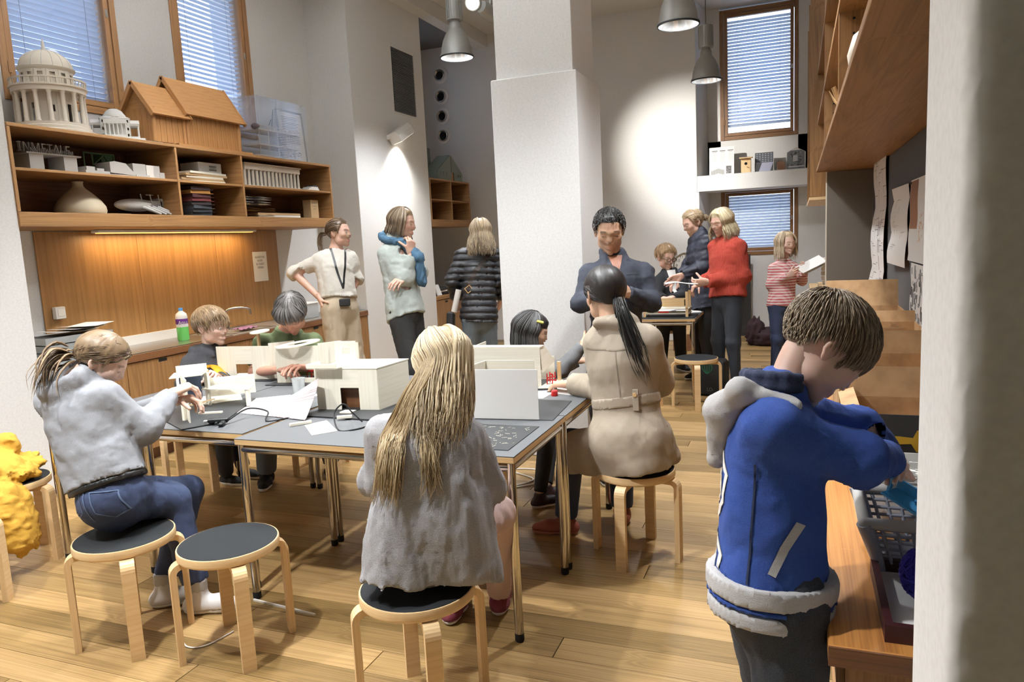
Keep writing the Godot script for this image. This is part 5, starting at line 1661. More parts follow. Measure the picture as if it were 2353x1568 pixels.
func barn() -> void:
	var b := thing("barn_model", "brown wooden model of two steep gabled barns on the bookcase", "model", Vector3(-4.86, 2.44, -5.0), PI / 2)
	put(b, "base_board", bx(Vector3(0.86, 0.02, 0.42), Vector3(0.1, 0.01, 0.02), 0.002), M.modelwood)
	for h in [[Vector3(0.13, 0.02, 0.0), 0.60, 0.34, 0.30, 0.56], [Vector3(-0.36, 0.02, 0.03), 0.30, 0.28, 0.26, 0.46]]:
		var at: Vector3 = h[0]
		var w: float = h[1]
		var dp: float = h[2]
		var eh: float = h[3]
		var rh: float = h[4]
		var wl := Mb.new()
		# gable block: profile in depth and height, swept along the length
		wl.prism(PackedVector2Array([Vector2(-dp / 2, 0), Vector2(dp / 2, 0), Vector2(dp / 2, eh), Vector2(0, rh - 0.03), Vector2(-dp / 2, eh)]), w, Transform3D(Basis(Vector3.UP, -PI / 2), at))
		put(b, "wall_block", wl, M.modelwood)
		var n := int(w / 0.05)
		for k in n:
			var x := at.x - w / 2 + (k + 0.5) * w / n
			put(b, "plank", vertical_grain(Vector3(w / n - 0.002, eh, 0.006), Vector3(x, at.y + eh / 2, at.z + dp / 2 + 0.003)), M.modelwood)
		for k in 5:
			put(b, "plank", vertical_grain(Vector3(0.006, eh, dp / 5 - 0.002), Vector3(at.x - w / 2 - 0.003, at.y + eh / 2, at.z - dp / 2 + (k + 0.5) * dp / 5)), M.modelwood)
		for sx in [-1.0, 1.0]:
			var c := Mb.new()
			c.tube([Vector3(at.x + sx * w / 2, at.y, at.z + dp / 2 + 0.004), Vector3(at.x + sx * w / 2, at.y + eh, at.z + dp / 2 + 0.004)], 0.018, 12)
			put(b, "corner_post", c, M.modelwood)
		for s in [-1.0, 1.0]:
			var rise := rh - eh + 0.06
			var run := dp / 2 + 0.05
			var ln := sqrt(rise * rise + run * run)
			var an := atan2(rise, run)
			var rf := Mb.new()
			rf.obox(Transform3D(Basis(Vector3.RIGHT, s * an), Vector3(at.x, at.y + rh - rise / 2, at.z + s * run / 2)), Vector3(w + 0.08, 0.016, ln), 0.002)
			var ro := put(b, "roof_slope", rf, M.modelwood)
			for e in [-1.0, 1.0]:
				var bg := Mb.new()
				bg.obox(Transform3D(Basis(Vector3.RIGHT, s * an), Vector3(at.x + e * (w / 2 + 0.045), at.y + rh - rise / 2 - 0.004, at.z + s * run / 2)), Vector3(0.012, 0.036, ln + 0.01), 0.002)
				put(ro, "barge_board", bg, M.modelwood)
	for x in [-0.3, -0.02, 0.3]:
		put(b, "peg_hole_shade", bx(Vector3(0.012, 0.012, 0.002), Vector3(x, 0.27, 0.1775 if x > -0.2 else 0.1765)), M.shade_black)  # small dark plates paint the hole shade

func ship(w: float) -> void:
	var s := thing("ship_model", "grey ship-like model with fins and masts in the lower bay", "model", Vector3(-4.82, w, -4.40), PI / 2)
	var hm := Mb.new()
	hm.ball(Vector3(-0.05, 0.085, 0), Vector3(0.19, 0.05, 0.06), 24)
	put(s, "hull", hm, M.modelgrey)
	put(s, "deck_box", bx(Vector3(0.2, 0.055, 0.08), Vector3(0.08, 0.095, 0), 0.006), M.modelgrey)
	put(s, "stern", bx(Vector3(0.05, 0.075, 0.08), Vector3(0.17, 0.105, 0), 0.006), M.modelgrey)
	for k in 4:
		var f := Mb.new()
		f.tube([Vector3(-0.03 + 0.05 * k, 0.07, 0.04), Vector3(0.08 + 0.05 * k, 0.012, 0.12)], [0.018, 0.008], 8)
		put(s, "fin", f, M.modelgrey)
	for x in [-0.02, 0.07, 0.15]:
		var m := Mb.new()
		m.tube([Vector3(x, 0.05, 0.05), Vector3(x, 0.17, 0.03)], 0.005, 6)
		put(s, "mast", m, M.modelgrey)
	var y := Mb.new()
	y.tube([Vector3(0.03, 0.165, 0.03), Vector3(0.1, 0.165, 0.03)], 0.003, 5)
	y.tube([Vector3(0.19, 0.085, 0), Vector3(0.25, 0.085, 0)], 0.004, 5)
	put(s, "yard", y, M.modelgrey)
	put(s, "stand", bx(Vector3(0.4, 0.006, 0.2), Vector3(0.03, 0.003, 0.02)), M.cutmat)

# ---------------------------------------------------------------- tables and stools
const TT := 0.748

func table(label: String, x0: float, x1: float, z0: float, z1: float) -> Node3D:
	# x0..x1, z0..z1 with z0 nearest; chrome frame, grey linoleum top with plywood edge
	var w := x1 - x0
	var d := z0 - z1
	var t := thing("work_table", label, "table", Vector3((x0 + x1) / 2, 0, (z0 + z1) / 2), 0.0, "chrome framed work tables")
	put(t, "tabletop", bx(Vector3(w, 0.004, d), Vector3(0, TT - 0.002, 0), 0.0012), M.tabletop)
	put(t, "plywood_edge", bx(Vector3(w, 0.024, d), Vector3(0, TT - 0.0162, 0), 0.002), M.plyedge)
	var hw := w / 2 - 0.022
	var hd := d / 2 - 0.022
	for s in [[-1, -1], [1, -1], [1, 1], [-1, 1]]:
		var l := Mb.new()
		l.tube([Vector3(s[0] * hw, 0.022, s[1] * hd), Vector3(s[0] * hw, TT - 0.03, s[1] * hd)], 0.0175, 16)
		var lg := put(t, "leg", l, M.chrome)
		var f := Mb.new()
		f.lathe([Vector2(0, 0), Vector2(0.016, 0), Vector2(0.0185, 0.006), Vector2(0.0185, 0.03), Vector2(0.0178, 0.034)], 16, Transform3D(Basis.IDENTITY, Vector3(s[0] * hw, 0, s[1] * hd)))
		put(lg, "rubber_foot", f, M.rubber)
	for s in [-1, 1]:
		var r := Mb.new()
		r.tube([Vector3(-hw, TT - 0.05, s * hd), Vector3(hw, TT - 0.05, s * hd)], 0.0165, 14)
		put(t, "frame_rail", r, M.chrome)
		var q := Mb.new()
		q.tube([Vector3(s * hw, TT - 0.05, -hd), Vector3(s * hw, TT - 0.05, hd)], 0.0165, 14)
		put(t, "frame_rail", q, M.chrome)
	return t

func build_tables() -> void:
	table("grey work table with the loose cutting mat and the white box model", -2.30, -0.985, -2.45, -3.095)
	table("grey work table with the gabled model before the column", -2.30, -0.985, -3.105, -3.95)
	table("narrow grey work table with the rolled print and black glue gun", -2.945, -2.325, -2.53, -3.86)
	table("narrow grey work table with the tall white wall model at the end", -3.60, -2.955, -2.53, -3.86)
	table("grey work table by the red-jumpered woman near the far wall", -1.55, -0.90, -6.95, -8.28)

var stool0: Node3D
func make_stool() -> Node3D:
	var t := thing("stool", "", "stool", Vector3.ZERO, 0.0, "round birch stools")
	var seat := Mb.new()
	seat.lathe([Vector2(0, 0.404), Vector2(0.184, 0.404), Vector2(0.189, 0.408), Vector2(0.190, 0.412), Vector2(0.190, 0.436), Vector2(0.188, 0.44), Vector2(0.180, 0.4405)], 56)
	put(t, "seat", seat, M.birch)
	var pad := Mb.new()
	pad.lathe([Vector2(0.1845, 0.4395), Vector2(0.183, 0.4418), Vector2(0, 0.4418)], 48)
	put(t, "seat_pad", pad, M.linoleum)
	var poly := PackedVector2Array()
	# outline of the bent leg: radius outwards (x), height (y)
	var R := 0.045
	poly.append(Vector2(0.11, 0.4035))
	poly.append(Vector2(0.175, 0.4035))
	for i in 7:
		var a := PI / 2 * i / 6.0
		poly.append(Vector2(0.175 + R * sin(a), 0.4035 - R + R * cos(a)))
	poly.append(Vector2(0.220, 0.0))
	poly.append(Vector2(0.196, 0.0))
	for i in 7:
		var a := PI / 2 * (6 - i) / 6.0
		poly.append(Vector2(0.175 + (R - 0.024) * sin(a), 0.4035 - R + (R - 0.024) * cos(a)))
	poly.append(Vector2(0.11, 0.3795))
	var lm := Mb.new()
	lm.prism(poly, 0.05)
	for i in lm.uv.size(): lm.uv[i] = Vector2(lm.uv[i].y, lm.uv[i].x)
	var me := lm.mesh()
	for k in 4:
		var l := put(t, "leg", me, M.birch)
		l.rotation.y = k * PI / 2
	return t

func build_stools() -> void:
	# x, z, turn in degrees, label
	var rows := [
		[-2.55, -2.06, 40, "birch stool with black seat under the girl in the grey hoodie"],
		[-2.07, -2.12, 38, "empty birch stool with black seat in front of the tables"],
		[-1.165, -1.99, 50, "birch stool with black seat under the blond girl in the grey cardigan"],
		[-0.73, -3.37, 8, "birch stool with black seat under the woman in the trench coat"],
		[-0.85, -6.59, -10, "empty birch stool with dark seat in front of the far table"],
		[-1.345, -6.62, 30, "birch stool at the far table, behind the woman in the trench coat"],
		[-3.80, -3.68, 15, "birch stool under the boy in the dark hoodie"],
		[-3.17, -4.22, 25, "birch stool under the man in the green shirt"],
		[-1.60, -4.17, 30, "birch stool under the girl with black hair"],
		[-3.615, -2.03, 62, "birch stool standing apart near the left wall"],
		[-3.84, -2.47, 70, "birch stool with a yellow jacket thrown over it"],
		[-1.42, -8.62, 20, "birch stool under the seated man with glasses"],
	]
	stool0 = make_stool()
	for i in rows.size():
		var r: Array = rows[i]
		var o: Node3D = stool0 if i == 0 else copy_of(stool0, Vector3.ZERO, 0.0)
		o.position = Vector3(r[0], 0, r[1])
		o.rotation_degrees.y = -r[2]
		o.set_meta("label", r[3])

# ---------------------------------------------------------------- things on the tables
func panel(parent: Node, a: Vector2, b: Vector2, y0: float, y1: float, th := 0.004, hole := Rect2(), called := "wall_panel", m: Material = null) -> MeshInstance3D:
	# an upright sheet between two ground points; hole: along, up from y0, width, height
	var d := b - a
	var ln := d.length()
	var bs := Basis(Vector3(d.x / ln, 0, d.y / ln), Vector3.UP, Vector3(-d.y / ln, 0, d.x / ln))
	var xf := Transform3D(bs, Vector3(a.x, y0, a.y))
	var mb := Mb.new()
	var h := y1 - y0
	if hole.size.x > 0.0:
		var p := hole.position
		var q := hole.end
		mb.box(Vector3(0, 0, -th / 2), Vector3(p.x, h, th / 2), 0.0, xf)
		mb.box(Vector3(q.x, 0, -th / 2), Vector3(ln, h, th / 2), 0.0, xf)
		mb.box(Vector3(p.x, q.y, -th / 2), Vector3(q.x, h, th / 2), 0.0, xf)
		if p.y > 0.001: mb.box(Vector3(p.x, 0, -th / 2), Vector3(q.x, p.y, th / 2), 0.0, xf)
	else:
		mb.box(Vector3(0, 0, -th / 2), Vector3(ln, h, th / 2), 0.0, xf)
	return put(parent, called, mb, m if m else M.ply)

func flat_board(parent: Node, pts: Array, y: float, th: float, called: String, m: Material) -> MeshInstance3D:
	var poly := PackedVector2Array()
	for p in pts: poly.append(Vector2(p[0], -p[1]))
	var mb := Mb.new()
	mb.prism(poly, th, Transform3D(Basis(Vector3.RIGHT, -PI / 2), Vector3(0, y + th / 2, 0)))
	return put(parent, called, mb, m)

func wire(pts: Array, r: float, n := 6) -> Mb:
	var c := Curve3D.new()
	for i in pts.size():
		var t: Vector3 = (pts[mini(i + 1, pts.size() - 1)] - pts[maxi(i - 1, 0)]) / 6.0
		c.add_point(pts[i], -t, t)
	c.bake_interval = 0.012
	var mb := Mb.new()
	mb.tube(Array(c.get_baked_points()), r, n)
	return mb

func build_table_things() -> void:
	var y := TT
	# model the hoodie girl works on
	var a := thing("house_model", "open plywood house model with a blue-grey panel under the hoodie girl's hands", "model", Vector3.ZERO)
	flat_board(a, [[-2.91, -2.65], [-2.67, -2.52], [-2.57, -2.68], [-2.80, -3.18], [-3.20, -3.05]], y, 0.006, "base_board", M.cutmat)
	flat_board(a, [[-3.03, -2.94], [-2.84, -3.12], [-2.98, -3.26], [-3.20, -3.12]], y + 0.006, 0.004, "floor_sheet", M.ply)
	panel(a, Vector2(-2.725, -2.63), Vector2(-2.90, -2.77), y + 0.006, y + 0.215, 0.006)
	for p in [[-2.80, -2.67], [-2.92, -2.80], [-2.985, -3.02], [-2.94, -2.985]]:
		put(a, "post", lh(Vector3(p[0] - 0.007, y + 0.006, p[1] - 0.007), Vector3(p[0] + 0.007, y + 0.185, p[1] + 0.007)), M.ply)
	flat_board(a, [[-2.99, -2.78], [-2.89, -2.90], [-2.98, -3.04], [-3.10, -2.92]], y + 0.185, 0.005, "upper_floor", M.ply)
	panel(a, Vector2(-3.09, -2.925), Vector2(-2.985, -3.035), y + 0.19, y + 0.225, 0.004)
	panel(a, Vector2(-3.04, -2.89), Vector2(-2.965, -2.965), y + 0.05, y + 0.17, 0.004, Rect2(), "blue_panel", mat("bluegrey", Color(0.32, 0.38, 0.48), 0.6))
	panel(a, Vector2(-3.03, -3.06), Vector2(-2.83, -3.22), y + 0.03, y + 0.135, 0.004)
	flat_board(a, [[-2.97, -2.96], [-2.68, -3.00], [-2.74, -3.11], [-2.97, -3.10]], y + 0.093, 0.005, "lower_roof", M.ply)
	for p in [[-2.70, -3.01], [-2.765, -3.08]]:
		put(a, "post", lh(Vector3(p[0] - 0.009, y + 0.006, p[1] - 0.009), Vector3(p[0] + 0.009, y + 0.093, p[1] + 0.009)), M.ply)
	var bat := Mb.new()
	bat.obox(Transform3D(Basis(Vector3.UP, 0.75) * Basis(Vector3.BACK, 0.14), Vector3(-2.96, y + 0.03, -2.93)), Vector3(0.16, 0.006, 0.006))
	put(a, "loose_batten", bat, M.birch)
	# tall wall model at the back
	var b := thing("house_model", "tall white plywood wall model with a ring roof before the green-shirted man", "model", Vector3.ZERO)
	flat_board(b, [[-3.55, -3.62], [-3.08, -3.64], [-3.05, -3.84], [-3.55, -3.84]], y, 0.006, "base_board", M.cutmat)
	flat_board(b, [[-3.02, -3.52], [-2.62, -3.56], [-2.58, -3.84], [-3.02, -3.84]], y, 0.006, "base_board", M.cutmat)
	panel(b, Vector2(-3.50, -3.655), Vector2(-3.12, -3.70), y + 0.006, y + 0.218, 0.005, Rect2(0.135, 0.022, 0.12, 0.075))
	panel(b, Vector2(-3.12, -3.70), Vector2(-3.02, -3.83), y + 0.006, y + 0.235, 0.005)
	panel(b, Vector2(-2.985, -3.595), Vector2(-2.70, -3.64), y + 0.006, y + 0.232, 0.005, Rect2(0.13, 0.03, 0.12, 0.085))
	panel(b, Vector2(-2.70, -3.64), Vector2(-2.62, -3.76), y + 0.006, y + 0.245, 0.005)
	panel(b, Vector2(-2.62, -3.70), Vector2(-2.46, -3.71), y + 0.006, y + 0.242, 0.005, Rect2(0.05, 0.13, 0.045, 0.03))
	var ring := Mb.new()
	ring.lathe([Vector2(0.065, 0), Vector2(0.135, 0), Vector2(0.135, 0.006), Vector2(0.065, 0.006), Vector2(0.065, 0)], 40, Transform3D(Basis(Vector3(0.6, 0, 1).normalized(), 0.1), Vector3(-2.86, y + 0.236, -3.66)))
	put(b, "ring_roof", ring, M.ply)
	var mush := Mb.new()
	mush.obox(Transform3D(Basis.IDENTITY, Vector3(-3.26, y + 0.15, -3.78)), Vector3(0.016, 0.29, 0.016))
	put(b, "mast", mush, M.birch)
	var dk := Mb.new()
	dk.lathe([Vector2(0, 0), Vector2(0.062, 0), Vector2(0.062, 0.006), Vector2(0, 0.006)], 28, Transform3D(Basis(Vector3(1, 0, 0.3).normalized(), 0.12), Vector3(-3.245, y + 0.296, -3.78)))
	put(b, "mast_disc", dk, M.ply)
	var chr := Mb.new()
	chr.lathe([Vector2(0, 0.05), Vector2(0.03, 0.05), Vector2(0.03, 0.056), Vector2(0, 0.056)], 18, Transform3D(Basis.IDENTITY, Vector3(-2.84, y + 0.006, -3.74)))
	for k in 4: chr.box(Vector3(-2.84 + 0.018 * (1 if k % 2 else -1) - 0.002, y + 0.006, -3.74 + 0.018 * (1 if k > 1 else -1) - 0.002), Vector3(-2.84 + 0.018 * (1 if k % 2 else -1) + 0.002, y + 0.056, -3.74 + 0.018 * (1 if k > 1 else -1) + 0.002))
	put(b, "toy_table", chr, M.red, "tiny red table")
	var yard := Mb.new()
	yard.obox(Transform3D(Basis(Vector3.UP, 0.2), Vector3(-3.34, y + 0.02, -3.76)), Vector3(0.2, 0.004, 0.08))
	put(b, "inner_floor", yard, M.ply)
	# white box model with a brown doorway
	var c := thing("house_model", "white plywood box house model with brown doorway and roof parapet", "model", Vector3.ZERO)
	flat_board(c, [[-2.24, -2.86], [-1.72, -2.84], [-1.70, -3.34], [-2.26, -3.36]], y, 0.008, "base_board", M.cutmat)
	var yb := y + 0.008
	panel(c, Vector2(-2.245, -2.99), Vector2(-1.915, -3.03), yb, yb + 0.205, 0.005, Rect2(0.13, 0.0, 0.10, 0.11))
	panel(c, Vector2(-1.915, -3.03), Vector2(-1.895, -3.30), yb, yb + 0.205, 0.005)
	panel(c, Vector2(-2.245, -2.99), Vector2(-2.225, -3.26), yb, yb + 0.205, 0.005)
	panel(c, Vector2(-2.225, -3.26), Vector2(-1.895, -3.30), yb, yb + 0.205, 0.005)
	panel(c, Vector2(-2.14, -3.05), Vector2(-1.97, -3.07), yb, yb + 0.14, 0.004, Rect2(), "brown_screen", M.oakdark)
	flat_board(c, [[-2.25, -2.985], [-1.91, -3.025], [-1.89, -3.305], [-2.23, -3.265]], yb + 0.205, 0.005, "roof_sheet", M.ply)
	flat_board(c, [[-2.26, -2.94], [-2.10, -2.96], [-2.09, -3.06], [-2.25, -3.04]], yb + 0.212, 0.005, "balcony_floor", M.ply)
	panel(c, Vector2(-2.26, -2.94), Vector2(-2.10, -2.96), yb + 0.217, yb + 0.236, 0.005)
	panel(c, Vector2(-2.26, -2.94), Vector2(-2.25, -3.04), yb + 0.217, yb + 0.236, 0.005)
	panel(c, Vector2(-2.17, -3.06), Vector2(-2.055, -3.075), yb + 0.211, yb + 0.335, 0.004, Rect2(0.04, 0.06, 0.042, 0.03))
	flat_board(c, [[-2.08, -2.93], [-2.02, -2.935], [-2.02, -2.985], [-2.08, -2.98]], yb, 0.006, "door_step", M.ply)
	# gabled model before the column
	var e := thing("house_model", "white gabled plywood house model beside the girl with black hair", "model", Vector3.ZERO)
	flat_board(e, [[-1.70, -3.60], [-1.24, -3.64], [-1.22, -3.93], [-1.70, -3.92]], y, 0.006, "base_board", M.cutmat)
	flat_board(e, [[-1.30, -3.63], [-1.235, -3.65], [-1.235, -3.88], [-1.30, -3.86]], y + 0.006, 0.004, "terrace", M.ply)
	panel(e, Vector2(-1.69, -3.63), Vector2(-1.29, -3.66), y + 0.006, y + 0.226, 0.005)
	panel(e, Vector2(-1.69, -3.63), Vector2(-1.70, -3.88), y + 0.006, y + 0.226, 0.005)
	panel(e, Vector2(-1.70, -3.88), Vector2(-1.29, -3.90), y + 0.006, y + 0.14, 0.005)
	flat_board(e, [[-1.695, -3.628], [-1.285, -3.658], [-1.285, -3.72], [-1.695, -3.70]], y + 0.226, 0.005, "roof_top", M.ply)
	var slope := Mb.new()
	slope.face([Vector3(-1.29, y + 0.224, -3.66), Vector3(-1.29, y + 0.228, -3.73), Vector3(-1.285, y + 0.115, -3.90), Vector3(-1.285, y + 0.085, -3.67)], Vector3(1, 0.1, 0), [Vector2.ZERO, Vector2(0.1, 0), Vector2(0.1, 0.1), Vector2(0, 0.1)])
	slope.box(Vector3(-1.297, y + 0.1, -3.70), Vector3(-1.292, y + 0.225, -3.66))
	put(e, "gable_end", slope, M.ply)
	put(e, "knot_peg", bx(Vector3(0.03, 0.006, 0.006), Vector3(-1.36, y + 0.13, -3.652)), M.oak)
	put(e, "post", lh(Vector3(-1.262, y + 0.006, -3.875), Vector3(-1.244, y + 0.115, -3.857)), M.birch)
	var rf := Mb.new()
	for k in 3: rf.obox(Transform3D(Basis(Vector3.UP, k * 1.1), Vector3(-1.265, y + 0.03 + 0.016 * k, -3.76)), Vector3(0.06, 0.006, 0.008))
	for k in 4: rf.box(Vector3(-1.285 + 0.03 * (k % 2), y + 0.01, -3.79 + 0.05 * (k / 2)), Vector3(-1.28 + 0.03 * (k % 2), y + 0.07, -3.785 + 0.05 * (k / 2)))
	put(e, "toy_furniture", rf, M.red, "tiny red furniture")
	# standing white panel and mats
	var d := thing("standing_panel", "blank white board standing upright before the gabled model", "board", Vector3.ZERO)
	panel(d, Vector2(-1.42, -2.97), Vector2(-1.075, -3.0), y + 0.003, y + 0.229, 0.005, Rect2(), "board", M.white)
	panel(d, Vector2(-1.42, -2.97), Vector2(-1.40, -3.18), y + 0.003, y + 0.235, 0.005, Rect2(), "side_board", M.ply)
	panel(d, Vector2(-1.40, -3.18), Vector2(-1.16, -3.2), y + 0.003, y + 0.236, 0.005, Rect2(), "back_board", M.ply)
	mat_thing("dark cutting mat with wood shavings at the table corner", [[-1.34, -2.88], [-1.035, -2.885], [-1.035, -2.52], [-1.35, -2.51]], true)
	mat_thing("dark cutting mat under the standing white board", [[-1.45, -3.40], [-1.04, -3.39], [-1.01, -3.0], [-1.45, -2.96]], false)
	# papers
	for p in [["white card sheet lying before the box house model", [[-2.12, -2.71], [-1.97, -2.56], [-1.90, -2.65], [-2.07, -2.81]]], ["white card sheet lying behind the rolled print", [[-2.72, -3.02], [-2.52, -3.16], [-2.66, -3.30], [-2.86, -3.14]]], ["white card sheet beside the clear cup", [[-2.52, -3.30], [-2.34, -3.30], [-2.34, -3.55], [-2.5, -3.55]]], ["white card sheet under the trench coat woman's hands", [[-1.235, -3.57], [-1.01, -3.50], [-1.0, -3.85], [-1.2, -3.85]]], ["white card sheet before the gabled model", [[-1.30, -3.42], [-1.2, -3.42], [-1.19, -3.62], [-1.3, -3.58]]]]:
		var h := thing("card_sheet", p[0], "card", Vector3.ZERO, 0.0, "white card sheets on the work tables")
		flat_board(h, p[1], y, 0.003, "sheet", M.white)
	# small sticks
	for s in [[-2.15, -2.72, 0.9, 0.1, "short pine batten beside the white card sheet"], [-1.99, -2.84, 0.5, 0.07, "short pine block before the brown doorway"], [-2.78, -2.82, 0.4, 0.12, "pale strip of wood beside the black base board"]]:
		var st := Mb.new()
		st.obox(Transform3D(Basis(Vector3.UP, s[2]), Vector3(0, 0.0075, 0)), Vector3(s[3], 0.013, 0.018), 0.001)
		solo("batten", st, M.ply, s[4], "batten", "", Vector3(s[0], y + (0.008 if s[3] < 0.08 else 0.0), s[1]))
	rolled_print()
	# glue gun with its cable
	var gg := thing("glue_gun", "small black glue gun with its cable on the table edge", "glue gun", Vector3(-2.57, y, -2.65), 0.5)
	put(gg, "body", bx(Vector3(0.1, 0.026, 0.026), Vector3(0.0, 0.02, 0), 0.01), M.black)
	put(gg, "grip", bx(Vector3(0.026, 0.018, 0.07), Vector3(0.025, 0.012, 0.035), 0.007), M.black)
	put(gg, "nozzle", bx(Vector3(0.02, 0.012, 0.012), Vector3(-0.058, 0.02, 0), 0.004), M.white)
	put(gg, "trigger", bx(Vector3(0.012, 0.01, 0.02), Vector3(-0.005, 0.012, 0.022), 0.003), M.rubber)
	solo("power_cable", wire([Vector3(-2.53, y + 0.02, -2.68), Vector3(-2.52, y + 0.045, -2.80), Vector3(-2.42, y + 0.03, -2.82), Vector3(-2.36, y + 0.004, -2.74), Vector3(-2.28, y + 0.004, -2.83), Vector3(-2.2, y + 0.004, -2.86)], 0.004), M.rubber, "black cable running from the glue gun under the print", "cable")
	solo("power_cable", wire([Vector3(-1.86, y + 0.01, -2.79), Vector3(-1.9, y + 0.06, -2.77), Vector3(-1.93, y + 0.10, -2.75), Vector3(-1.96, y + 0.06, -2.72), Vector3(-1.9, y + 0.004, -2.66), Vector3(-1.83, y + 0.004, -2.68), Vector3(-1.8, y + 0.004, -2.76)], 0.0035), M.rubber, "looped black cable standing up before the blond girl", "cable")
	solo("power_cable", wire([Vector3(-1.88, y + 0.01, -3.62), Vector3(-1.83, y + 0.06, -3.6), Vector3(-1.78, y + 0.05, -3.62), Vector3(-1.84, y + 0.012, -3.66), Vector3(-1.9, y + 0.04, -3.64), Vector3(-1.82, y + 0.07, -3.66)], 0.003), M.rubber, "knotted thin black cable beside the box house model", "cable")
	var cup := Mb.new()
	cup.lathe([Vector2(0, 0.001), Vector2(0.03, 0.001), Vector2(0.037, 0.09), Vector2(0.039, 0.091), Vector2(0.036, 0.088), Vector2(0.029, 0.004), Vector2(0, 0.004)], 22)
	solo("plastic_cup", cup, M.clearplastic, "clear plastic cup standing between the models", "cup", "", Vector3(-2.63, y, -3.34))
	var gs := thing("glue_stick", "red and white glue stick lying before the boy in the dark hoodie", "glue stick", Vector3(-3.555, y + 0.017, -3.60), 0.6)
	var g1 := Mb.new()
	g1.tube([Vector3(0.02, 0, 0), Vector3(0.07, 0, 0)], 0.015, 14)
	put(gs, "barrel", g1, M.red)
	var g2 := Mb.new()
	g2.tube([Vector3(-0.02, 0, 0), Vector3(0.019, 0, 0)], 0.0165, 14)
	put(gs, "cap", g2, M.red)
	var bt := thing("glue_bottle", "small white glue bottle behind the open house model", "bottle", Vector3(-3.33, y, -3.18))
	var b1 := Mb.new()
	b1.lathe([Vector2(0, 0), Vector2(0.025, 0), Vector2(0.026, 0.004), Vector2(0.026, 0.10), Vector2(0.018, 0.12), Vector2(0.01, 0.125)], 18)
	put(bt, "body", b1, M.white)
	var b2 := Mb.new()
	b2.lathe([Vector2(0.015, 0.125), Vector2(0.015, 0.15), Vector2(0.011, 0.156), Vector2(0, 0.156)], 14)
	put(bt, "cap", b2, M.white)
	var rc := Mb.new()
	rc.lathe([Vector2(0, 0), Vector2(0.016, 0), Vector2(0.017, 0.002), Vector2(0.017, 0.026), Vector2(0.015, 0.028), Vector2(0, 0.028)], 20)
	solo("bottle_cap", rc, M.red, "loose red bottle cap on the table by the trench coat sleeve", "cap", "", Vector3(-1.165, y, -3.50))
	# wood strip and cable on the floor
	solo("floor_batten", bx(Vector3(0.36, 0.008, 0.008), Vector3(0, 0.004, 0)), M.white, "thin white strip on the floor by the table leg", "strip", "", Vector3(-2.10, 0, -2.43), -0.1)
	solo("floor_batten", bx(Vector3(0.16, 0.012, 0.014), Vector3(0, 0.006, 0)), M.ply, "short pale offcut on the floor under the table", "strip", "", Vector3(-1.98, 0, -3.18), 0.5)
	solo("floor_wire", wire([Vector3(-2.17, 0.004, -2.2), Vector3(-2.2, 0.004, -2.08), Vector3(-2.27, 0.004, -2.05), Vector3(-2.36, 0.004, -2.11)], 0.003), M.white, "thin white wire on the floor under the empty stool", "wire")
	solo("extension_cord", wire([Vector3(-1.95, 0.006, -4.3), Vector3(-1.75, 0.006, -4.12), Vector3(-1.6, 0.006, -4.3), Vector3(-1.82, 0.006, -4.45), Vector3(-1.65, 0.006, -4.5), Vector3(-1.5, 0.006, -4.3), Vector3(-1.8, 0.006, -4.05), Vector3(-2.0, 0.006, -4.15)], 0.005), M.white, "white extension cord coiled on the floor beside the column", "cord")
	var r := RandomNumberGenerator.new()
	r.seed = 77
	# yellow jacket over the stool near the left wall
	var j := Mb.new()
	jacket_folds(j)
	var jk := thing("yellow_jacket", "yellow quilted jacket thrown over a stool by the left wall", "jacket", Vector3(-3.86, 0, -2.47))
	put(jk, "shell", j, cloth("yellow", Color(0.76, 0.58, 0.20), 0.08, 4.0))

func jacket_folds(mb: Mb) -> void:
	# padded cloth slumped over the seat, one side hanging to the floor side
	var q := Sdf.new(Vector3(-0.4, 0.06, -0.4), Vector3(0.42, 0.75, 0.42), 0.01)
	q.egg(Vector3(-0.04, 0.49, 0.02), Vector3(0.25, 0.07, 0.23), Basis(Vector3.UP, 0.4), 0.02)
	q.egg(Vector3(-0.14, 0.47, 0.17), Vector3(0.13, 0.11, 0.09), Basis(Vector3.UP, -0.3), 0.02)
	q.egg(Vector3(0.06, 0.55, 0.06), Vector3(0.15, 0.06, 0.12), Basis(Vector3.BACK, -0.35), 0.015)
	q.egg(Vector3(-0.06, 0.59, -0.05), Vector3(0.11, 0.08, 0.07), Basis(Vector3.BACK, 0.5), 0.015)
	q.egg(Vector3(0.19, 0.36, 0.14), Vector3(0.08, 0.16, 0.12), Basis(Vector3.BACK, 0.25), 0.02)
	q.egg(Vector3(0.245, 0.22, 0.12), Vector3(0.06, 0.13, 0.11), Basis(Vector3.BACK, 0.1), 0.02)
	q.egg(Vector3(-0.24, 0.38, 0.08), Vector3(0.06, 0.12, 0.1), Basis(Vector3.BACK, -0.2), 0.02)
	q.cone(Vector3(0.08, 0.52, 0.14), Vector3(0.18, 0.42, 0.22), 0.055, 0.05, 0.015)
	fold.seed = 14
	fold.frequency = 7.0
	q.ripple(fold, 0.009, Vector3(1, 1.3, 1))
	fold.frequency = 3.5
	q.ripple(fold, 0.02, Vector3(1, 1, 1), false)
	q.to_mb(mb)

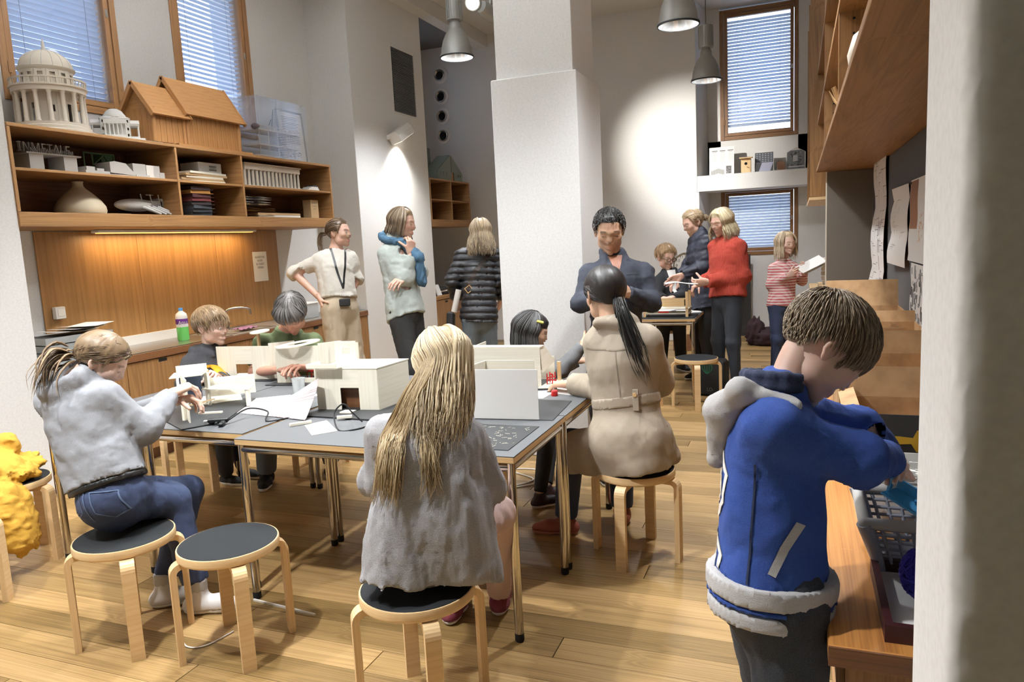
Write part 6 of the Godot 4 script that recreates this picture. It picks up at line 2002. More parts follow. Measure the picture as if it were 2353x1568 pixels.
func mat_thing(label: String, pts: Array, chips: bool) -> void:
	var t := thing("cutting_mat", label, "cutting mat", Vector3.ZERO, 0.0, "dark cutting mats")
	flat_board(t, pts, TT, 0.003, "mat", M.cutmat)
	if chips:
		var r := RandomNumberGenerator.new()
		r.seed = 3
		var mb := Mb.new()
		for k in 60:
			var p := Vector3(-1.32 + r.randf() * 0.27, TT + 0.0036, -2.55 - r.randf() * 0.3)
			mb.obox(Transform3D(Basis(Vector3.UP, r.randf() * PI), p), Vector3(0.006 + r.randf() * 0.022, 0.001, 0.0015))
		var c := put(t, "wood_shavings", mb, M.ply)
		c.set_meta("kind", "stuff")

func rolled_print() -> void:
	# a large print curling up from the table
	var g := []
	for i in 13:
		var r := []
		var v := i / 12.0
		for j in 21:
			var u := j / 20.0
			var base := Vector3(-2.71 + 0.53 * u, TT + 0.001, -2.88 + 0.09 * u)
			var up := 0.17 * pow(u, 1.4)
			var a := v * v * 1.9 * u
			r.append(base + Vector3(0.02 * v * sin(u * 5.0), up * v * v + 0.004 * u, -0.2 * v * (1.0 - 0.55 * u) - 0.07 * sin(a) * v))
		g.append(r)
	var mb := Mb.new()
	mb.sheet(g, 0.0008)
	var im := Image.create(128, 128, false, Image.FORMAT_RGB8)
	im.fill(Color(0.80, 0.76, 0.76))
	var rr := RandomNumberGenerator.new()
	rr.seed = 15
	for k in 26:
		var c := 0.42 + 0.4 * rr.randf()
		im.fill_rect(Rect2i(0, 8 + k * 4, 128, 1 + rr.randi() % 2), Color(c + 0.05, c - 0.02, c - 0.02))
	for k in 160:
		var c := 0.2 + 0.4 * rr.randf()
		im.fill_rect(Rect2i(70 + rr.randi() % 54, rr.randi() % 16, 2, 2), Color(c, c * 0.9, c * 0.9))
	im.resize(256, 256, Image.INTERPOLATE_BILINEAR)
	var m := StandardMaterial3D.new()
	m.albedo_texture = ImageTexture.create_from_image(im)
	m.roughness = 0.45
	solo("photo_print", mb, m, "large curling print of pinkish stripes on the table", "print")

# ---------------------------------------------------------------- people: fields meshed as surface nets
class Sdf:
	var o := Vector3.ZERO
	var cs := 0.01
	var nx := 0
	var ny := 0
	var nz := 0
	var f := PackedFloat32Array()
	func _init(lo: Vector3, hi: Vector3, cell: float) -> void:
		o = lo
		cs = cell
		nx = int((hi.x - lo.x) / cs) + 2
		ny = int((hi.y - lo.y) / cs) + 2
		nz = int((hi.z - lo.z) / cs) + 2
		f.resize(nx * ny * nz)
		f.fill(9.0)
	func span(lo: Vector3, hi: Vector3) -> Array:
		var a := ((lo - o) / cs).floor()
		var b := ((hi - o) / cs).ceil()
		return [clampi(int(a.x), 0, nx - 1), clampi(int(b.x), 0, nx - 1), clampi(int(a.y), 0, ny - 1), clampi(int(b.y), 0, ny - 1), clampi(int(a.z), 0, nz - 1), clampi(int(b.z), 0, nz - 1)]
	func cone(a: Vector3, b: Vector3, ra: float, rb: float, k := 0.02, ax := Vector3.ZERO, kk := 1.0) -> void:
		# tapered capsule joined smoothly; ax, kk flatten it along a direction
		var m := Vector3.ONE * (maxf(ra, rb) + k + cs * 2.0)
		var s := span(a.min(b) - m, a.max(b) + m)
		var i0: int = s[0]
		var i1: int = s[1]
		var ab := b - a
		var l2 := maxf(ab.length_squared(), 1e-9)
		var dr := rb - ra
		var sq := kk * kk - 1.0
		var k4 := 0.25 / k
		for z in range(s[4], s[5] + 1):
			for y in range(s[2], s[3] + 1):
				var id: int = (z * ny + y) * nx + i0
				var q0 := o + Vector3(i0, y, z) * cs - a
				for x in range(i0, i1 + 1):
					var t := clampf(q0.dot(ab) / l2, 0.0, 1.0)
					var q := q0 - ab * t
					var h := q.dot(ax)
					var d := sqrt(q.length_squared() + sq * h * h) - ra - dr * t
					var c := f[id]
					var e := k - absf(c - d)
					if e > 0.0: f[id] = minf(c, d) - e * e * k4
					elif d < c: f[id] = d
					id += 1
					q0.x += cs
	func egg(cn: Vector3, r: Vector3, b := Basis.IDENTITY, k := 0.02) -> void:
		var big := maxf(r.x, maxf(r.y, r.z))
		var sm := minf(r.x, minf(r.y, r.z))
		var m := Vector3.ONE * (big + k + cs * 2.0)
		var s := span(cn - m, cn + m)
		var bt := b.transposed()
		for z in range(s[4], s[5] + 1):
			for y in range(s[2], s[3] + 1):
				var id: int = (z * ny + y) * nx + s[0]
				for x in range(s[0], s[1] + 1):
					var q := bt * (o + Vector3(x, y, z) * cs - cn) / r
					var d := (q.length() - 1.0) * sm
					var c := f[id]
					var e := k - absf(c - d)
					if e > 0.0: f[id] = minf(c, d) - e * e * 0.25 / k
					elif d < c: f[id] = d
					id += 1
	func cut(p: Vector3, n: Vector3, rad: float) -> void:
		# takes away what lies on the side n points to, within rad of p
		var m := Vector3.ONE * rad
		var s := span(p - m, p + m)
		for z in range(s[4], s[5] + 1):
			for y in range(s[2], s[3] + 1):
				var id: int = (z * ny + y) * nx + s[0]
				var q := o + Vector3(s[0], y, z) * cs - p
				for x in range(s[0], s[1] + 1):
					var d := q.dot(n)
					if d > f[id] and q.length_squared() < rad * rad: f[id] = d
					id += 1
					q.x += cs
	func dig(cn: Vector3, r: float, k := 0.01) -> void:
		var m := Vector3.ONE * (r + k + cs)
		var s := span(cn - m, cn + m)
		for z in range(s[4], s[5] + 1):
			for y in range(s[2], s[3] + 1):
				var id: int = (z * ny + y) * nx + s[0]
				for x in range(s[0], s[1] + 1):
					var d := r - (o + Vector3(x, y, z) * cs - cn).length()
					var c := f[id]
					var e := k - absf(c - d)
					if e > 0.0: f[id] = maxf(c, d) + e * e * 0.25 / k
					elif d > c: f[id] = d
					id += 1
	func ripple(n: FastNoiseLite, amp: float, sc: Vector3, ridge := true) -> void:
		# folds of cloth
		var lim := cs * 3.0
		var id := 0
		for z in nz:
			for y in ny:
				for x in nx:
					if absf(f[id]) < lim:
						var p := (o + Vector3(x, y, z) * cs) * sc
						var v := n.get_noise_3dv(p)
						f[id] += amp * ((1.0 - 2.2 * absf(v)) if ridge else v)
					id += 1
	func quilt(pitch: float, depth: float, dir := Vector3.UP) -> void:
		var lim := cs * 3.0
		var id := 0
		for z in nz:
			for y in ny:
				for x in nx:
					if absf(f[id]) < lim:
						var h := (o + Vector3(x, y, z) * cs).dot(dir) / pitch
						f[id] += depth * pow(absf(cos(h * PI)), 6.0)
					id += 1
	func at(p: Vector3) -> float:
		var g := (p - o) / cs
		var x := clampi(int(g.x), 0, nx - 2)
		var y := clampi(int(g.y), 0, ny - 2)
		var z := clampi(int(g.z), 0, nz - 2)
		var u := g - Vector3(x, y, z)
		var i := (z * ny + y) * nx + x
		var a := lerpf(lerpf(f[i], f[i + 1], u.x), lerpf(f[i + nx], f[i + nx + 1], u.x), u.y)
		i += nx * ny
		var b := lerpf(lerpf(f[i], f[i + 1], u.x), lerpf(f[i + nx], f[i + nx + 1], u.x), u.y)
		return lerpf(a, b, u.z)
	func to_mb(mb: Mb) -> void:
		var vi := PackedInt32Array()
		vi.resize(nx * ny * nz)
		vi.fill(-1)
		var lim := cs * 2.8
		var sxy := nx * ny
		for z in nz - 1:
			for y in ny - 1:
				var i := (z * ny + y) * nx
				for x in nx - 1:
					if absf(f[i]) < lim:
						var a := f[i]
						var b := f[i + 1]
						var c := f[i + nx]
						var d := f[i + nx + 1]
						var e := f[i + sxy]
						var g := f[i + sxy + 1]
						var h := f[i + sxy + nx]
						var k := f[i + sxy + nx + 1]
						var lo := minf(minf(minf(a, b), minf(c, d)), minf(minf(e, g), minf(h, k)))
						var hi := maxf(maxf(maxf(a, b), maxf(c, d)), maxf(maxf(e, g), maxf(h, k)))
						if lo < 0.0 and hi >= 0.0:
							var gr := Vector3(b + d + g + k - a - c - e - h, c + d + h + k - a - b - e - g, e + g + h + k - a - b - c - d) * (0.25 / cs)
							var mid := (a + b + c + d + e + g + h + k) * 0.125
							var l2 := maxf(gr.length_squared(), 0.04)
							var st := (-gr * (mid / l2)).clamp(Vector3.ONE * (-0.5 * cs), Vector3.ONE * (0.5 * cs))
							vi[i] = mb.vert(o + (Vector3(x, y, z) + Vector3.ONE * 0.5) * cs + st, gr.normalized(), Vector2.ZERO)
					i += 1
		for z in range(1, nz - 1):
			for y in range(1, ny - 1):
				var i := (z * ny + y) * nx + 1
				for x in range(1, nx - 1):
					var a := f[i]
					if absf(a) < lim:
						var ins := a < 0.0
						if ins != (f[i + 1] < 0.0): quad(mb, vi[i], vi[i - nx], vi[i - nx - sxy], vi[i - sxy])
						if ins != (f[i + nx] < 0.0): quad(mb, vi[i], vi[i - 1], vi[i - 1 - sxy], vi[i - sxy])
						if ins != (f[i + sxy] < 0.0): quad(mb, vi[i], vi[i - 1], vi[i - 1 - nx], vi[i - nx])
					i += 1
	func quad(mb: Mb, a: int, b: int, c: int, d: int) -> void:
		if a < 0 or b < 0 or c < 0 or d < 0: return
		mb.tri(a, b, c)
		mb.tri(a, c, d)

# ---------------------------------------------------------------- head and hands, made once and reused
var head_v := PackedVector3Array()
var head_mark := PackedByteArray()     # 0 skin, 1 lips, 2 brow, 3 lash line
var head_rows := 64
var head_cols := 80
var hand_mb := {}

func smin(a: float, b: float, k: float) -> float:
	var e := k - absf(a - b)
	return minf(a, b) - (e * e * 0.25 / k if e > 0.0 else 0.0)

func seg(p: Vector3, a: Vector3, b: Vector3, ra: float, rb: float) -> float:
	var ab := b - a
	var t := clampf((p - a).dot(ab) / ab.length_squared(), 0.0, 1.0)
	return (p - a - ab * t).length() - lerpf(ra, rb, t)

func head_field(q: Vector3) -> float:
	var p := Vector3(absf(q.x), q.y, q.z)
	var d := ((p - Vector3(0, 0.034, -0.012)) / Vector3(0.075, 0.082, 0.097)).length() * 0.078 - 0.078
	d = smin(d, ((p - Vector3(0, -0.028, 0.02)) / Vector3(0.058, 0.076, 0.066)).length() * 0.06 - 0.06, 0.03)
	d = smin(d, (p - Vector3(0, -0.096, 0.062)).length() - 0.019, 0.03)
	d = smin(d, (p - Vector3(0.038, -0.066, 0.012)).length() - 0.02, 0.04)
	if p.z > 0.02 and p.y < 0.06:
		d = smin(d, (p - Vector3(0.041, -0.014, 0.057)).length() - 0.018, 0.03)
		d = smin(d, seg(p, Vector3(0, 0.024, 0.078), Vector3(0.042, 0.022, 0.066), 0.012, 0.011), 0.014)
		var es := 0.015 - (p - Vector3(0.032, 0.004, 0.094)).length()
		d = -smin(-d, -es, 0.012)
		d = smin(d, (p - Vector3(0.031, 0.002, 0.0715)).length() - 0.0135, 0.004)
		d = smin(d, seg(p, Vector3(0, 0.018, 0.084), Vector3(0, -0.028, 0.103), 0.007, 0.0098), 0.012)
		d = smin(d, (p - Vector3(0.011, -0.034, 0.092)).length() - 0.008, 0.008)
		d = smin(d, seg(p, Vector3(0, -0.06, 0.0855), Vector3(0.022, -0.064, 0.074), 0.007, 0.004), 0.006)
		d = smin(d, seg(p, Vector3(0, -0.0715, 0.084), Vector3(0.02, -0.067, 0.074), 0.0075, 0.004), 0.006)
	return d

func make_head() -> void:
	for i in head_rows + 1:
		var el := PI * (i / float(head_rows) - 0.5)
		for j in head_cols:
			var t := 2.0 * j / head_cols - 1.0
			var az := PI * (0.5 * t + 0.5 * t * t * t)
			var d := Vector3(sin(az) * cos(el), sin(el), cos(az) * cos(el))
			var r := 0.06
			for k in 14:
				var e := head_field(d * r)
				r += e * 0.85
				if absf(e) < 0.0003: break
			var p := d * r
			head_v.append(p)
			var ax := absf(p.x)
			var mk := 0
			if p.z > 0.07 and ax < 0.021 - absf(p.y + 0.066) * 1.0 and absf(p.y + 0.066) < 0.009: mk = 1
			elif p.z > 0.05 and ax > 0.014 and ax < 0.05 and absf(p.y - (0.030 - (ax - 0.03) * (ax - 0.03) * 9.0)) < 0.0045: mk = 2
			elif p.z > 0.06 and ax > 0.016 and ax < 0.046 and absf(p.y - 0.004 + (ax - 0.031) * (ax - 0.031) * 18.0) < 0.003: mk = 3
			head_mark.append(mk)

func finger(s: Sdf, k: Vector3, dir: Vector3, lens: Array, r: float, curl: Array, nrm: Vector3) -> void:
	var p := k
	var a := 0.0
	for i in 3:
		a += curl[i]
		var d := (dir * cos(a) + nrm * sin(a)).normalized()
		var q: Vector3 = p + d * lens[i]
		s.cone(p, q, r * (1.0 - 0.08 * i), r * (0.92 - 0.08 * i), 0.004)
		p = q

func make_hands() -> void:
	# wrist at the origin, fingers along +y, palm towards +z, thumb on +x
	var poses := {"relaxed": [0.35, 0.45, 0.3, 0.5], "grip": [0.85, 0.95, 0.6, 0.9], "flat": [0.12, 0.15, 0.1, 0.2], "pinch": [0.75, 0.55, 0.25, 1.0]}
	for key in poses:
		var c: Array = poses[key]
		var s := Sdf.new(Vector3(-0.06, -0.035, -0.035), Vector3(0.095, 0.215, 0.115), 0.0042)
		var kn := [Vector3(0.031, 0.088, 0), Vector3(0.010, 0.093, -0.003), Vector3(-0.011, 0.088, -0.002), Vector3(-0.030, 0.077, 0.002)]
		s.cone(Vector3(0, -0.03, 0), Vector3(0, 0.012, 0), 0.026, 0.026, 0.01, Vector3.BACK, 1.35)
		for i in 4: s.cone(Vector3(kn[i].x * 0.6, 0.01, 0.002), kn[i], 0.0145, 0.0115, 0.016)
		s.cone(Vector3(0.018, 0.022, 0.008), Vector3(0.036, 0.05, 0.012), 0.018, 0.013, 0.012)
		var ln := [[0.042, 0.025, 0.02], [0.046, 0.029, 0.021], [0.042, 0.027, 0.02], [0.033, 0.02, 0.018]]
		for i in 4:
			finger(s, kn[i], Vector3((kn[i].x) * 1.6 * (0.1 if key == "grip" else 0.6), 1, 0).normalized(), ln[i], [0.0092, 0.0094, 0.009, 0.0078][i], [c[0] + 0.06 * i, c[1], c[2]], Vector3.BACK)
		var tc: float = c[3]
		var td := Vector3(0.75, 0.6, 0.25 + 0.5 * tc).normalized()
		finger(s, Vector3(0.034, 0.046, 0.012), td, [0.03, 0.026, 0.018], 0.0108, [0.05, 0.1, 0.1], Vector3(-0.4, 0.3, 0.8).normalized())
		var mb := Mb.new()
		s.to_mb(mb)
		hand_mb[key] = mb

func add_copy(dst: Mb, src: Mb, xf: Transform3D) -> void:
	var b := dst.v.size()
	var nb := xf.basis.inverse().transposed()
	for i in src.v.size(): dst.vert(xf * src.v[i], (nb * src.n[i]).normalized(), src.uv[i])
	for i in range(0, src.ix.size(), 3): dst.tri(b + src.ix[i], b + src.ix[i + 1], b + src.ix[i + 2])

func add_hand(mb: Mb, wrist: Vector3, dir: Vector3, palm: Vector3, pose: String, left: bool, sc: float) -> void:
	var y := dir.normalized()
	var z := (palm - y * palm.dot(y)).normalized()
	var x := y.cross(z)
	if not left: x = -x
	# for the right hand with its palm towards the viewer and fingers up, the thumb points to the viewer's right side
	add_copy(mb, hand_mb[pose], Transform3D(Basis(-x * sc, y * sc, z * sc), wrist))

func head_basis(face: Vector3, tilt := 0.0) -> Basis:
	var z := face.normalized()
	var x := Vector3.UP.cross(z)
	x = x.normalized() if x.length() > 0.05 else Vector3.RIGHT
	var b := Basis(x, z.cross(x), z)
	return b * Basis(Vector3.BACK, tilt)

func child_shape(p: Vector3, kid: float) -> Vector3:
	# a child has a rounder, shorter face
	if p.y < 0.0: p.y *= 1.0 - 0.14 * kid
	if p.z > 0.088: p.z = lerpf(p.z, 0.088, 0.45 * kid)
	return p

func add_head(mb: Mb, xf: Transform3D, skin: Color, lips: Color, brow: Color, kid: float, lash := true) -> void:
	var b := mb.v.size()
	for i in head_v.size():
		mb.col = skin
		match head_mark[i]:
			1: mb.col = lips
			2: mb.col = skin.lerp(brow, 0.75)
			3: mb.col = skin.lerp(brow, 0.8) if lash else skin
		mb.vert(xf * child_shape(head_v[i], kid), Vector3.UP, Vector2.ZERO)
	mb.col = skin
	var nn := PackedVector3Array()
	nn.resize(head_v.size())
	var quads := []
	for i in head_rows:
		for j in head_cols:
			var a := b + i * head_cols + j
			var c := b + i * head_cols + (j + 1) % head_cols
			var d := c + head_cols
			var e := a + head_cols
			quads.append([a, c, d, e])
			var g := (mb.v[c] - mb.v[a]).cross(mb.v[e] - mb.v[a]) + (mb.v[e] - mb.v[d]).cross(mb.v[c] - mb.v[d])
			for q in [a, c, d, e]: nn[q - b] += g
	for i in nn.size(): mb.n[b + i] = nn[i].normalized()
	for q in quads:
		mb.tri(q[0], q[1], q[2])
		mb.tri(q[0], q[2], q[3])
	# ears
	for s in [-1.0, 1.0]:
		var eb := Basis(Vector3.UP, s * -0.35) * Basis(Vector3.RIGHT, -0.15)
		var st := mb.v.size()
		mb.ball(Vector3.ZERO, Vector3(0.0085, 0.031, 0.0185), 18)
		for i in range(st, mb.v.size()):
			var p := mb.v[i]
			var rr := Vector2(p.y / 0.031, p.z / 0.0185).length()
			if p.x * s > 0.0 and rr < 0.72: p.x -= s * 0.009 * (1.0 - rr)
			if p.y < -0.012: p.z *= 0.72
			mb.v[i] = xf * child_shape(Vector3(s * 0.0755, -0.004, -0.014) + eb * p, kid)
			mb.n[i] = (xf.basis * (eb * mb.n[i])).normalized()

# ---------------------------------------------------------------- hair
func scalp(az: float, el: float, lift: float) -> Vector3:
	# point over the skull in head space; az 0 is the face, el up
	return Vector3(0, 0.034, -0.012) + Vector3(sin(az) * cos(el) * (0.079 + lift), sin(el) * (0.085 + lift), cos(az) * cos(el) * (0.1 + lift))

func hairline(z: float, low: float, fringe: float) -> float:
	# height of the hair's lower edge: forehead, above the ear, nape
	if z > 0.014: return lerpf(-0.012, fringe, smoothstep(0.014, 0.062, z))
	if z > -0.044: return 0.02
	return lerpf(0.0, low, smoothstep(-0.044, -0.065, z))

func hair_cap(mb: Mb, xf: Transform3D, lift: float, cols: Array, kid: float, low: float, fringe: float, sd: int) -> void:
	var nz := FastNoiseLite.new()
	nz.seed = sd
	nz.frequency = 24.0
	var b := mb.v.size()
	var ok := PackedByteArray()
	for i in head_v.size():
		var p := child_shape(head_v[i], kid)
		var line := hairline(p.z, low, fringe)
		var d := (p - Vector3(0, 0.02, -0.012))
		var fade := smoothstep(line - 0.004, line + 0.03, p.y)
		ok.append(1 if p.y > line - 0.006 else 0)
		var az := atan2(p.x, p.z)
		var v := nz.get_noise_3d(az * 1.2, p.y * 0.6, 0.0) * 0.5 + 0.5
		mb.col = (cols[0] as Color).lerp(cols[1], clampf(v, 0, 1))
		mb.vert(xf * (p + d.normalized() * (0.0015 + lift * fade + 0.004 * (v - 0.5) * fade)), Vector3.UP, Vector2.ZERO)
	var first := mb.ix.size()
	for i in head_rows:
		for j in head_cols:
			var a := i * head_cols + j
			var c := i * head_cols + (j + 1) % head_cols
			if ok[a] and ok[c] and ok[a + head_cols] and ok[c + head_cols]:
				var g := (mb.v[b + c] - mb.v[b + a]).cross(mb.v[b + a + head_cols] - mb.v[b + a]).normalized()
				for q in [a, c, a + head_cols, c + head_cols]: mb.n[b + q] = g
				mb.tri(b + a, b + c, b + c + head_cols)
				mb.tri(b + a, b + c + head_cols, b + a + head_cols)
	# smooth normals over the cap
	var acc := PackedVector3Array()
	acc.resize(head_v.size())
	for k in range(first, mb.ix.size(), 3):
		var g := (mb.v[mb.ix[k + 2]] - mb.v[mb.ix[k]]).cross(mb.v[mb.ix[k + 1]] - mb.v[mb.ix[k]])
		for q in 3: acc[mb.ix[k + q] - b] += g
	for i in acc.size():
		if acc[i].length_squared() > 0.0: mb.n[b + i] = acc[i].normalized()

func lock(mb: Mb, pts: Array, r: float, col: Color, sides := 4) -> void:
	# one tapering lock of hair along smoothed points
	var n := pts.size()
	var tot := 0.0
	for i in range(1, n): tot += (pts[i] - pts[i - 1]).length()
	var k := clampi(int(tot / 0.026) + 2, 4, 18)
	var base := mb.v.size()
	var prev := Vector3(0.31, 0.17, 0.93)
	var last: Vector3 = pts[0]
	var dir: Vector3 = (pts[1] - pts[0]).normalized()
	for i in k + 1:
		var t := i / float(k)
		var f := t * (n - 1)
		var a := mini(int(f), n - 2)
		var u := f - a
		var p1: Vector3 = pts[a]
		var p2: Vector3 = pts[a + 1]
		var p := p1.cubic_interpolate(p2, pts[maxi(a - 1, 0)], pts[mini(a + 2, n - 1)], u)
		if i: dir = (p - last).normalized()
		last = p
		var x := (prev - dir * prev.dot(dir)).normalized()
		prev = x
		var y := dir.cross(x)
		var rr := r * clampf(minf(0.35 + t * 6.0, 1.05 - pow(t, 2.2)), 0.04, 1.0)
		var y5 := y * (rr * 0.5)
		var x1 := x * rr
		mb.v.append(p + x1); mb.v.append(p + y5); mb.v.append(p - x1); mb.v.append(p - y5)
		mb.n.append(x); mb.n.append(y); mb.n.append(-x); mb.n.append(-y)
		for q in 4:
			mb.uv.append(Vector2.ZERO)
			mb.c.append(col)
	for i in k:
		for q in 4:
			var s := base + i * 4 + q
			var e := base + i * 4 + (q + 1) % 4
			mb.ix.append(s); mb.ix.append(s + 4); mb.ix.append(e)
			mb.ix.append(e); mb.ix.append(s + 4); mb.ix.append(e + 4)

func between(a: Color, b: Color, r: RandomNumberGenerator) -> Color:
	return a.lerp(b, r.randf())

func hair_short(mb: Mb, xf: Transform3D, cols: Array, sd: int, n: int, length: float, lift: float, low: float, fringe: float, fwd := true) -> void:
	var r := RandomNumberGenerator.new()
	r.seed = sd
	for k in n:
		var az := r.randf_range(-PI, PI)
		var el := asin(r.randf_range(-0.75, 1.0))
		var p := scalp(az, el, 0.0)
		var line := hairline(p.z, low, fringe)
		if p.y < line + 0.004: continue
		# combed from the crown outwards, forwards on top
		var crown := Vector3(0.01, 0.12, -0.05)
		var dir := (p - crown)
		if fwd: dir += Vector3(0.25 * sin(k * 1.3), 0, 0.6) * maxf(p.y - 0.03, 0.0) * 10.0 * 0.1
		var nrm := (p - Vector3(0, 0.03, -0.012)).normalized()
		dir = (dir - nrm * dir.dot(nrm)).normalized()
		var ln := length * r.randf_range(0.6, 1.15) * (1.0 if p.z > 0.045 else lerpf(0.22, 1.0, smoothstep(-0.03, 0.075, p.y)))
		var pts := []
		for i in 4:
			var t := i / 3.0
			var q := p + dir * ln * t
			var qn := (q - Vector3(0, 0.034, -0.012))
			var e := Vector3(qn.x / (0.079 + lift), qn.y / (0.085 + lift), qn.z / (0.1 + lift)).length()
			q = Vector3(0, 0.034, -0.012) + qn / e * (0.94 + 0.06 * sin(t * 2.6) + 0.02 * r.randf())
			pts.append(xf * q)
		lock(mb, pts, r.randf_range(0.0018, 0.0034), between(cols[0], cols[1], r), 4)

func hair_to(mb: Mb, xf: Transform3D, knot: Vector3, cols: Array, sd: int, n: int, low: float, fringe: float) -> void:
	# combed back from the hairline to a tie point given in head space
	var r := RandomNumberGenerator.new()
	r.seed = sd
	for k in n:
		var az := r.randf_range(-PI, PI)
		var el := asin(r.randf_range(-0.4, 0.95))
		var p := scalp(az, el, 0.002)
		if p.y < hairline(p.z, low, fringe): continue
		var pts := []
		for i in 6:
			var q := p.lerp(knot, i / 5.0)
			var qn := q - Vector3(0, 0.034, -0.012)
			var e := Vector3(qn.x / 0.085, qn.y / 0.091, qn.z / 0.106).length()
			if i < 5: q = Vector3(0, 0.034, -0.012) + qn / maxf(e, 0.2) * (1.0 + r.randf() * 0.02)
			pts.append(xf * q)
		lock(mb, pts, r.randf_range(0.003, 0.005), between(cols[0], cols[1], r), 4)

func tail(mb: Mb, pts: Array, width: float, cols: Array, sd: int, n: int, wave := 0.0) -> void:
	# a bundle of locks along a path (pony tail or loose length)
	var r := RandomNumberGenerator.new()
	r.seed = sd
	for k in n:
		var o := Vector3(r.randfn(), r.randfn(), r.randfn()) * 0.45
		var q := []
		var cut := r.randf_range(0.75, 1.0)
		for i in pts.size():
			var t := i / float(pts.size() - 1) * cut
			var f := t * (pts.size() - 1)
			var a := mini(int(f), pts.size() - 2)
			var p: Vector3 = (pts[a] as Vector3).lerp(pts[a + 1], f - a)
			q.append(p + o * width * (0.35 + 0.65 * sin(minf(t * 1.6 + 0.25, 1.5))) + Vector3(sin(t * 9.0 + k), 0, cos(t * 8.0 + k * 2)) * wave * t)
		lock(mb, q, r.randf_range(0.004, 0.0075), between(cols[0], cols[1], r), 5)

func hair_long(mb: Mb, xf: Transform3D, cols: Array, sd: int, n: int, length: float, drift: Vector3, flare: float, wave: float, open_deg := 42.0, fat := 1.0, rest = null) -> void:
	# parted on top, over the ears and the back of the head, then hanging
	var r := RandomNumberGenerator.new()
	r.seed = sd
	for k in n:
		var az := deg_to_rad(r.randf_range(open_deg, 180.0)) * (1.0 if k % 2 else -1.0)
		var lay := r.randf_range(0.0, 0.016)
		var pts := []
		var part := Vector3(0.008 * signf(az), 0, 0)
		var azs := az * 0.85
		for e in [78.0, 52.0, 26.0, 2.0, -22.0]:
			var a := lerpf(azs, az, (78.0 - e) / 100.0)
			pts.append(xf * (scalp(a, deg_to_rad(e), 0.004 + lay + (0.006 if e < 10 else 0.0)) + (part if e > 60 else Vector3.ZERO)))
		var out: Vector3 = xf.basis.orthonormalized() * Vector3(sin(az), 0, cos(az))
		out.y = 0
		var last: Vector3 = pts[4]
		var ln := length * r.randf_range(0.72, 1.06)
		var ph := r.randf() * TAU
		var steps := maxi(3, int(ln / 0.05))
		for i in range(1, steps + 1):
			var t := i / float(steps)
			var p := last + Vector3.DOWN * ln * t + out * flare * sin(t * 2.2) + drift * t + Vector3(sin(t * 9.0 + ph), 0, cos(t * 7.0 + ph)) * wave * t
			pts.append(p)
		lock(mb, pts, r.randf_range(0.0045, 0.0085) * fat, between(cols[0], cols[1], r).lightened(r.randf() * 0.08), 5)

# ---------------------------------------------------------------- one person
var J := {}
var fold := FastNoiseLite.new()

func bounds(list: Array, m: float) -> Array:
	var lo: Vector3 = list[0]
	var hi: Vector3 = list[0]
	for p in list:
		lo = lo.min(p)
		hi = hi.max(p)
	return [lo - Vector3.ONE * m, hi + Vector3.ONE * m]

func hair_mat() -> StandardMaterial3D:
	if M.has("hair"): return M.hair
	var m := mat("hair", Color.WHITE, 0.42)
	m.vertex_color_use_as_albedo = true
	m.metallic_specular = 0.4
	return m

func skin_mat() -> StandardMaterial3D:
	if M.has("skin"): return M.skin
	var m := mat("skin", Color.WHITE, 0.5)
	m.vertex_color_use_as_albedo = true
	m.subsurf_scatter_enabled = true
	m.subsurf_scatter_strength = 0.12
	return m

func torso(s: Sdf, k: float, g: float, build := 1.0, belly := 1.0) -> void:
	# k: body scale, g: cloth thickness
	var fw: Vector3 = J.bf
	s.cone(J.sl, J.sr, 0.047 * k + g, 0.047 * k + g, 0.05 * k)
	s.cone(J.nk, J.ch, 0.075 * k + g, 0.135 * k * build + g, 0.05 * k, fw, 1.3)
	var mid: Vector3 = J.ch.lerp(J.pv, 0.5)
	s.cone(J.ch, mid, 0.14 * k * build + g, 0.13 * k * belly + g, 0.05 * k, fw, 1.28)
	s.cone(mid, J.pv, 0.13 * k * belly + g, 0.15 * k * build + g, 0.05 * k, fw, 1.22)

